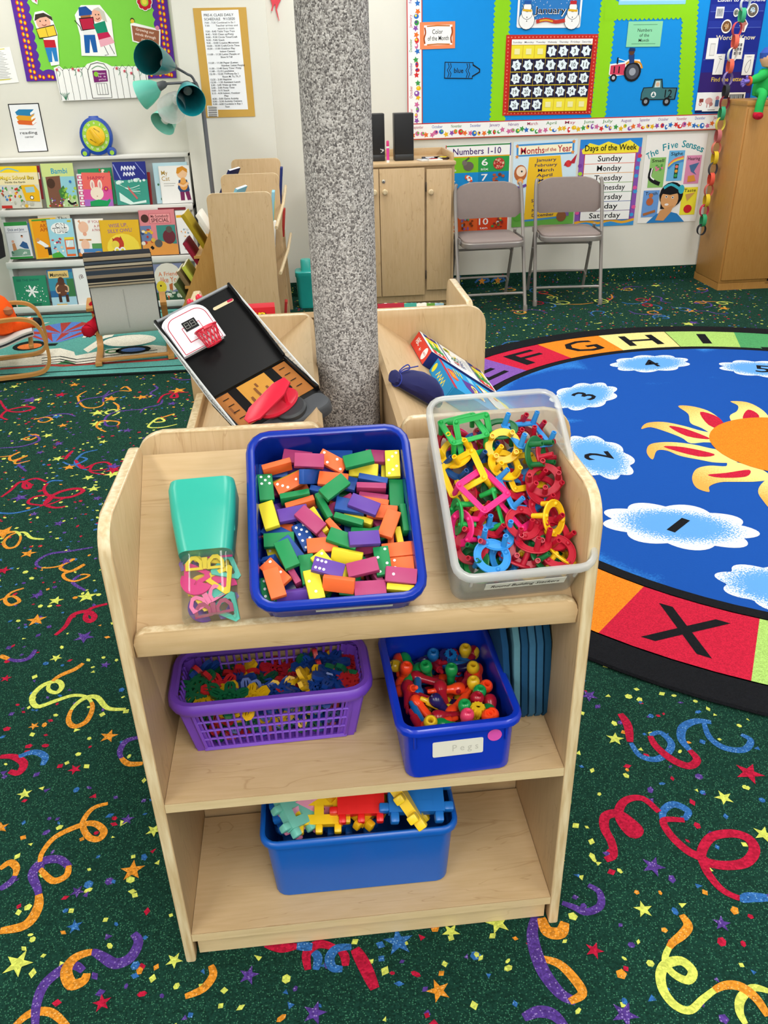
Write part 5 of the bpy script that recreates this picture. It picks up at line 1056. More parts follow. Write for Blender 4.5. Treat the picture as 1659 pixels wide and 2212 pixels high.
# ------------------------------------------------------------------ maple cabinet
KX0, KX1, KY0, KY1, KH = .24, .93, 5.47, 5.94, .885
cab = thing('storage_cabinet', 'maple cabinet with knobbed doors behind the column', 'cabinet', T(0, 0, 0)); W3 = wood('z', 0)
b = MB(); b.box(((KX0+KX1)/2, (KY0+KY1)/2+.01, KH/2+.02), (KX1-KX0, KY1-KY0-.02, KH-.04), W3); b.box(((KX0+KX1)/2, (KY0+KY1)/2+.03, .03), (KX1-KX0-.02, KY1-KY0-.08, .06), W3); b.build('carcass', cab)
b = MB(); b.box(((KX0+KX1)/2, (KY0+KY1)/2, KH-.0), (KX1-KX0+.01, KY1-KY0+.01, .022), WX_, None, .004); b.build('cabinet_top', cab)
b = MB(); b.box((KX1-.008, (KY0+KY1)/2+.02, KH+.03), (.016, KY1-KY0-.05, .05), WY_, None, .004); b.box(((KX0+KX1)/2, KY1-.008, KH+.03), (KX1-KX0, .016, .05), WX_, None, .004); b.build('gallery_rail', cab)
xs = [WY(x, 500, KY0).x for x in (822, 917, 921, 975)]
for x0, x1, z0, z1, kx, nm in ((KX0+.01, xs[0]-.004, .09, KH-.02, None, 0), (xs[0], xs[1], .09, KH-.02, .03, 1), (xs[2], xs[3]-.004, .12, KH-.03, .025, 2)):
    b = MB(); b.box(((x0+x1)/2, KY0-.004, (z0+z1)/2), (x1-x0, .018, z1-z0), W3, None, .0025); d_ = b.build('door', cab)
    kx_ = (x0+kx) if kx else x1-.03
    b = MB(); b.lathe([(.008, 0), (.008, .012), (.017, .018), (.018, .026), (.012, .032), (0, .033)], ply(), 16, frame((kx_, KY0-.013, z1-.13), (1, 0, 0), (0, -1, 0))); b.build('knob', d_)
    if nm == 1:
        b = MB(); b.lathe([(.011, 0), (.011, .004), (.009, .005), (0, .005)], C('#b9b4aa', .3, .5, .02, 20, .8), 14, frame((x0+.025, KY0-.013, z1-.07), (1, 0, 0), (0, -1, 0))); b.box((x0+.025, KY0-.019, z1-.07), (.003, .001, .009), BLACK); b.build('lock', d_)
    if nm == 2:
        for z in (z1-.1, z0+.1):
            b = MB(); b.box((x0-.004, KY0-.015, z), (.007, .006, .055), C('#4a4038', .4, .5, .03, 20, .6), None, .001); b.build('hinge', d_)
def speaker(px0, px1, y0, y1, Y, label, lb_=False):
    p0, p1 = WY(px0, y0, Y), WY(px1, y1, Y); w_ = p1.x-p0.x; h_ = WY(px0, y0, Y).z-(KH+.011)
    s = thing('desk_speaker', label, 'speaker', T((p0.x+p1.x)/2, Y, KH+.011), 'black speakers on the cabinet'); m = C('#17181b', .6, .4, .1, 200)
    b = MB(); b.box((0, .05, h_/2), (w_, .1, h_), PL('#1d1e22', .4), None, .004); b.build('speaker_body', s); b = MB(); b.box((0, -.003, h_*.56), (w_-.008, .008, h_*.86), m, None, .003); b.build('grille', s)
    b = MB(); b.box((0, -.004, .02), (w_-.004, .008, .035), PL('#24262b', .35), None, .002); b.build('foot_panel', s)
    if lb_:
        A = Art(.03, .035, frame((.025, -.0075, .06), (1, 0, 0), (0, -1, 0))); A.sheet(PA('#2b2d33'), .0004); A.line([(.1, .2), (.8, .5), (.2, .8)], .1, WHITE); A.oval(.6, .4, .2, PA('#c9cdd2')); A.build('logo_sticker', s, flat=True)
speaker(851, 894, 245, 335, 5.6, 'black speaker standing free of the column on the cabinet'); speaker(800, 832, 246, 335, 5.62, 'black speaker half hidden by the column', True)
p = WY(838, 340, 5.52); mk = thing('marker_pen', 'pink marker standing upright on the cabinet', 'marker', T(p.x, 5.52, KH+.011))
b = MB(); b.lathe([(.0085, 0), (.0085, .085)], PL('#e23fa0', .3), 14); b.lathe([(.009, .0), (.009, .014)], WHITE, 14); b.lathe([(.009, .082), (.009, .092)], WHITE, 14); b.build('barrel', mk); b = MB(); b.lathe([(.0088, .092), (.008, .118), (.006, .124), (0, .124)], PL('#d62a78', .3), 14); b.build('cap', mk)
for px, py, w_, d_, c, c2, a, lb_ in ((912, 338, .06, .05, '#d9d8d4', '#a9a9ab', .3, 'crumpled clear wrapper on the cabinet'), (930, 333, .10, .08, '#3b3c44', '#c9c9cf', -.1, 'black and grey leaflet on the cabinet'), (934, 339, .09, .05, '#e9e4da', '#c0423a', .15, 'white and red card on the cabinet front edge'), (958, 334, .09, .09, '#3a2a24', '#d8c02e', -.35, 'dark card with a yellow note in the cabinet corner')):
    p = WY(px, py, 5.62); b = MB(); b.box((0, 0, .004), (w_, d_*1.6, .008), PA(c), None, .001); b.box((.0, .01, .0085), (w_*.55, d_*.8, .001), PA(c2)); b.box((-.01, -.03, .0085), (w_*.3, d_*.3, .001), PA('#e8e8e8')); o = b.build('paper_card'); o.matrix_world = T(p.x, 5.6+(.05 if py < 336 else -.05), KH+.0115) @ RZ(a); tag(o, lb_, 'card')
# ------------------------------------------------------------------ tall honey cabinet, doll on it
hx = 2.785; TC = thing('tall_cabinet', 'tall honey-coloured wooden cabinet by the paper chain', 'cabinet', T(0, 0, 0)); hz = wood('z', 3)
b = MB(); b.box((hx+.45, 5.75, .6), (.9, .38, 1.11), hz, None, .003); b.build('carcass', TC)
b = MB(); b.box((hx+.45, 5.755, .025), (.9, .39, .05), hz); b.build('plinth', TC)
b = MB(); b.box((hx+.24, 5.553, .60), (.46, .016, 1.06), hz, None, .002); b.build('door', TC)
b = MB(); b.box((hx+.70, 5.553, .60), (.42, .016, 1.06), hz, None, .002); b.build('door', TC)
b = MB(); b.box((hx+.452, 5.75, 1.16), (.91, .39, .03), wood('x', 3), None, .003); b.build('cabinet_top', TC)
A = Art(.05, .05, frame((hx+.35, 5.5585, .055), (1, 0, 0), (0, -1, 0))); dk = PA('#231812'); A.line([(.1, .3), (.4, .15), (.7, .3), (.4, .45), (.75, .55)], .12, dk, 3); A.oval(.5, .3, .18, dk); A.line([(.4, .3), (.45, .7)], .08, dk); A.rect(.1, .8, .9, .84, dk); A.rect(.2, .9, .8, .93, dk); A.build('maker_mark', TC, flat=True)
dp = V((hx+.125, 5.60, 1.19)); dl = thing('rag_doll', 'green plush doll with purple hand sitting on the tall cabinet', 'doll', T(*dp)); gm = C('#2fae55', .9, .1, .1, 60); rm = C('#c01f35', .9, .1, .1, 60); pm = C('#7d6cc0', .9, .1, .1, 60)
b = MB(); rg = [[(r*math.cos(2*PI*i/16), r*.8*math.sin(2*PI*i/16)+.05, z) for i in range(16)] for r, z in ((.02, 0), (.055, .01), (.06, .05), (.05, .11), (.035, .15), (.02, .16))]; b.loft(rg, gm, None, True, True)
b.tube(smooth([(.0, .04, .13), (-.05, .0, .115), (-.10, -.02, .10), (-.13, -.03, .095)], 6), [.03]*6+[.026]*6+[.022]*7, gm, 12); b.tube(smooth([(-.02, .03, .02), (-.05, -.02, .03), (-.06, -.09, .02), (-.075, -.105, -.03), (-.08, -.108, -.08)], 5), .026, gm, 12); b.tube(smooth([(.05, .03, .02), (.06, -.03, .03), (.06, -.09, .01)], 5), .026, gm, 12); b.build('body', dl)
b = MB(); b.tube([(-.128, -.03, .095), (-.14, -.032, .094)], .027, C('#e0592a', .8), 12); b.build('cuff', dl)
b = MB(); b.lathe([(0, -.005), (.02, .0), (.024, .015), (.02, .032), (0, .038)], pm, 14, look((-.14, -.032, .094), (-.25, -.04, .08)), .6)
for k, (dx, dz) in enumerate(((-.03, .016), (-.038, .002), (-.036, -.012), (-.026, -.024))): b.tube([(-.155, -.036, .09), (-.155+dx*.9, -.042, .088+dz)], [.009, .007], pm, 8)
b.tube([(-.15, -.036, .1), (-.158, -.045, .122)], [.009, .007], pm, 8); b.build('hand', dl)
b = MB(); b.lathe([(0, -.035), (.022, -.028), (.032, -.005), (.026, .02), (0, .03)], rm, 14, look((-.083, -.115, -.095), (-.09, -.22, -.12)), .8); b.build('shoe', dl)
b = MB(); b.lathe([(0, -.055), (.035, -.045), (.055, -.01), (.052, .025), (.03, .05), (0, .056)], C('#d8a680', .9), 16, T(.01, .04, .215)); b.build('head', dl); b = MB(); b.lathe([(.056, -.0), (.058, .03), (.035, .06), (0, .066)], C('#2c4fa8', .9), 16, T(.01, .045, .215)); b.build('cap', dl)
# ------------------------------------------------------------------ paper chain
ch = thing('paper_chain', 'paper chain of coloured rings hanging from above by the five senses poster', 'paper chain', T(0, 0, 0)); cy = 5.80
LK = [(1610, 8, '#f1f1f1', 1), (1603, 33, '#46b383', 0), (1592, 63, '#e0575c', 1), (1588, 90, '#f2705c', 0), (1582, 118, '#e6e6de', 1), (1577, 143, '#f2705c', 0), (1572, 170, '#9a86c0', 1), (1568, 197, '#3a3c44', 0), (1565, 222, '#8f2f3a', 1), (1559, 245, '#46b383', 0), (1556, 268, '#e9d858', 1), (1551, 294, '#c8777a', 0), (1547, 320, '#e0806c', 1), (1544, 341, '#ead13a', 0), (1540, 365, '#4a4a4e', 1), (1536, 387, '#f06450', 0), (1531, 411, '#d06a5e', 1), (1526, 433, '#ead13a', 0), (1521, 455, '#d0405c', 1), (1519, 476, '#3fae78', 0), (1515, 496, '#2d2e34', 1)]
for i, (px, py, c, fl_) in enumerate(LK):
    p = WY(px, py, cy); b = MB(); r = .034 if i < 20 else .03; n_ = 22; ex = .82 if i < 20 else .95
    if fl_: b.strap([(p.x+r*ex*math.cos(2*PI*k/n_), p.y, p.z+r*1.18*math.sin(2*PI*k/n_)) for k in range(n_)], .03, .0008, PA(c), (0, 1, 0), None, True)
    else: b.strap([(p.x, p.y+r*ex*math.cos(2*PI*k/n_), p.z+r*1.2*math.sin(2*PI*k/n_)) for k in range(n_)], .032, .0008, PA(c), (1, .25, 0), None, True)
    b.build('chain_link', ch)
# ------------------------------------------------------------------ right wall: bulletin board and posters
def poster(name, label, cat, q, Y, sheet, t=.0008, group=None, r=0.0):
    M, w_, h_ = quad(*q, Y); A = Art(w_, h_); A.M_ = M
    if sheet: A.sheet(PA(sheet) if isinstance(sheet, str) else sheet, t, r)
    def done():
        o = A.build(name, flat=True); o.matrix_world = A.M_; return tag(o, label, cat, group)
    A.done = done; return A
Pc = PA
YB = YR-.004
bd = thing('bulletin_board', 'bright blue bulletin board with lime scalloped dividers and a month border', 'bulletin board', T(0, 0, 0))
xl, xr, zb, zt = WY(884, 150, YB).x, 3.12, WY(1250, 285, YB).z, 2.0
b = MB(); b.box(((xl+xr)/2, YB, (zb+zt)/2), (xr-xl, .012, zt-zb), Pc('#0f8fe0')); b.build('backing_paper', bd)
Fb = frame((0, YB-.0065, 0), (1, 0, 0), (0, -1, 0))
def wp(px, py): p = WY(px, py, YB); return (p.x, p.z)
def scal(pts, wd, m, z):
    P = [V((*q, 0)) for q in pts]; o = []; i_ = []
    d = (P[1]-P[0]); n_ = max(4, int(d.length/.028)); nn = V((-d.y, d.x, 0)).normalized()
    for k in range(n_*4+1):
        t = k/(n_*4); s = .012*abs(math.sin(PI*t*n_)); c_ = P[0]+d*t; o.append(c_+nn*(wd/2+s)); i_.append(c_-nn*(wd/2+s))
    b = MB(); vs_ = []
    for a_, c_ in zip(o, i_): vs_ += [(a_.x, a_.y, z), (c_.x, c_.y, z)]
    b.add(vs_, [(2*k, 2*k+1, 2*k+3, 2*k+2) for k in range(len(o)-1)], m, Fb); return b.build('scalloped_strip', bd, flat=True)
LIME = Pc('#8ed31a')
for k, (a_, c_) in enumerate((((1086, -10), (1074, 262)), ((1316, -10), (1290, 262)), ((1492, -10), (1477, 262)), ((1305, 24), (1490, 20)))): scal([wp(*a_), wp(*c_)], .085, LIME, .0006+.0004*k)
MON = ['January', 'February', 'March', 'April', 'May', 'June', 'July', 'August', 'September', 'October', 'November', 'December']
bw_ = .092; random.seed(3)
def border(x0, x1, z0, vert=False):
    b = MB(); ln = x1-x0; F = Fb if not vert else Fb
    X = T(x0, z0, .0012) if not vert else T(z0, x0, .0012) @ RZ(PI/2)
    b.M = F @ X; b.box((ln/2, 0, 0), (ln, bw_, .0012), WHITE); b.box((ln/2, bw_/2, .0002), (ln, .006, .0014), Pc('#c43a3a')); b.box((ln/2, -bw_/2, .0002), (ln, .006, .0014), Pc('#b8452f'))
    n_ = int(ln/.125)
    for k in range(n_):
        x = (k+.5)*ln/n_; b.text(MON[(k+8) % 12], x-.01, .026, .018, .001, Pc(random.choice(['#3d57b0', '#b83a5c', '#4a8a3f', '#7a3f92'])), .07)
        for j in range(4):
            cx, cy_ = x-.045+.03*j+random.uniform(-.005, .005), -.012+random.uniform(-.012, .008); c_ = Pc(random.choice(['#d63232', '#e8b71f', '#3f9a4a', '#2f6fc0', '#e8722c', '#8d4fa8', '#d0699a']))
            if j % 3 == 0: b.flat([(cx+q[0], cy_+q[1]) for q in star(.019, .5, 5, random.uniform(0, 70))], .0011+j*.0001, c_)
            else: b.flat(circ(cx, cy_, random.uniform(.010, .018), 10, random.uniform(.010, .018)), .0011+j*.0001, c_); b.flat(circ(cx+.004, cy_+.003, .007, 8), .0016, Pc(random.choice(['#f1d94a', '#6fb94f', '#ffffff', '#5a3a8c'])))
    return b.build('month_border', bd, flat=True)
border(xl, xr, zb+.035); border(zb+.08, zt, xl+.035, True)
YC = YB-.0085
A = poster('paper_card', 'orange card reading color of the month on the blue board', 'card', [(908, 48), (983, 46), (983, 104), (906, 107)], YC, '#f58b5c'); A.rect(.12, .12, .92, .86, WHITE)
for x in (.14, .9): A.line([(x, .2), (x+.02, .4), (x-.02, .6), (x, .8)], .04, Pc('#a34a1c'), 3)
for y in (.16, .84): A.line([(.2, y), (.5, y-.02), (.85, y)], .03, Pc('#c0702a'))
A.txt('Color', .5, .36, .17, BLACK, .3); A.txt('of the Month', .52, .6, .17, BLACK, .6); A.done()
A = poster('crayon_cutout', 'blue paper crayon reading blue on the board', 'cutout', [(960, 133), (1037, 135), (1037, 170), (960, 170)], YC, None); A.pol([(0, 0), (.8, 0), (.8, .12), (1.0, .4), (1.0, .6), (.8, .88), (.8, 1), (0, 1)], BLACK); A.pol([(.02, .05), (.78, .05), (.78, .2), (.97, .45), (.97, .56), (.78, .82), (.78, .95), (.02, .95)], Pc('#1b86d4'))
for x in (.1, .16, .62, .68): A.line([(x, .08), (x+.03, .3), (x-.02, .5), (x+.03, .7), (x, .93)], .02, BLACK)
A.txt('blue', .4, .5, .3, BLACK, .26, True); A.done()
A = poster('month_card', 'snowmen card reading January at the top of the blue board', 'card', [(1118, -22), (1257, -22), (1256, 60), (1118, 60)], YC, '#f4f6f8', .0012, None, .012); A.rect(.03, .04, .97, .9, Pc('#2f7cc4')); A.rect(.03, .78, .97, .94, WHITE)
for i in range(60): A.oval(random.uniform(.05, .95), random.uniform(.06, .75), .005, WHITE, None, 6)
for x, s in ((.15, 1), (.86, 1)):
    for r_, y in ((.12, .8), (.085, .6), (.06, .45)): A.oval(x, y, r_+.006, BLACK); A.oval(x, y, r_, WHITE)
    A.rect(x-.05, .28, x+.05, .38, Pc('#c02832') if x > .5 else Pc('#2458a8')); A.line([(x-.07, .53), (x+.07, .55)], .03, Pc('#e0b02c')); A.oval(x, .72, .008, BLACK); A.oval(x, .82, .008, BLACK)
A.line([(.3, .84), (.45, .78), (.6, .84), (.75, .8)], .05, Pc('#c0382f'), 3); A.line([(.35, .82), (.45, .79), (.56, .83)], .02, Pc('#e0b02c'), 3); A.txt('January', .51, .53, .2, WHITE, .5, True); A.txt('January', .508, .528, .17, BLACK, .48); A.done()
# calendar with its number cards
cq = [(1096, 75), (1291, 74), (1278, 246), (1083, 250)]
A = poster('wall_calendar', 'red bordered yellow pocket calendar on the blue board', 'calendar', cq, YC, '#c82c22', .0015); CM, cw_, chh = quad(*cq, YC)
for i in range(26):
    for y in (.03, .975): A.oval(.02+.96*i/25, y, .008, Pc('#e8806a'), None, 6)
    if i < 22:
        for x in (.025, .975): A.oval(x, .03+.94*i/21, .008, Pc('#e8806a'), None, 6)
A.rect(.06, .055, .94, .12, WHITE); A.rect(.06, .12, .94, .95, Pc('#f0e03c'))
for i, d_ in enumerate(('Sunday', 'Monday', 'Tuesday', 'Wednesday', 'Thursday', 'Friday', 'Saturday')): A.txt(d_, .06+.88*(i+.5)/7, .09, .022, Pc('#4a4a58'), .1)
for k in range(6): A.rect(.06, .12+.166*k, .94, .126+.166*k, Pc('#c99c1f'))
for k in range(1, 7): A.rect(.06+.88*k/7-.002, .12, .06+.88*k/7+.002, .95, Pc('#d8b82a'))
for k in list(range(3))+list(range(31, 35)):
    x = .06+.88*((k % 7)+.5)/7; y = .12+.166*(k//7+.5); A.rect(x-.03, y-.035, x+.03, y+.035, Pc('#efe9a8'))
ZC = A.z+.0003; A.done(); NAVY, ICE = Pc('#1d1a3c'), Pc('#e6f2f8')
for n_ in range(1, 29):
    k = n_+2; fx, fy = .06+.88*((k % 7)+.5)/7, .12+.166*(k//7+.5); sz = cw_*.122
    B_ = Art(sz, chh*.152); B_.sheet(NAVY, .0008); cx, cy_ = B_.P(.5, .5); pts = [((sz*.46 if i % 2 == 0 else sz*.33)*math.cos(R(i*30+15)), (sz*.46 if i % 2 == 0 else sz*.33)*math.sin(R(i*30+15))) for i in range(12)]
    B_.flat(pts, B_.up(), ICE); B_.txt(str(n_), .5, .5, .34, BLACK, .2 if n_ < 10 and n_ > 1 else (.08 if n_ == 1 else .34), True)
    o = B_.build('number_card', flat=True); o.matrix_world = CM @ T((fx-.5)*cw_, (.5-fy)*chh, ZC) @ RZ(random.uniform(-.05, .05)); tag(o, 'snowflake calendar card with number %d' % n_, 'number card', 'number cards in the wall calendar')
A = poster('paper_card', 'mint card reading numbers of the month on the board', 'card', [(1356, 47), (1432, 45), (1426, 101), (1354, 101)], YC, '#8fd8ac')
for i, t in enumerate(('Numbers', 'of the', 'Month')): A.txt(t, .5, .34+.2*i, .13, BLACK, (.42, .28, .3)[i])
A.line([(.15, .13), (.85, .13)], .012, Pc('#4a8a6a')); A.line([(.15, .88), (.85, .88)], .012, Pc('#4a8a6a')); A.done()
A = poster('tractor_cutout', 'paper tractor with number 11 and its driver', 'cutout', [(1316, 102), (1388, 102), (1388, 175), (1316, 175)], YC, None); PK = Pc('#d0405c')
A.pol([(.02, .5), (.45, .44), (.55, .36), (.9, .36), (1, .6), (.6, .8), (.1, .86), (.02, .8)], WHITE); A.pol([(.05, .54), (.48, .48), (.5, .82), (.05, .8)], PK); A.txt('11', .24, .66, .2, BLACK, .18, True); A.oval(.72, .72, .26, BLACK); A.oval(.72, .72, .2, Pc('#4a4d58')); A.oval(.72, .72, .1, Pc('#9aa0aa')); A.oval(.17, .9, .1, BLACK); A.oval(.17, .9, .05, Pc('#b8bcc4')); A.line([(.5, .5), (.62, .42), (.9, .45), (1, .62)], .05, Pc('#d8901f'), 3)
A.pol([(.55, .22), (.72, .2), (.74, .45), (.6, .48)], Pc('#1f3f78')); A.oval(.63, .14, .085, Pc('#5a3a28')); A.pol([(.53, .12), (.56, .02), (.72, .03), (.73, .12)], Pc('#1b2f5c')); A.rect(.22, .3, .26, .5, BLACK); A.line([(.26, .34), (.5, .42)], .02, WHITE); A.done()
A = poster('truck_cutout', 'grey-green paper truck with number 12', 'cutout', [(1384, 168), (1462, 168), (1462, 228), (1384, 228)], YC, None); GT = Pc('#3f6f74')
A.pol([(.02, .55), (.06, .35), (.3, .33), (.34, .05), (.55, .04), (.6, .35), (1, .35), (.98, .78), (.02, .8)], BLACK); A.pol([(.04, .55), (.08, .38), (.32, .36), (.36, .08), (.53, .07), (.58, .38), (.97, .38), (.95, .75), (.04, .77)], GT); A.pol([(.38, .12), (.5, .11), (.52, .34), (.36, .35)], Pc('#c9d8d4')); A.oval(.44, .24, .05, Pc('#d8b090')); A.oval(.36, .6, .07, WHITE); A.pol([(.36, .5), (.41, .66), (.31, .66)], GT); A.txt('12', .77, .56, .28, BLACK, .2, True)
for x in (.17, .75): A.oval(x, .85, .105, BLACK); A.oval(x, .85, .05, Pc('#8d9298'))
A.done()
A = poster('paper_card', 'pale blue card cut by the picture top, above the lime strip', 'card', [(1338, -30), (1484, -30), (1482, 8), (1338, 11)], YC, '#8fd0ee'); A.rect(.02, .1, .98, .8, Pc('#bfe4f4')); A.oval(.6, .5, .06, Pc('#5aa0d0')); A.done()
# pocket chart
pq = [(1542, -40), (1665, -44), (1612, 243), (1500, 243)]
A = poster('pocket_chart', 'dark blue pocket chart reading words I know and find the letter', 'pocket chart', pq, YC, '#1b2a8f', .002); PM, pw_, ph_ = quad(*pq, YC); GO = Pc('#efe6c0'); GL = Pc('#e8c85a')
A.rect(0, .68, 1, 1, Pc('#33206e')); A.rect(0, .94, 1, 1, Pc('#16246e'))
for y in (.22, .34, .58, .9): A.rect(.02, y, .98, y+.004, Pc('#5a6fc8')); A.rect(.02, y-.05, .98, y, Pc('#24369c'))
A.txt('Listen to the Sound', .55, .135, .03, WHITE, .85, True); A.txt('Words I Know', .55, .415, .036, GO, .72, True); A.txt('Find the Letter', .52, .735, .034, GL, .6, True); A.done()
PCL = [((1555, 27), .042, .05, 'white card with a grey photo in the top chart pocket', 'q'), ((1626, 22), .06, .065, 'round card with a blue centre in the top chart pocket', 'o'), ((1569, 57), .055, .065, 'round brown nut-bowl card in the second chart pocket', 'n'), ((1606, 56), .05, .06, 'figure-shaped cut card in the second chart pocket', 'f'), ((1590, 27), .03, .04, 'small grey oval card behind the paper chain', 's'),
       ((1538, 105), .055, .095, 'fridge drawing card in the words pocket', 'r'), ((1594, 105), .055, .095, 'grid drawing card in the words pocket', 'g'), ((1552, 139), .055, .095, 'nail drawing card in the words pocket', 't'), ((1615, 140), .055, .095, 'looped necklace drawing card in the words pocket', 'l'),
       ((1519, 219), .08, .085, 'toy cart card in the lowest chart pocket', 'c'), ((1538, 220), .10, .09, 'pig picture card in the lowest chart pocket', 'p'), ((1588, 220), .095, .09, 'grey forest photo card in the lowest chart pocket', 'e')]
for i, ((px, py), w_, h_, lb_, k) in enumerate(PCL):
    p = WY(px, py, YC-.004); B_ = Art(w_*1.25, h_*1.25); F = frame(p, PM.to_3x3().col[0], (0, -1, 0)) @ T(0, 0, .0005*i)
    if k in 'ons': B_.flat(circ(0, 0, w_*.62, 24, h_*.6), B_.up()+.001, WHITE); B_.z += .001; B_.oval(.5, .5, .42, Pc({'o': '#6a6258', 'n': '#7a5232', 's': '#8d948c'}[k]), .45); B_.oval(.5, .5, .22, Pc({'o': '#b8d4e8', 'n': '#c9a070', 's': '#5d6a60'}[k])); [B_.oval(random.uniform(.3, .7), random.uniform(.3, .7), .05, Pc(random.choice(['#3d2a1c', '#a8845a', '#e0dccc'])), None, 6) for _ in range(9)]
    elif k == 'f': B_.pol([(.4, .02), (.62, .02), (.95, .35), (.7, .95), (.45, .98), (.3, .6), (.05, .5)], WHITE); B_.pol([(.42, .1), (.6, .08), (.85, .35), (.64, .5), (.62, .9), (.48, .9), (.4, .5), (.15, .48)], Pc('#b8756a')); B_.oval(.52, .14, .1, Pc('#3a241c'))
    else:
        B_.sheet(WHITE, .0005)
        if k == 'q': B_.rect(.1, .15, .9, .85, Pc('#a9adb4')); B_.line([(.3, .2), (.5, .6), (.7, .3)], .05, Pc('#6a6e76'))
        if k == 'r': B_.rect(.28, .25, .78, .85, Pc('#c4c6c4')); B_.rect(.34, .3, .74, .8, Pc('#e6e6e2'))
        if k == 'g': [B_.rect(.15+.25*(j % 3), .25+.2*(j//3), .33+.25*(j % 3), .4+.2*(j//3), Pc('#6a6a70')) for j in range(9)]
        if k == 't': B_.line([(.3, .9), (.6, .25)], .03, Pc('#55565a')); B_.line([(.45, .22), (.75, .26)], .05, Pc('#55565a')); B_.txt('nail', .5, .12, .06, BLACK, .3)
        if k == 'l': B_.line([(.7, .25), (.4, .4), (.25, .7), (.45, .88), (.62, .75), (.72, .45), (.68, .25)], .035, BLACK, 4); B_.txt('necklace', .5, .1, .06, BLACK, .5)
        if k == 'c': B_.rect(.2, .35, .6, .55, Pc('#8c3f38')); B_.oval(.3, .65, .1, Pc('#c04030')); B_.oval(.3, .65, .06, WHITE)
        if k == 'p': B_.oval(.3, .45, .2, Pc('#d8a4a0'), .16); B_.oval(.44, .62, .1, Pc('#b87a74')); B_.rect(.2, .55, .25, .8, Pc('#c08a86')); B_.rect(.36, .6, .4, .8, Pc('#c08a86')); B_.oval(.75, .3, .1, Pc('#d88f9c')); B_.rect(.66, .4, .86, .75, Pc('#4f6fa0')); B_.line([(.3, .92), (.7, .92)], .03, Pc('#77777a'))
        if k == 'e': B_.rect(.08, .1, .92, .75, Pc('#2b2d30')); [B_.line([(.15+.08*j, .12), (.2+.08*j, .35+.1*(j % 3))], .05, Pc('#a4adb4')) for j in range(9)]; B_.line([(.3, .88), (.5, .88)], .04, Pc('#55555a'))
    o = B_.build('picture_card', flat=True); o.matrix_world = F; tag(o, lb_, 'card', 'cards in the pocket chart')
# posters under the board
YQ = YR-.002
A = poster('number_poster', 'numbers 1-10 poster with picture squares behind the folding chair', 'poster', [(968, 313), (1108, 309), (1094, 496), (958, 505)], YQ, '#f4f4f2'); A.rect(.01, .005, .99, .02, Pc('#3a8a4a')); A.rect(.01, .13, .99, .142, Pc('#e8a81f')); A.rect(0, 0, .012, .14, Pc('#d63a2a')); A.rect(.985, 0, 1, .14, Pc('#2a52a8')); A.txt('Numbers 1-10', .48, .075, .07, Pc('#4a2a72'), .74, True)
for r_ in range(5):
    y = .142+.17*r_; c_ = (('#7cc227', '#2f9a4a'), ('#1b8fd8', '#147fc0'), ('#5c3f9a', '#473488'), ('#b8216a', '#c01f34'), ('#e2622a', '#d6441f'))[r_]
    A.rect(.01, y, .5, y+.17, Pc(c_[0])); A.rect(.5, y, .98, y+.17, Pc(c_[1])); A.txt(str(r_+1), .1, y+.06, .075, WHITE, .05 if r_ == 0 else .09, True); A.txt(str(r_+6), .6, y+.06, .075, WHITE, .1 if r_ < 4 else .15, True); A.txt(('one', 'two', 'three', 'four', 'five')[r_], .1, y+.135, .03, WHITE, .12); A.txt(('six', 'seven', 'eight', 'nine', 'ten')[r_], .6, y+.135, .03, WHITE, .12)
def bits(A, x, y, n_, cols, r_=.02, sp=.06):
    for _ in range(n_): A.oval(x+random.uniform(-sp, sp), y+random.uniform(-sp, sp)*.7, r_*random.uniform(.7, 1.2), Pc(random.choice(cols)), r_*random.uniform(.5, 1.2), 8)
A.oval(.35, .24, .08, Pc('#6a625c'), .065); A.oval(.29, .2, .04, Pc('#7a716a')); A.line([(.3, .18), (.36, .145)], .025, Pc('#5c544e')); A.oval(.82, .225, .09, Pc('#b83a32'), .085); bits(A, .82, .225, 24, ['#e08a7c', '#d8c09a', '#8c2424'], .016, .07); bits(A, .35, .4, 8, ['#e8582c', '#f2f2f2'], .03); bits(A, .82, .4, 6, ['#7a3a28', '#a8563a'], .03, .08); A.line([(.22, .76), (.32, .78), (.42, .72)], .05, Pc('#e0c02a'), 3); A.line([(.24, .73), (.33, .745), (.42, .69)], .04, Pc('#c9a81f'), 3)
for k in range(9): A.rect(.7+.032*k, .68+.01*(k % 3), .718+.032*k, .8, Pc(('#2a3a8c', '#d8d0c0', '#e8c02a', '#2f8a3a', '#e0d8c8', '#d63a2a', '#e8b8a0', '#e0905a', '#c83a3a')[k]))
bits(A, .33, .9, 14, ['#7a8fb0', '#5a9a6a', '#8c5aa0', '#7a3a1c'], .022, .09); bits(A, .82, .9, 14, ['#c9d0d8', '#8c2a2a', '#3a8a4a', '#e0a83a'], .022, .08); A.done()
A = poster('month_poster', 'months of the year poster with an owl and scroll', 'poster', [(1112, 306), (1250, 300), (1236, 482), (1102, 492)], YQ, '#cfe6f4'); A.rect(.05, .03, .95, .17, Pc('#3f8fd0')); A.rect(.08, .05, .92, .15, Pc('#fbf3d0'))
for x, y in ((.06, .05), (.94, .03), (.06, .17), (.93, .15)): A.star(x, y, .035, Pc('#e8923a'))
A.txt('Months', .3, .105, .075, Pc('#b8243a'), .37, True); A.txt('of the', .58, .105, .04, Pc('#b8243a'), .18, True); A.txt('Year', .8, .1, .075, Pc('#b8243a'), .22, True); A.rect(0, .84, 1, 1, Pc('#6ab04a')); A.pol([(.25, .18), (.74, .18), (.8, .5), (.78, .92), (.2, .94), (.22, .5)], Pc('#efc02c')); A.line([(.2, .93), (.78, .91)], .03, Pc('#4a90c8'))
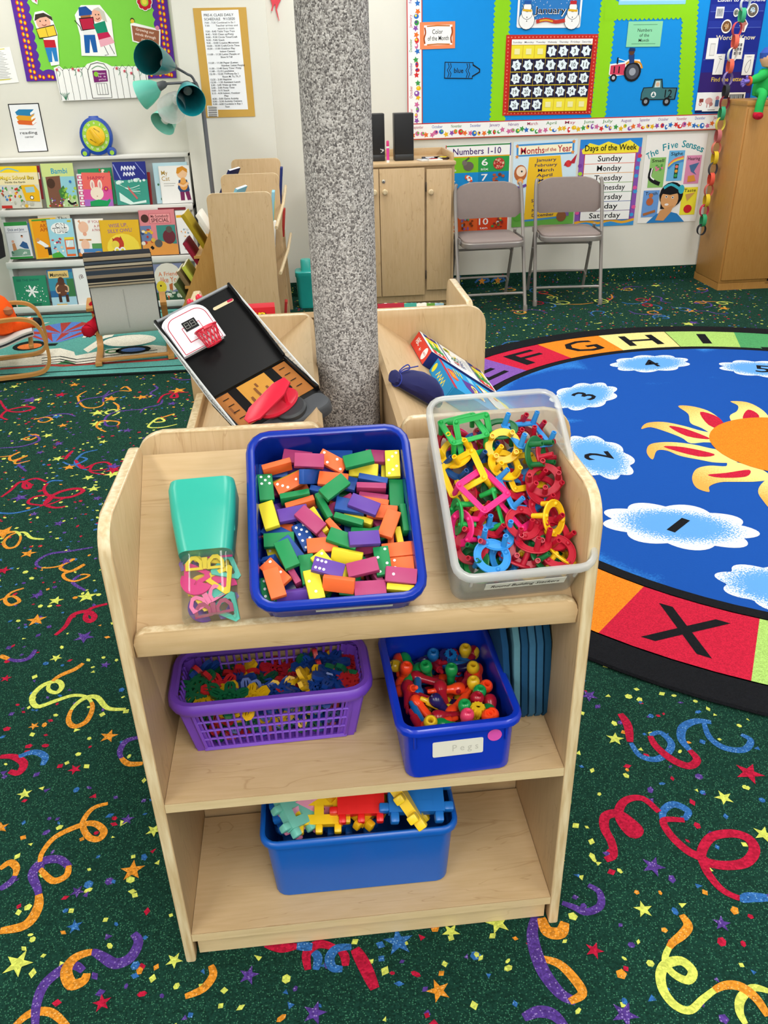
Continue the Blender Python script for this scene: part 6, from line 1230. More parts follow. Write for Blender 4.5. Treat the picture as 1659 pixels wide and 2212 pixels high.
for i, m_ in enumerate(MON): A.txt(m_, .5+(.02 if i < 3 else 0), .22+.059*i, .036, Pc('#2a2c5c'), .034*len(m_)+.08, True)
A.oval(.12, .36, .1, Pc('#b8683a'), .12); A.oval(.13, .34, .075, Pc('#f2dcc4')); A.oval(.14, .34, .014, BLACK); A.oval(.12, .46, .05, Pc('#f0a860')); A.oval(.87, .28, .05, Pc('#d83a3a')); A.pol([(.88, .28), (1, .17), (.97, .28)], Pc('#b82a3a')); A.pol([(.82, .26), (.8, .3), (.86, .31)], Pc('#b82a3a')); A.oval(.09, .82, .1, Pc('#5aa83c'), .14); A.oval(.1, .74, .04, Pc('#8c3a2a')); A.rect(.82, .68, .92, .9, Pc('#7a62a0')); A.oval(.86, .7, .12, Pc('#2f4f78')); A.oval(.8, .9, .08, Pc('#8c5a3a')); A.line([(.02, .52), (.12, .53), (.22, .5)], .04, Pc('#6a4a9a')); A.done()
A = poster('weekday_poster', 'days of the week poster with seven white bands', 'poster', [(1255, 302), (1392, 297), (1364, 486), (1239, 491)], YQ, '#8a55b0'); A.rect(0, 0, 1, .1, Pc('#2a86d8')); A.pol([(.03, .12), (.15, .04), (.3, .07), (.45, .03), (.62, .07), (.8, .02), (.96, .1), (.95, .16), (.05, .16)], Pc('#f5e23a')); A.rect(.05, .1, .94, .16, Pc('#f5e23a')); A.rect(0, .93, 1, 1, Pc('#3a90d0')); A.line([(0, .95), (.2, .93), (.4, .96), (.6, .93), (.8, .96), (1, .93)], .04, Pc('#e8a82c'), 3)
for i in range(16): A.oval(random.choice([.03, .97])+random.uniform(-.02, .02), .2+.045*i, .035, Pc(random.choice(['#e0559a', '#a8d02f', '#3a9ad8', '#d63a5a', '#7a3fa0'])), .03, 10)
A.txt('Days of the Week', .5, .095, .065, BLACK, .84, True)
for i, d_ in enumerate(('Sunday', 'Monday', 'Tuesday', 'Wednesday', 'Thursday', 'Friday', 'Saturday')):
    y = .165+.109*i; A.rect(.08, y-.004, .92, y+.109, Pc(('#d8342a', '#e0602a', '#e09a2a', '#7aa83a', '#3a8a4a', '#2f52a0', '#5a2f7a')[i])); A.rect(.09, y+.002, .91, y+.105, WHITE); A.txt(d_, .5, y+.05, .062, BLACK, .063*len(d_)+.02, True)
A.done()
A = poster('senses_poster', 'five senses poster with a girl in a blue bow', 'poster', [(1398, 290), (1532, 289), (1500, 476), (1376, 484)], YQ, '#eeece8'); TL = Pc('#1f8f9c')
for i, c_ in enumerate('The Five Senses'):
    t = (i-7)/7
    if c_ != ' ': A.txt(c_, .5+.44*t, .11+.09*t*t-.03*t, .075, TL, .028 if c_ == 'i' else .06, True, -t*.45)
for (x0, y0, x1, y1, c_, t) in ((.1, .25, .36, .59, '#8cc06a', 'Smell'), (.4, .18, .66, .52, '#6ab4e4', 'Sight'), (.7, .24, .95, .56, '#d98cb0', 'Hearing'), (.05, .62, .32, .93, '#6a9ad8', 'Touch'), (.7, .6, .96, .92, '#ece03c', 'Taste')): A.rect(x0, y0, x1, y1, Pc(c_)); A.txt(t, (x0+x1)/2, y0+.035, .036, BLACK, .2, True)
A.line([(.14, .37), (.12, .47), (.2, .52), (.3, .55)], .06, BLACK, 3); A.line([(.15, .37), (.135, .46), (.2, .5)], .02, WHITE, 3); bits(A, .26, .36, 12, ['#e07a9a', '#5a9a4a'], .022, .05)
for k, c_ in enumerate(('#e87a6a', '#efd24a', '#4a8ad0')): A.line([(.41, .34-.0+.02*k), (.5, .28+.02*k), (.65, .25+.02*k)], .03, Pc(c_), 3)
A.rect(.52, .33, .58, .49, Pc('#1f4a3a')); [A.oval(.55, .36+.05*k, .025, Pc(('#e87a6a', '#e8a83a', '#3aa85a')[k])) for k in range(3)]; A.pol([(.76, .35), (.92, .32), (.85, .42), (.9, .46), (.8, .42)], Pc('#4a6f9a')); A.pol([(.76, .47), (.86, .46), (.9, .53), (.76, .54)], Pc('#d8923a'))
A.oval(.17, .75, .06, Pc('#b8623a')); A.oval(.18, .68, .035, Pc('#c0703f')); A.line([(.08, .9), (.28, .86)], .04, Pc('#a8683a')); A.pol([(.76, .68), (.92, .66), (.8, .76)], Pc('#c99a5a')); A.oval(.83, .85, .07, Pc('#c8242c'), .065)
A.pol([(.15, 1), (.3, .9), (.45, .86), (.66, .9), (.8, 1)], Pc('#2a7cc0')); A.oval(.52, .68, .2, BLACK, .2); A.rect(.36, .62, .5, .84, BLACK); A.oval(.5, .73, .15, Pc('#d9a06a'), .16); A.pol([(.34, .66), (.42, .56), (.6, .56), (.66, .66), (.5, .68)], BLACK); A.line([(.38, .6), (.5, .56), (.66, .62)], .04, Pc('#3ab0c4'), 3); A.oval(.68, .62, .05, Pc('#3ab0c4'), .07); A.oval(.44, .7, .02, WHITE); A.oval(.44, .7, .012, BLACK); A.oval(.55, .71, .02, WHITE); A.oval(.55, .71, .012, BLACK); A.oval(.46, .79, .035, Pc('#f2e6e0'), .018); A.pol([(.3, .97), (.36, .86), (.48, .82), (.58, .8), (.55, .88), (.44, .98)], Pc('#d09660')); A.done()
# ------------------------------------------------------------------ left wall: reading board, sign, schedule
random.seed(11)
YW = YL-.002
rbq = [(14, -60), (352, -60), (384, 166), (60, 178)]
A = poster('reading_board', 'lime green reading board with a purple butterfly border', 'bulletin board', rbq, YW, '#7ccb4a', .006); RM, rw_, rh_ = quad(*rbq, YW)
A.dz = .00001; A.rect(-.005, 0, 1, 1, Pc('#5a2f9c'))
n_ = 40; sc = [(.095+.014*abs(math.sin(i*PI/4)), .0+.88*i/n_) for i in range(n_+1)]+[(.115+.77*i/n_, .905-.018*abs(math.sin(i*PI/4))) for i in range(n_+1)]+[(.905-.014*abs(math.sin(i*PI/4)), .88-.88*i/n_) for i in range(n_+1)]
A.pol(sc, Pc('#7dce48'))
for i in range(17):
    for x in (.045, .955): y = .03+.058*i; [A.oval(x+dx, y+dy, .012, Pc('#d8342a'), .016, 6) for dx, dy in ((-.013, 0), (.013, .012))]; [A.oval(x+dx, y+dy, .007, Pc('#f2d02c'), .01, 6) for dx, dy in ((-.011, 0), (.013, .012))]; A.oval(x, y+.006, .005, Pc('#2f6fc0'), .008, 5)
for i in range(15):
    x = .1+.06*i; [A.oval(x+dx, .955+dy, .012, Pc('#d8342a'), .014, 6) for dx, dy in ((-.012, 0), (.012, .01))]; [A.oval(x+dx, .955+dy, .007, Pc('#f2d02c'), .009, 6) for dx, dy in ((-.01, 0), (.012, .01))]
A.done(); YS = YL-.011
def cut(name, label, q, Y=YS): A = poster(name, label, 'cutout', q, Y, None); return A
SK, HRD = Pc('#eab098'), Pc('#3c342c')
A = cut('reader_cutout', 'paper cutout of a child holding a yellow book, red shirt and blue trousers', [(68, 24), (114, 24), (138, 142), (92, 142)])
A.pol([(.1, .02), (.5, -.01), (.85, .1), (1, .4), (.95, .55), (.85, .98), (.45, 1), (.3, .5), (.08, .35), (-.02, .15)], WHITE); A.pol([(.28, .52), (.82, .52), (.84, .68), (.3, .68)], Pc('#c0202f')); A.pol([(.3, .66), (.84, .66), (.82, .92), (.66, .92), (.6, .72), (.54, .93), (.38, .93)], Pc('#2a7fc4')); A.oval(.42, .2, .34, SK); A.pol([(.02, .18), (.1, .06), (.5, .03), (.85, .1), (.88, .18), (.6, .1), (.3, .12)], HRD)
A.pol([(.02, .32), (.9, .24), (.98, .44), (.5, .48), (.1, .5)], BLACK); A.pol([(.05, .33), (.88, .26), (.94, .43), (.5, .465), (.13, .48)], Pc('#efc93a')); A.line([(.48, .3), (.54, .46)], .02, BLACK); A.oval(.28, .18, .03, BLACK); A.oval(.55, .17, .03, BLACK); A.line([(.34, .245), (.45, .26), (.55, .24)], .03, Pc('#8c3a30'), 3); A.done()
A = cut('reader_cutout', 'paper cutout of two children with red and green books, one in a blue cap', [(146, 10), (236, 8), (252, 121), (180, 122)])
A.pol([(.05, .2), (.25, .02), (.75, .02), (1, .3), (.98, .75), (1, 1), (.75, 1.0), (.05, .98), (.1, .6)], WHITE); A.pol([(.2, .58), (.5, .57), (.5, .92), (.38, .92), (.35, .66), (.28, .93), (.16, .93)], Pc('#1d5ea8')); A.rect(.19, .5, .5, .58, Pc('#e8e8e8')); A.oval(.33, .22, .14, Pc('#a8683f')); A.oval(.62, .22, .15, SK); A.pol([(.16, .22), (.18, .06), (.38, .04), (.52, .14), (.5, .2)], Pc('#1d4f98'))
A.pol([(.55, .1), (.7, .06), (.84, .15), (.88, .35), (.76, .3), (.72, .14)], Pc('#c9c4b8')); A.pol([(.56, .55), (.84, .5), (1, .74), (.6, .82)], Pc('#c02050')); A.pol([(.58, .68), (.93, .62), (1, .74), (.6, .82)], Pc('#e8a8b8')); A.pol([(.14, .26), (.53, .24), (.54, .47), (.18, .5)], BLACK); A.pol([(.16, .28), (.51, .26), (.52, .46), (.2, .48)], Pc('#b81f40')); A.pol([(.5, .38), (.82, .32), (.86, .53), (.56, .56)], Pc('#178a6a')); A.line([(.7, .8), (.78, .97), (.68, .98)], .014, BLACK); A.line([(.85, .78), (.95, .96)], .014, BLACK)
A.line([(.02, .3), (.14, .42), (.16, .5)], .02, BLACK); A.oval(.6, .2, .015, BLACK); A.oval(.68, .2, .015, BLACK); A.line([(.6, .27), (.64, .29), (.7, .26)], .02, Pc('#8c3a30'), 3); A.done()
A = cut('wooden_sign_cutout', 'brown paper signpost reading growing our minds through reading', [(284, 38), (352, 38), (346, 106), (284, 106)]); BRN = Pc('#9a5f45')
A.pol([(.0, .2), (.1, .16), (.98, .38), (.9, 1), (.0, .75)], WHITE); A.pol([(.04, .25), (.93, .42), (.86, .95), (.04, .72)], BRN); A.oval(.08, .09, .07, Pc('#3a3020')); A.oval(.08, .12, .06, Pc('#e0b83a')); A.oval(.88, .33, .07, Pc('#e08aa8'))
for i, t in enumerate(('Growing our', 'minds through', 'reading')): A.txt(t, .46+(.06 if i == 2 else 0), .42+.15*i, .085, Pc('#f2dcd0'), (.6, .68, .42)[i], True, -.2)
A.done()
A = cut('flower_cutout', 'red and lime paper flower near the board top', [(294, -20), (330, -20), (330, 28), (294, 28)]); A.pol([(.5+.4*math.cos(k*PI/8), .5+.36*math.sin(k*PI/8)) for k in range(16)], WHITE)
for k in range(8): A.oval(.5+.28*math.cos(k*PI/4), .5+.24*math.sin(k*PI/4), .2, WHITE)
for k in range(8): A.oval(.5+.28*math.cos(k*PI/4), .5+.24*math.sin(k*PI/4), .16, Pc('#c0202f'))
A.oval(.5, .5, .24, Pc('#a8c83a')); A.oval(.5, .5, .15, Pc('#e8d84a')); A.done()
A = cut('leaf_cutout', 'pink and green paper leaf at the top corner of the board', [(60, -14), (84, -14), (84, 12), (60, 12)]); A.pol([(0, 0), (1, 0), (.8, .9), (.4, .7)], WHITE); A.pol([(.3, 0), (.9, 0), (.75, .8)], Pc('#c83a6a')); A.pol([(0, .1), (.4, .2), (.5, .6)], Pc('#2f8a4a')); A.done()
A = cut('fence_cutout', 'white paper picket fence with an arched gate and flowers', [(114, 138), (322, 134), (322, 211), (130, 219)], YL-.014); LN = Pc('#3a3a3c')
A.pol([(0, .1), (.06, .04), (.1, .14), (.33, .1), (.36, .02), (.47, -.06), (.57, .02), (.62, .1), (.93, .12), (1, .1), (.98, .97), (.02, 1)], WHITE)
for i in range(15):
    x = .02+.068*i
    if .33 < x < .6: continue
    A.line([(x, .16), (x+.005, .98)], .004, LN); A.line([(x, .18), (x+.034, .07), (x+.068, .18)], .004, LN)
A.line([(.36, .95), (.355, .2), (.4, .03), (.47, -.01), (.54, .03), (.58, .2), (.57, .95), (.36, .95)], .006, LN); A.rect(.42, .55, .54, .86, LN); A.rect(.425, .56, .535, .85, WHITE)
for k in range(3): A.line([(.45+.03*k, .56), (.45+.03*k, .85)], .004, LN)
A.line([(.4, .16), (.47, .08), (.55, .16)], .006, Pc('#3a8a4a'), 3); A.pol([(.405, .2), (.555, .2), (.555, .5), (.405, .52)], Pc('#7a2470')); A.oval(.44, .3, .025, Pc('#8ac83a')); [A.txt(t, .5, .28+.08*k, .05, Pc('#efd8ea'), .08) for k, t in enumerate(('Happiness', 'is a', 'good book'))]
for x, y in ((.03, .15), (.2, .14), (.26, .18), (.67, .16), (.75, .24), (.82, .3), (.9, .2)): A.star(x, y, .02, Pc('#d8405c')); A.line([(x, y), (x+.03, y+.08), (x+.01, y+.18)], .004, Pc('#3a8a6a'), 3)
for x in (.07, .92): [A.line([(x, .98), (x+.012*k, .85), (x+.025*k, .78)], .005, Pc('#2f7a5a'), 3) for k in (-2, -1, 0, 1, 2)]
A.done()
A = poster('notice_sheet', 'white typed notice partly cut by the picture edge', 'paper', [(-60, 108), (20, 102), (42, 177), (-40, 186)], YW, '#f4f4f2')
for k in range(18): A.rect(.2, .1+.045*k, .75+.1*(k % 3)*.5, .112+.045*k, Pc('#9a9a9c'))
A.rect(.55, .03, .85, .05, Pc('#e8e04a')); A.rect(.3, .88, .8, .9, Pc('#e8e04a')); A.done()
A = poster('reading_sign', 'white card with a book stack reading reading center', 'sign', [(17, 225), (83, 222), (105, 327), (39, 329)], YW, '#16161a', .001); A.rect(.03, .02, .97, .985, Pc('#eceef2'))
for i, (c_, x, y) in enumerate((('#d8642c', .18, .36), ('#e0a02c', .18, .27), ('#2a7fb0', .18, .17))):
    A.pol([(x, y), (x+.14, y-.055), (x+.62, y-.045), (x+.5, y+.03), (x+.5, y+.08), (x+.04, y+.06)], Pc(c_)); A.pol([(x+.48, y+.025), (x+.62, y-.035), (x+.6, y+.02), (x+.48, y+.075)], WHITE); A.line([(x+.03, y+.055), (x+.49, y+.085), (x+.62, y+.03)], .012, Pc(c_))
A.line([(.2, .52), (.75, .52)], .008, Pc('#6a6a6e')); A.txt('reading', .48, .595, .06, BLACK, .56); A.txt('center', .48, .68, .045, BLACK, .3); A.done()
YPp = YP-.002
A = poster('schedule_sheet', 'typed class schedule on a tan paper backing', 'schedule', [(416, 18), (531, 15), (552, 252), (443, 254)], YPp, '#c9a04e', .001); A.pol([(.15, .025), (.85, .02), (.87, .93), (.17, .925)], Pc('#eef0f4')); IK = Pc('#2a2a30')
A.txt('PRE-K CLASS DAILY', .19, .063, .022, IK, .56, True, 0, 'L'); A.txt('SCHEDULE   9/1/2020', .19, .098, .022, IK, .58, True, 0, 'L')
SCH = ['7:00 - 7:30 Combined in Ex 1', '7:30        Teacher arrives and', '               escorts to room', '7:30 - 8:45 Table Tops Toys', '8:45 - 9:00 Clean up/Potty', '9:00 - 9:30 Circle Time/Craft', '9:30 - 9:45 Snack', '9:45 - 10:00 Creative Movement', '10:00 - 10:30 Craft/Circle Time', '10:30 - 11:00 Outdoor Play', '               Indoor Centers', '11:00 - 11:20 Letter People or', '               Show N Tell', '', '11:20 - 11:30 Paper (Letter,', '               Number, Letter People)', '11:30 - 11:40 Story Time / Potty', '11:40 - 12:10 Lunchtime', '12:10 - 12:25 TV/Potty Ex 1', '               Room M, Tu, Th, F', '12:25 - 2:30 Naptime', '12:30 - 1:30 Assistant Lunch', '2:30 - 2:45 Wake up time', '2:45 - 3:00 Potty Time', '3:00 - 3:15 Snack', '3:15 - 4:30 Indoor, Outdoor', '               Play', '4:30 - 5:00 Game Activity', '5:00 - 5:30 Activity Centers', '5:30 - 6:00 Combine in Exp 1', '               Room']
for i, t in enumerate(SCH):
    if t: A.txt(t.strip(), .19+(.24 if t[0] == ' ' else 0), .13+.0256*i, .0155, IK, min(.62, .0205*len(t.strip())), True, 0, 'L')
A.done()
A = poster('paper_note', 'small typed note overlapping the schedule corner', 'note', [(447, 228), (470, 229), (472, 252), (449, 252)], YPp-.003, '#ecebe8', .0004); [A.rect(.1, .1+.16*k, .9, .17+.16*k, IK) for k in range(6)]; A.done()
bl = tag(MB().prism([(-.02, .05), (.055, .055), (.05, .02), (.035, -.0), (.02, -.03), (.03, -.09), (.027, -.09), (.014, -.04), (.012, -.0), (-.002, -.02), (-.008, -.04), (-.015, -.035), (-.006, -.01)], 0, .004, C('#d83a4a', .4)).build('balloon_scrap'), 'torn red balloon hanging on the wall near the column', 'balloon'); bl.matrix_world = frame(WY(590, 8, YR-.006), (1, 0, 0), (0, -1, 0))
# ------------------------------------------------------------------ white sloping bookcase with its books
WP = C('#e6e5e1', .5, .4, .02, 8); bc = thing('book_case', 'white sloping display bookcase with three tiers of picture books', 'bookcase', T(0, 0, 0))
bx0, bx1 = -1.985, -.745
prof = [(6.085, 0), (6.085, .95), (5.985, .95), (5.975, .66), (5.90, .64), (5.895, .35), (5.82, .33), (5.81, .0)]
for x in (bx0+.012, bx1-.012): b = MB(); b.prism(prof, -.012, .012, WP, MX(((0, 0, 1, x), (1, 0, 0, 0), (0, 1, 0, 0), (0, 0, 0, 1)))); b.build('side_panel', bc)
b = MB(); b.box(((bx0+bx1)/2, 6.03, .943), (bx1-bx0, .12, .022), WP, None, .003); b.build('top_board', bc)
for z, y0 in ((.638, 5.905), (.325, 5.825), (.045, 5.765)):
    b = MB(); b.box(((bx0+bx1)/2, (y0+6.08)/2-.02, z-.012), (bx1-bx0, 6.08-y0+.01, .02), WP); b.box(((bx0+bx1)/2, y0-.02, z), (bx1-bx0+.004, .018, .038), WP, None, .003); b.build('tier_ledge', bc)
for z0, z1, y in ((.64, .94, 6.0), (.33, .63, 5.96), (.05, .32, 5.9)): b = MB(); b.box(((bx0+bx1)/2, y+.03, (z0+z1)/2), (bx1-bx0-.02, .012, z1-z0), C('#d6d6d4', .6)); b.build('tier_back', bc)
b = MB(); b.box(((bx0+bx1)/2, 5.80, .015), (bx1-bx0, .03, .03), WP); b.build('kick_board', bc)
def book(label, q, Y, cov, draw, th=.008, edge='#e9e6dc'):
    M, w_, h_ = quad(*q, Y); A = Art(w_, h_); A.box((0, 0, -th/2), (w_-.002, h_-.003, th-.002), Pc(edge)); A.box((0, 0, -.0006), (w_, h_, .0012), Pc(cov)); A.box((0, 0, -th+.0006), (w_, h_, .0012), Pc(cov)); A.box((-w_/2+.001, 0, -th/2), (.002, h_, th), Pc(cov)); A.z = .0002; draw(A)
    o = A.build('picture_book', flat=True); o.matrix_world = M @ RX(-.12); return tag(o, label, 'book', 'picture books in the white bookcase')
def blobs(A, x0, y0, x1, y1, n_, cols, r_=.04):
    for _ in range(n_): A.oval(random.uniform(x0, x1), random.uniform(y0, y1), r_*random.uniform(.5, 1.3), Pc(random.choice(cols)), r_*random.uniform(.5, 1.2), 9)
T1, T2, T3 = 5.925, 5.845, 5.78
CR = ['#c0392b', '#e8b02c', '#3f7fc0', '#4a9a4a', '#e8e2d0', '#8c5a34', '#2d2d35']
def d1(A): A.rect(0, 0, 1, .15, Pc('#f0cf24')); A.rect(0, .15, 1, .48, Pc('#e9dcae')); A.line([(.1, .12), (.3, .05), (.55, .12)], .03, Pc('#7fb8c8'), 3); A.txt('Magic School Bus', .48, .27, .09, BLACK, .84, True); A.txt('Magic School Bus', .475, .265, .08, Pc('#f2d230'), .82, True); A.txt('Inside the Earth', .42, .375, .045, BLACK, .5, True); A.rect(0, .44, 1, 1, Pc('#cfd0c4')); blobs(A, .02, .5, .55, .85, 36, CR, .035); A.pol([(.55, .45), (.88, .44), (.98, .6), (.97, .85), (.62, .82), (.57, .6)], Pc('#e9b31c')); A.pol([(.64, .5), (.86, .49), (.88, .62), (.66, .63)], Pc('#9fc4cc')); A.oval(.78, .75, .05, BLACK); A.oval(.78, .75, .035, WHITE); blobs(A, .3, .85, .8, .97, 12, ['#e0b03a', '#b8b8a8', '#e8e2d0']); A.rect(0, .93, .26, 1, Pc('#c0342c'))
book('yellow and grey picture book with a drilling bus, top tier end', [(-6, 360), (81, 359), (89, 448), (1, 450)], T1, '#e8d57a', d1)
def d2(A): A.rect(0, 0, 1, .3, Pc('#c9d88a')); A.rect(.4, .3, 1, .75, Pc('#8fc8d4')); A.pol([(.1, .3), (.55, .28), (.52, 1), (.12, 1)], Pc('#7a5240')); A.txt('Bambi', .55, .17, .12, Pc('#1f8fb8'), .5, True); A.oval(.24, .45, .13, Pc('#4a3226'), .15); A.pol([(.45, .62), (.62, .5), (.72, .75), (.5, .9)], Pc('#3f7a3a')); blobs(A, .55, .55, .98, .8, 22, ['#6aa83f', '#8cc05a', '#a8c84a'], .04); blobs(A, .1, .8, .95, .98, 34, ['#e8d84a', '#d86a8c', '#f2f2ee', '#5a9a3a', '#7a5aa0', '#c0392b'], .028); A.oval(.85, .42, .04, Pc('#2f6fb8')); A.line([(.7, .85), (.8, .93), (.95, .9)], .06, BLACK, 3)
book('forest picture book with a tree trunk and flowers, second on top tier', [(87, 354), (155, 352), (171, 446), (101, 448)], T1, '#b8d49a', d2)
book('red spined book behind the forest picture book', [(76, 358), (84, 358), (95, 430), (84, 430)], T1+.02, '#8c2a34', lambda A: A.rect(.2, .2, .8, .4, WHITE))
def d3(A): A.rect(0, 0, 1, 1, Pc('#2f8a5c')); blobs(A, .1, .05, .95, .3, 14, ['#e8d8c8', '#c0392b', '#e8b02c'])
book('green patterned book peeping out behind the pink rabbit book', [(169, 366), (242, 362), (250, 440), (178, 444)], T1+.012, '#2f8a5c', d3)
def d4(A): A.rect(0, 0, 1, .5, Pc('#e86a62')); A.rect(0, .5, 1, .8, Pc('#d8559c')); A.rect(0, .8, 1, 1, Pc('#a86ac0')); A.txt('HAPPY', .5, .16, .1, Pc('#b83a50'), .6, True); [A.oval(x, .36, .08, Pc('#efe2d4'), .17) for x in (.34, .6)]; [A.oval(x, .37, .035, Pc('#d8a0a0'), .11) for x in (.34, .6)]; A.oval(.47, .62, .23, Pc('#efe0cc'), .22); A.oval(.47, .7, .02, Pc('#c07a7a')); A.pol([(.2, .86), (.5, .8), (.8, .84), (.9, .76), (.92, .84), (.8, 1), (.2, 1)], Pc('#1f9a5a')); A.star(.8, .48, .1, Pc('#b82a6a'), .7, 8); A.oval(.8, .48, .035, Pc('#e8a03a'))
book('pink picture book with a white rabbit in green', [(174, 372), (237, 374), (246, 444), (185, 446)], T1, '#e0609a', d4)
def d4b(A):
    for k in range(6): A.rect(.1, .05+.16*k, .9, .15+.16*k, Pc('#c83a78')); A.rect(.3, .07+.16*k, .7, .13+.16*k, WHITE)
book('white and magenta spiral book behind the pink rabbit book', [(166, 376), (178, 376), (186, 446), (172, 446)], T1+.006, '#efe9ec', d4b)
def d5(A): A.rect(0, 0, 1, .42, Pc('#2c3488')); A.rect(0, .42, 1, 1, Pc('#3f9a8a')); [A.line([(.25+.09*k, .2), (.28+.09*k, .1), (.32+.09*k, .17)], .035, Pc('#dfe2f2'), 3) for k in range(5)]; [A.line([(.3+.09*k, .33), (.33+.09*k, .24), (.37+.09*k, .31)], .035, Pc('#dfe2f2'), 3) for k in range(4)]; A.line([(.02, .05), (.2, .4)], .03, Pc('#8f9ad8')); A.line([(.7, .02), (.95, .3)], .02, Pc('#8f9ad8')); blobs(A, .05, .4, .95, .48, 14, ['#d8eee8', '#a8d8cc', '#e8f4f4'], .05); [A.line([(.1+.1*k, .5+.05*k), (.4+.06*k, .62+.03*k), (.75, .55+.07*k)], .02, Pc(('#cfeee4', '#8fd0c0', '#e2f6f0', '#6ab8a8')[k]), 3) for k in range(4)]; A.pol([(.38, .55), (.66, .85), (.62, .88), (.4, .65)], Pc('#c86a6a')); A.pol([(.1, .7), (.5, .95), (.9, .9), (.9, .96), (.4, 1), (.1, .9)], Pc('#d8f0ea'))
book('navy and sea-green book in a shiny plastic cover', [(244, 350), (312, 349), (325, 440), (252, 443)], T1-.008, '#2c3488', d5)
book('dark red book edge behind the shiny navy book', [(316, 372), (322, 372), (331, 442), (325, 442)], T1+.01, '#9c2f34', lambda A: None)
book('pale blue picture book behind the white cat book', [(330, 352), (402, 350), (414, 436), (338, 440)], T1+.014, '#b8d8e4', lambda A: blobs(A, .1, .4, .5, .9, 12, ['#4a7a5a', '#c0394a', '#7a4a3a', '#8fc0a0'], .06))
def d6(A): A.txt('My', .18, .18, .12, Pc('#b8923a'), .2); A.txt('Cat', .2, .33, .12, Pc('#b8923a'), .26); A.rect(.12, .46, .5, .475, Pc('#b0b0ac')); A.rect(.12, .52, .45, .535, Pc('#b0b0ac')); A.pol([(.62, .38), (.88, .38), (.94, .66), (.9, .72), (.62, .7), (.56, .6)], Pc('#2f4a78')); A.oval(.74, .2, .17, Pc('#f0c49a')); A.pol([(.56, .2), (.6, .06), (.78, .02), (.92, .1), (.92, .2), (.78, .12), (.62, .22)], Pc('#d8902c')); A.oval(.76, .52, .13, Pc('#e09a4a'), .16); A.oval(.76, .4, .09, Pc('#e8a85a')); A.line([(.58, .48), (.75, .55), (.92, .46)], .07, Pc('#f0c49a'), 3); A.pol([(.62, .7), (.76, .7), (.75, .93), (.62, .93)], Pc('#7a2a5a')); A.pol([(.78, .7), (.92, .69), (.96, .92), (.84, .93)], Pc('#7a2a5a'))
book('white picture book of a child hugging an orange cat', [(342, 359), (408, 357), (417, 437), (350, 440)], T1, '#f1f0ee', d6)
def e1(A): A.rect(0, 0, 1, .1, Pc('#2f8a3f')); A.rect(0, .94, 1, 1, Pc('#2f8a3f')); A.txt('Dick and Jane', .48, .2, .07, Pc('#2a3a6a'), .7); A.rect(.04, .27, .96, .28, Pc('#9a9aa2')); A.oval(.25, .52, .06, Pc('#e0a890')); A.pol([(.2, .58), (.32, .56), (.38, .8), (.2, .8)], Pc('#c9885a')); A.pol([(.5, .65), (.68, .52), (.85, .58), (.9, .74), (.7, .72)], Pc('#2f5a8c')); A.oval(.68, .4, .05, Pc('#e0a890')); A.oval(.68, .375, .05, Pc('#5a3a24'), .03); A.pol([(.1, .8), (.5, .72), (.92, .76), (.92, .92), (.1, .92)], Pc('#7aa08c')); blobs(A, .1, .78, .9, .9, 8, ['#3f6a5a', '#9ab8a8', '#d8e0d8'])
book('small white and green reader with running children', [(10, 481), (59, 479), (70, 557), (20, 560)], T2, '#dfe0e4', e1, .012)
book('blue spined book beside the small reader', [(62, 482), (69, 482), (84, 558), (74, 560)], T2+.006, '#4a78a8', lambda A: None)
book('grey book top standing behind the orange book', [(82, 465), (150, 461), (156, 500), (86, 504)], T2+.03, '#cfccc0', lambda A: A.txt('The', .75, .25, .2, BLACK, .3))
def e2(A): A.rect(.08, .03, .96, .97, Pc('#f0a01c')); A.rect(.1, .02, .8, .06, Pc('#4a9a3a')); A.txt('ARTH', .6, .18, .09, Pc('#b8501c'), .46, True); A.txt('APRIL', .6, .28, .09, Pc('#b8501c'), .5, True); A.txt('MARC', .62, .08, .04, Pc('#a8401c'), .3, True); A.line([(.18, .55), (.35, .62), (.52, .72)], .14, WHITE, 3); A.oval(.2, .52, .07, Pc('#d89a5a')); A.rect(.5, .74, .9, .94, Pc('#2a2a2e')); A.rect(.4, .72, .96, .76, Pc('#3a3a40')); A.rect(.5, .92, .9, .98, Pc('#e8c83a'))
book('orange picture book with a top hat, half behind the pale blue one', [(65, 473), (121, 471), (133, 555), (75, 560)], T2+.004, '#e8b83a', e2)
def e3(A): A.oval(.48, .24, .36, WHITE, .22); A.txt('ON', .5, .17, .12, BLACK, .36, True); A.txt('ON', .5, .17, .09, WHITE, .32); A.txt('TIME', .47, .29, .13, BLACK, .56, True); A.txt('TIME', .47, .29, .1, WHITE, .52); A.rect(.8, .04, .94, .09, Pc('#c9b82a')); A.pol([(.02, .9), (.3, .84), (.5, 1), (.02, 1)], Pc('#4aa83f')); A.rect(.58, .5, .94, .98, Pc('#e06a34')); A.rect(.58, .48, .96, .54, Pc('#e8d43a')); A.rect(.62, .56, .92, .74, Pc('#cfe4ea')); A.rect(.62, .8, .94, .92, Pc('#8fc4d8')); A.pol([(.64, .72), (.74, .56), (.78, .56), (.68, .74)], WHITE); blobs(A, .12, .5, .5, .85, 16, ['#c0394a', '#d8504a', '#3f6a9a', '#e8c8a8', '#f2f2ee'], .045)
book('pale blue picture book with a bus and white title bubble', [(102, 474), (156, 473), (167, 553), (111, 557)], T2-.006, '#9fd4e4', e3)
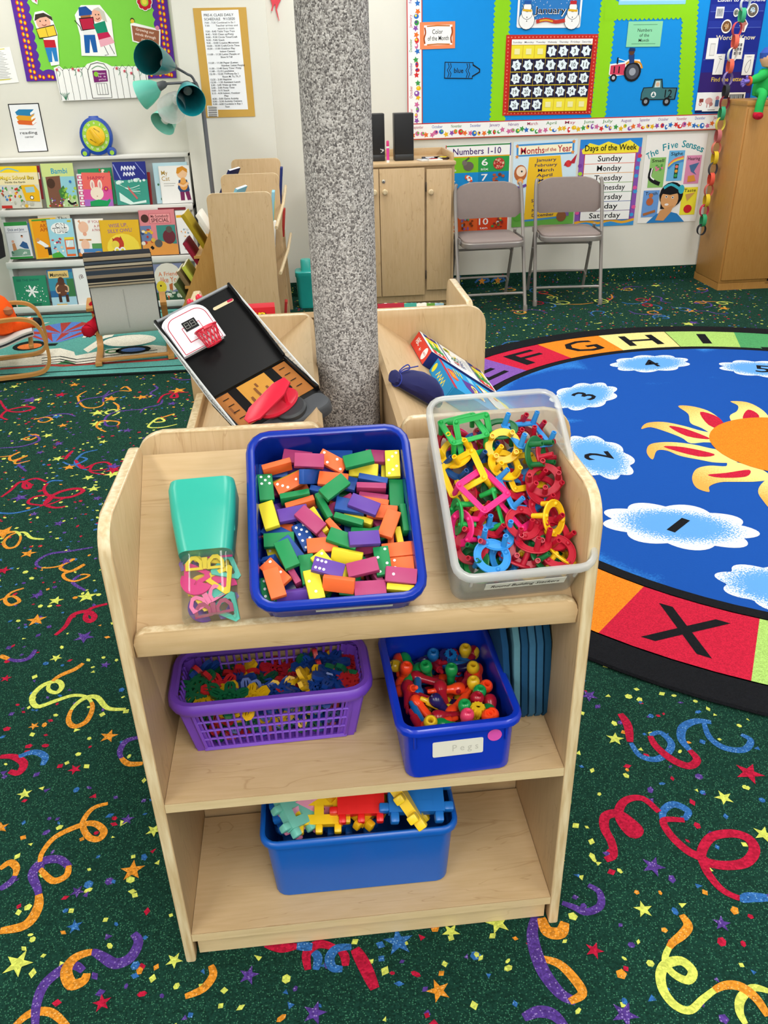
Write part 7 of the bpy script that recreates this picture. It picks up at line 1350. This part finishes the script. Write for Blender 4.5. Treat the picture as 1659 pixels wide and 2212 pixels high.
def e4(A): A.txt('IF YOU G', .72, .08, .07, Pc('#b83a44'), .5); A.txt('A PIG', .8, .2, .07, Pc('#b83a44'), .3); A.txt('A PANCA', .78, .3, .07, Pc('#b83a44'), .42); A.oval(.28, .22, .18, Pc('#f0c0a4'), .2); A.pol([(.1, .06), (.18, .02), (.2, .14)], Pc('#e0a07a')); A.oval(.3, .4, .07, Pc('#e8a88c')); A.rect(.08, .54, .5, .58, Pc('#c98a4a')); A.oval(.27, .7, .15, Pc('#f0c0a4'), .2); A.rect(.5, .66, 1, .84, Pc('#5a9a5a')); A.rect(0, .8, 1, .9, Pc('#4a86c0')); A.rect(0, .9, 1, 1, Pc('#d8803a')); A.oval(.12, .86, .07, Pc('#e8e8ec'), .1); A.oval(.7, .92, .14, Pc('#e0a03a'), .06)
book('white picture book with a pink pig, tucked behind the yellow owl book', [(162, 474), (222, 472), (232, 552), (170, 553)], T2+.004, '#f4f0ea', e4)
def e5(A): A.oval(.55, .8, .42, Pc('#f2d84a'), .36); A.txt('WISE UP,', .47, .15, .1, Pc('#9a6a8c'), .48, True, .06); A.txt('SILLY OWL!', .5, .3, .1, Pc('#9a6a8c'), .62, True, .06); A.oval(.42, .68, .15, Pc('#c0402c'), .17); A.pol([(.28, .5), (.34, .56), (.3, .62)], Pc('#a8382a')); A.pol([(.5, .45), (.46, .56), (.54, .56)], Pc('#a8382a')); A.oval(.35, .7, .1, Pc('#e8d04a')); [A.oval(x, .85, .07, WHITE) for x in (.38, .52)]; [A.oval(x, .86, .04, Pc('#d8c83a')) for x in (.38, .52)]; A.pol([(.12, .95), (.3, .86), (.34, .96)], Pc('#8c3a2a')); A.pol([(.56, .9), (.72, .94), (.6, .98)], Pc('#8c3a2a')); A.oval(.45, .95, .06, Pc('#7a5aa0'))
book('wide yellow board book with a red owl', [(214, 476), (299, 475), (306, 549), (222, 551)], T2-.008, '#e4b52c', e5, .014, '#c9b060')
def e6(A): A.rect(.28, .08, .88, .3, Pc('#c05a64')); A.rect(.295, .09, .865, .29, Pc('#e89a9c')); A.txt('My Somebody', .58, .14, .06, Pc('#5a2430'), .5, True); A.txt('SPECIAL', .58, .23, .08, Pc('#5a2430'), .5, True); A.rect(.45, .34, .98, .76, Pc('#3f8a82')); A.rect(.0, .34, .3, .7, Pc('#6a7fa8')); A.pol([(0, .7), (.4, .66), (1, .78), (1, 1), (0, 1)], Pc('#e0994a')); A.oval(.16, .18, .11, Pc('#4a2f2a')); A.oval(.78, .6, .18, Pc('#6a2f38'), .2); A.oval(.8, .44, .09, Pc('#5a564e')); A.oval(.46, .74, .11, Pc('#5a5a5a')); A.line([(.3, .86), (.24, .8)], .08, BLACK); blobs(A, .02, .4, .3, .75, 12, ['#2f4a7a', '#e0b03a', '#b83a34', '#e8e0d0'], .05); A.oval(.32, .66, .06, Pc('#d8b04a'))
book('rose picture book with dressed-up animals', [(300, 456), (376, 451), (386, 549), (309, 551)], T2, '#d9858c', e6)
def e7(A): A.rect(.05, .1, .6, .16, Pc('#e8b02c')); blobs(A, .2, .4, .85, .75, 16, ['#e0953a', '#8fa8b8', '#f2d8b0', '#d8d8d8'], .06); A.txt('L', .4, .88, .05, BLACK)
book('white picture book with an orange and blue scene at the tier end', [(379, 456), (412, 454), (420, 546), (388, 548)], T2+.008, '#efefef', e7)
book('maroon book edge lying above the rose book', [(340, 449), (400, 447), (402, 453), (342, 455)], T2+.03, '#7a2a34', lambda A: None)
def f1(A):
    A.txt('SEE THE SNOW', .45, .12, .065, Pc('#1d5a54'), .7, True)
    for k in range(6): A.line([(.52, .46), (.52+.19*math.cos(R(60*k+10)), .46+.19*math.sin(R(60*k+10)))], .05, WHITE); A.line([(.52+.12*math.cos(R(60*k-6)), .46+.12*math.sin(R(60*k-6))), (.52+.12*math.cos(R(60*k+26)), .46+.12*math.sin(R(60*k+26)))], .03, WHITE)
    for _ in range(40): A.oval(random.uniform(.06, .94), random.uniform(.2, .78), random.uniform(.006, .02), WHITE, None, 6)
    A.line([(.4, .84), (.76, .84)], .02, Pc('#1d4a48')); A.line([(.42, .9), (.74, .9)], .02, Pc('#1d4a48'))
book('green board book with a white snowflake on the bottom tier', [(31, 598), (100, 596), (107, 665), (36, 669)], T3, '#2c8a66', f1, .012, '#7ab09a')
def f2(A): A.rect(.0, .08, 1, .55, Pc('#3f8fa8')); A.rect(.72, .25, 1, .8, Pc('#3f7a4a')); A.rect(0, .72, 1, 1, Pc('#a8d0e0')); A.rect(.04, .03, .84, .22, Pc('#e0c07a')); A.txt('Mammals', .44, .13, .09, BLACK, .66, True); A.oval(.47, .5, .24, Pc('#6a4230'), .3); A.oval(.5, .3, .13, Pc('#5a382a'), .16); [A.line(P, .05, Pc('#e0b48a'), 3) for P in ([(.38, .4), (.26, .48), (.28, .6), (.4, .6)], [(.62, .4), (.74, .46), (.72, .58), (.6, .56)])]; [A.rect(x, .66, x+.12, .86, Pc('#4a3026')) for x in (.3, .58)]; A.rect(.18, .9, .6, .96, Pc('#e0c07a'))
book('blue picture book with a brown mammoth', [(103, 584), (154, 582), (169, 661), (112, 665)], T3, '#2f6aa0', f2)
book('white book half hidden by the striped chair, bottom tier', [(158, 580), (205, 578), (214, 658), (168, 662)], T3+.008, '#ececea', lambda A: A.txt('(B', .35, .22, .1, Pc('#6a4a4a'), .2))
def f3(A): A.oval(.5, .32, .46, Pc('#e0dcd0')); A.rect(0, .68, 1, 1, Pc('#2f5a42')); A.txt('A Friend', .5, .24, .1, Pc('#d87a4a'), .62, True); A.txt('like You', .55, .38, .13, Pc('#d87a4a'), .62, True); A.oval(.24, .55, .17, Pc('#e0c83a'), .2); A.oval(.22, .52, .03, BLACK); A.pol([(.5, .5), (.62, .46), (.6, .66), (.5, .64)], Pc('#b8683a')); blobs(A, .4, .6, .95, .8, 16, ['#8fa88c', '#c9d0c0', '#5a7a5a', '#e8e8e0'], .06); A.pol([(.4, .76), (.46, .78), (.43, .9)], Pc('#d8602c')); A.rect(.3, .93, .7, .97, Pc('#c0392b'))
book('moonlit picture book with a yellow animal, bottom tier end', [(330, 572), (396, 569), (400, 655), (336, 660)], T3, '#7d86a8', f3)
for q, lb_, c in (((398, 575, 410, 575, 414, 650, 404, 655), 'olive book edges at the bottom tier end', '#8c8a4a'),): book(lb_, [q[:2], q[2:4], q[4:6], q[6:]], T3+.004, c, lambda A: None)
# ------------------------------------------------------------------ timer on the bookcase
tm = thing('visual_timer', 'blue and lime classroom timer with a yellow dial on the bookcase', 'timer', frame(WY(208, 294, 6.0), (1, 0, 0), (0, -1, .05))); tB = PL('#1447a8', .3)
k = .105; b = MB(); b.prism([(x*1.0, y*1.1) for x, y in circ(0, 0, k*.98, 30)], -.02, .012, tB, None, None, .006); b.box((0, .108, -.006), (.06, .018, .02), tB, None, .005); b.build('timer_body', tm)
b = MB(); b.prism([(x, y*1.1) for x, y in circ(0, 0, k*.8, 30)], .012, .0135, PL('#9ed03a')); b.build('dial_face', tm); A = Art(2*k, 2.2*k, T(0, 0, .0136))
for i in range(12): a = R(90-30*i); A.txt(str(5*i), .5+.33*math.cos(a), .5-.33*math.sin(a), .055, WHITE, None, True, a-PI/2)
A.build('dial_numbers', tm, flat=True); b = MB(); b.prism(circ(0, 0, k*.56, 28), .0135, .02, PL('#f2c41c'), None, None, .002); b.prism([(-.018, -.05), (.018, -.05), (.01, .05), (-.01, .05)], .02, .032, PL('#e8b818'), RZ(.55), None, .004); b.build('dial_knob', tm)
A = Art(.1, .1, T(0, 0, .0206)); A.txt('MINUTES', .62, .16, .06, BLACK, .4, True, -.6); A.txt('MINUTES', .3, .78, .06, BLACK, .4, True, -.6); A.build('knob_text', tm, flat=True)
for sx in (-1, 1):
    b = MB(); b.prism(circ(sx*.083, -.095, .028, 18), -.025, .016, tB, None, None, .004); f_ = b.build('foot', tm); b = MB(); b.prism(circ(sx*.086, -.1, .014, 16), .016, .0175, PL('#9ed03a')); b.build('foot_disc', f_)
# ------------------------------------------------------------------ five-shade floor lamp
GM = C('#6d7078', .4, .5, .03, 20, .5); lp = thing('floor_lamp', 'grey floor lamp with five teal, mint and white cone shades', 'floor lamp', T(-.585, 5.70, 0)); O = V((-.585, 5.70, 0))
b = MB(); b.tube([(0, 0, .02), (0, 0, 1.30)], .0135, GM, 12); b.build('pole', lp); b = MB(); b.lathe([(.13, 0), (.13, .012), (.12, .02), (.02, .025), (0, .025)], GM, 28); b.build('base', lp)
top = V((0, 0, 1.27))
def shade(neck, mouth, Yn, Ym, c, r1, ins, nm):
    a_, m_ = WY(*neck, Yn)-O, WY(*mouth, Ym)-O; F = look(a_, m_); ln = (m_-a_).length
    mid = (top+a_)/2+V((0, 0, .05)); b = MB(); P = smooth([top+V((0, 0, -.02)), top+(mid-top)*.5+V((0, 0, .04)), mid, a_-(m_-a_)*.12, a_], 6); b.tube(P, .0075, C('#55575c', .4, .5, .03, 20, .4), 8); arm = b.build('goose_neck', lp)
    b = MB(); b.lathe([(.012, -.03), (.021, -.015), (.026, .02), (.026, .03)], C('#5a5c62', .45), 16, F); b.build('socket_cup', arm)
    if c == 'W': mt, mi_ = clearp(.72, '#ffffff', .2), clearp(.72, '#ffffff', .2)
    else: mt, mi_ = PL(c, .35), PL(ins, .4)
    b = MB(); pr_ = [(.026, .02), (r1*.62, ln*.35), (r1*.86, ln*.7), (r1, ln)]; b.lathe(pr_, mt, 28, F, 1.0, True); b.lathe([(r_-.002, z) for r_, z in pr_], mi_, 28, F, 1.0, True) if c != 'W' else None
    if c != 'W': b.loft([[tuple(F @ V((r_*math.cos(2*PI*i/28), r_*math.sin(2*PI*i/28), ln))) for i in range(28)] for r_ in (r1, r1-.002)], mt)
    sh = b.build('lamp_shade', lp); b = MB(); b.lathe([(.012, .03), (.014, .05), (.024, .075), (.029, .1), (.024, .122), (.01, .132), (0, .133)], C('#e8e8e4', .25), 18, F); b.build('bulb', lp)
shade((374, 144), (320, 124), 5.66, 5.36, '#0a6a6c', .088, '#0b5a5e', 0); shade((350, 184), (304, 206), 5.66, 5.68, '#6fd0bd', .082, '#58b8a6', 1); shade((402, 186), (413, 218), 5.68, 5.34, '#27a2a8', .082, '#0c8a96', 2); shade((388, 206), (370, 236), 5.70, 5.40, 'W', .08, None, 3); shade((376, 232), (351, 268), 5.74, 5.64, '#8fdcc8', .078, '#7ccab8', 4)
# ------------------------------------------------------------------ teal reading rug
tr = thing('reading_rug', 'teal rectangular rug with an open book, balloon and letters', 'rug', T(0, 0, 0)); b = MB(); x0, x1, y0, y1 = -3.0, -.62, 4.365, 5.74; z = .01
TK = {k: carpet(v, 300., None, .2) for k, v in dict(t='#5a9f97', d='#2f6f6c', k='#16201f', w='#e3dfd0', r='#a8403a', b='#5a7fc8', o='#d8743a', g='#3f7a4a', y='#d8b06a', l='#8fc0c4').items()}
b.prism([(x0, y0), (x1, y0), (x1, y1), (x0, y1)], 0, z, TK['t'], None, TK['k']); fl2 = lambda P, k, dz=.0005: b.flat(P, z+dz, TK[k])
for d_, w_ in ((0, .02), (.09, .014)): b.ring([(x0+d_, y0+d_), (x1-d_, y0+d_), (x1-d_, y1-d_), (x0+d_, y1-d_)], [(x0+d_+w_, y0+d_+w_), (x1-d_-w_, y0+d_+w_), (x1-d_-w_, y1-d_-w_), (x0+d_+w_, y1-d_-w_)], z, z+.0004, TK['k'])
gp = lambda P: [tuple(G(*q, z)[:2]) for q in P]
fl2(gp([(0, 793), (120, 785), (190, 787), (330, 770), (400, 760), (400, 752), (330, 745), (250, 752), (165, 768), (130, 760), (60, 764), (0, 768)]), 'w'); b.ribbon([V((*q, 0)) for q in gp([(0, 797), (110, 789), (140, 790), (200, 786), (340, 778), (420, 770)])], .035, z+.0008, TK['r'])
fl2(gp([(180, 755), (230, 722), (250, 719), (240, 730), (190, 762)]), 'w', .0007); fl2(gp([(90, 762), (95, 755), (130, 752), (160, 760), (165, 775), (120, 780)]), 'w', .0006)
for y in (774, 780, 785): b.ribbon([V((*q, 0)) for q in gp([(90, y), (130, y-4), (165, y+3), (230, y-5), (340, y-18)])], .012, z+.0011, TK['k'])
fl2(gp([(120, 787), (142, 779), (165, 786)]), 'g', .001); cx = gp([(133, 720)])[0]
for i in range(10): a0, a1 = 180-18*i, 162-18*i; fl2([cx, (cx[0]+.22*math.cos(R(a0)), cx[1]+.26*math.sin(R(a0))), (cx[0]+.22*math.cos(R(a1)), cx[1]+.26*math.sin(R(a1)))], 'rb'[i % 2], .0008)
fl2([(cx[0]-.22, cx[1]), (cx[0]+.22, cx[1]), (cx[0]+.04, cx[1]-.2), (cx[0]-.04, cx[1]-.2)], 'b', .0009); [fl2([(cx[0]+.11*k-.0, cx[1]-.0), (cx[0]+.11*k+.05, cx[1]), (cx[0]+.015*k+.01, cx[1]-.19)], 'r', .001) for k in (-2, -1, 0, 1)]; fl2([(cx[0]-.035, cx[1]-.22), (cx[0]+.035, cx[1]-.22), (cx[0]+.03, cx[1]-.27), (cx[0]-.03, cx[1]-.27)], 'k', .0011)
e = gp([(272, 737)])[0]; fl2(circ(e[0], e[1], .17, 24, .14), 'd', .0012); fl2(circ(e[0]+.02, e[1]+.01, .155, 24, .12), 'w', .0014); e = gp([(62, 747)])[0]; fl2(circ(*e, .09, 16, .1), 'k', .0012); fl2(circ(e[0]+.01, e[1]-.015, .07, 16, .06), 'o', .0014); e = gp([(288, 756)])[0]; fl2(circ(*e, .1, 16, .08), 'k', .0016); fl2(circ(*e, .07, 16, .04), 'b', .0018); e = gp([(292, 712)])[0]; fl2([(e[0]-.1, e[1]-.04), (e[0]+.12, e[1]+.05), (e[0]+.08, e[1]+.09)], 'o', .0012)
for t, q, k in (('Y', (83, 703), 'w'), ('5', (22, 712), 'd'), ('4', (28, 733), 'w'), ('M', (203, 723), 'w'), ('x', (64, 765), 'd'), ('o', (244, 757), 'g'), ('T', (30, 690), 'd'), ('L', (330, 700), 'w')): p = gp([q])[0]; b.text(t, p[0], p[1], .12, z+.0016, TK[k], None, True)
b.build('rug_pile', tr, flat=True)
# ------------------------------------------------------------------ bentwood chairs with striped slings
HW = wood('y', 3)
strm, snt, sb_ = newmat('striped_cloth'); tc_ = N(snt, 'ShaderNodeTexCoord'); se = N(snt, 'ShaderNodeSeparateXYZ'); L(snt, tc_.outputs['UV'] if False else tc_.outputs['Object'], se.inputs[0])
mr_ = N(snt, 'ShaderNodeMapRange'); mr_.inputs['From Min'].default_value = .55; mr_.inputs['From Max'].default_value = .79; L(snt, se.outputs['Z'], mr_.inputs['Value'])
rc = N(snt, 'ShaderNodeValToRGB'); rc.color_ramp.interpolation = 'CONSTANT'; el = rc.color_ramp.elements
stp = [(0, '#b8a68c'), (.05, '#17181c'), (.08, '#b9a88e'), (.14, '#17181c'), (.17, '#c9bba0'), (.21, '#1d2026'), (.33, '#a08e78'), (.42, '#3b4654'), (.55, '#8f7f6c'), (.6, '#17181c'), (.63, '#cdbfa6'), (.7, '#17181c'), (.73, '#4a5562'), (.8, '#17181c'), (.83, '#b3a187'), (.93, '#242830')]
while len(el) < len(stp): el.new(.5)
for q_, (p_, c_) in zip(el, stp): q_.position = p_; q_.color = lin(c_)
L(snt, mr_.outputs[0], rc.inputs['Fac']); L(snt, rc.outputs['Color'], sb_.inputs['Base Color']); sb_.inputs['Roughness'].default_value = .85
GRC, NVY = C('#d2d0ca', .9, .2, .05, 120), C('#1a1c26', .8)
def rocker(M, label):
    c = thing('bentwood_armchair', label, 'armchair', M, 'bentwood armchairs on the teal rug'); w_ = .255
    for sx in (-1, 1):
        b = MB(); x = sx*w_
        b.strap(smooth([(x, 0, .016), (x, .2, .012), (x, .40, .014), (x, .475, .05), (x, .50, .13), (x, .49, .28), (x, .45, .365), (x, .37, .40), (x, .24, .402), (x, .10, .385)], 6), .045, .022, HW, (1, 0, 0)); b.build('bent_side_frame', c)
    b = MB(); b.box((0, .06, .03), (2*w_-.02, .04, .02), wood('x', 3), None, .004); b.build('cross_bar', c)
    b = MB(); b.box((0, .40, .2), (2*w_-.02, .03, .025), wood('x', 3), None, .004); b.build('cross_bar', c)
    side = [(.43, .285), (.36, .27), (.22, .225), (.10, .215), (.045, .29), (.0, .5), (-.045, .70), (-.06, .775)]
    P = smooth([(0, y, z) for y, z in side], 6); hw = .215
    b = MB(); b.strap(P, 2*hw, .035, GRC, (1, 0, 0)); b.build('sling_seat', c)
    b = MB(); Q = [p for p in P if p.z > .565]; b.strap([p+V((0, -.006, 0)) for p in Q]+[Q[-1]+V((0, 0, .012))], 2*hw+.008, .048, strm, (1, 0, 0)); b.build('striped_headrest', c)
    b = MB()
    for sx in (-1, 1): b.tube([p+V((sx*(hw+.002), 0, 0)) for p in P], .006, NVY, 6)
    b.tube([(-hw, -.06, .795), (hw, -.06, .795)], .006, NVY, 6); b.tube([(0, p.y-.019, p.z) for p in P if .24 < p.z < .57], .003, C('#bdbbb7', .9), 5); b.build('piping', c); return c
def fit(px, py, fx, fy):
    a_, c_ = G(px, py), G(fx, fy); d = (c_-a_); d.z = 0; return frame(a_, (d.y, -d.x, 0), (0, 0, 1))
r0 = G(215, 797); M1 = T(r0.x, r0.y, .0115) @ RZ(.17) @ SX(.76) @ T(.255, 0, 0)
ch1 = rocker(M1, 'bentwood armchair with striped headrest, seen from behind by the bookcase')
p = G(78, 772); M2 = T(p.x, p.y, .0115) @ RZ(-1.28) @ SX(.76) @ T(.255, -.40, 0); ch2 = dup(ch1, M2, 'bentwood armchair cut by the picture edge, facing the other one')
rp = C('#b3172b', .95, .1, .12, 60); b = MB(); b.tube(smooth([(-.18, .25, .30), (-.25, .17, .26), (-.285, .12, .24)], 5), [.04]*6+[.045]*5, rp, 12); b.lathe([(0, -.05), (.04, -.03), (.05, 0), (.04, .03), (0, .045)], rp, 12, T(-.29, .12, .235)); b.tube(smooth([(-.2, .26, .33), (-.24, .22, .37), (-.22, .16, .40)], 4), .035, rp, 10); b.lathe([(0, -.04), (.04, -.02), (.045, .02), (0, .05)], C('#e8792c', .9), 12, T(-.19, .2, .43)); o = b.build('plush_toy'); o.matrix_world = M1; tag(o, 'red plush toy sticking out beside the armchair seat', 'plush toy')
op_ = C('#e8571c', .95, .1, .12, 60); pl_ = thing('plush_toy', 'orange plush toy with black-tipped tail on the armchair at the edge', 'plush toy', M2)
b = MB(); b.loft([[(r_*math.cos(2*PI*i/14), .24+r_*.8*math.sin(2*PI*i/14), z) for i in range(14)] for r_, z in ((.05, .25), (.12, .28), (.13, .36), (.11, .44), (.07, .5), (.02, .53))], op_, None, True, True); b.tube(smooth([(.05, .3, .3), (.08, .4, .32), (.1, .46, .33)], 5), .035, op_, 12); b.build('body', pl_)
b = MB(); b.tube([(.1, .455, .33), (.112, .49, .335)], [.035, .028], BLACK, 12); b.build('paw', pl_); b = MB(); b.lathe([(0, -.03), (.03, -.01), (.032, .02), (0, .04)], C('#a8653f', .9), 12, T(.09, .3, .42)); b.build('snout', pl_)
# black bag hanging at the picture edge
b = MB(); p = WY(-6, 520, 5.6); b.loft([[(p.x-.08+r_*math.cos(2*PI*i/18), p.y+r_*.5*math.sin(2*PI*i/18), z) for i in range(18)] for r_, z in ((.06, .40), (.11, .42), (.12, .55), (.11, .72), (.08, .8), (.03, .83))], C('#121316', .7), None, True, True); b.tube(smooth([(p.x-.06, p.y-.06, .8), (p.x+.005, p.y-.07, .7), (p.x+.01, p.y-.07, .55), (p.x-.02, p.y-.06, .45)], 5), .012, C('#0c0d0f', .6), 8); tag(b.build('backpack'), 'black backpack hanging at the end of the white bookcase', 'backpack')
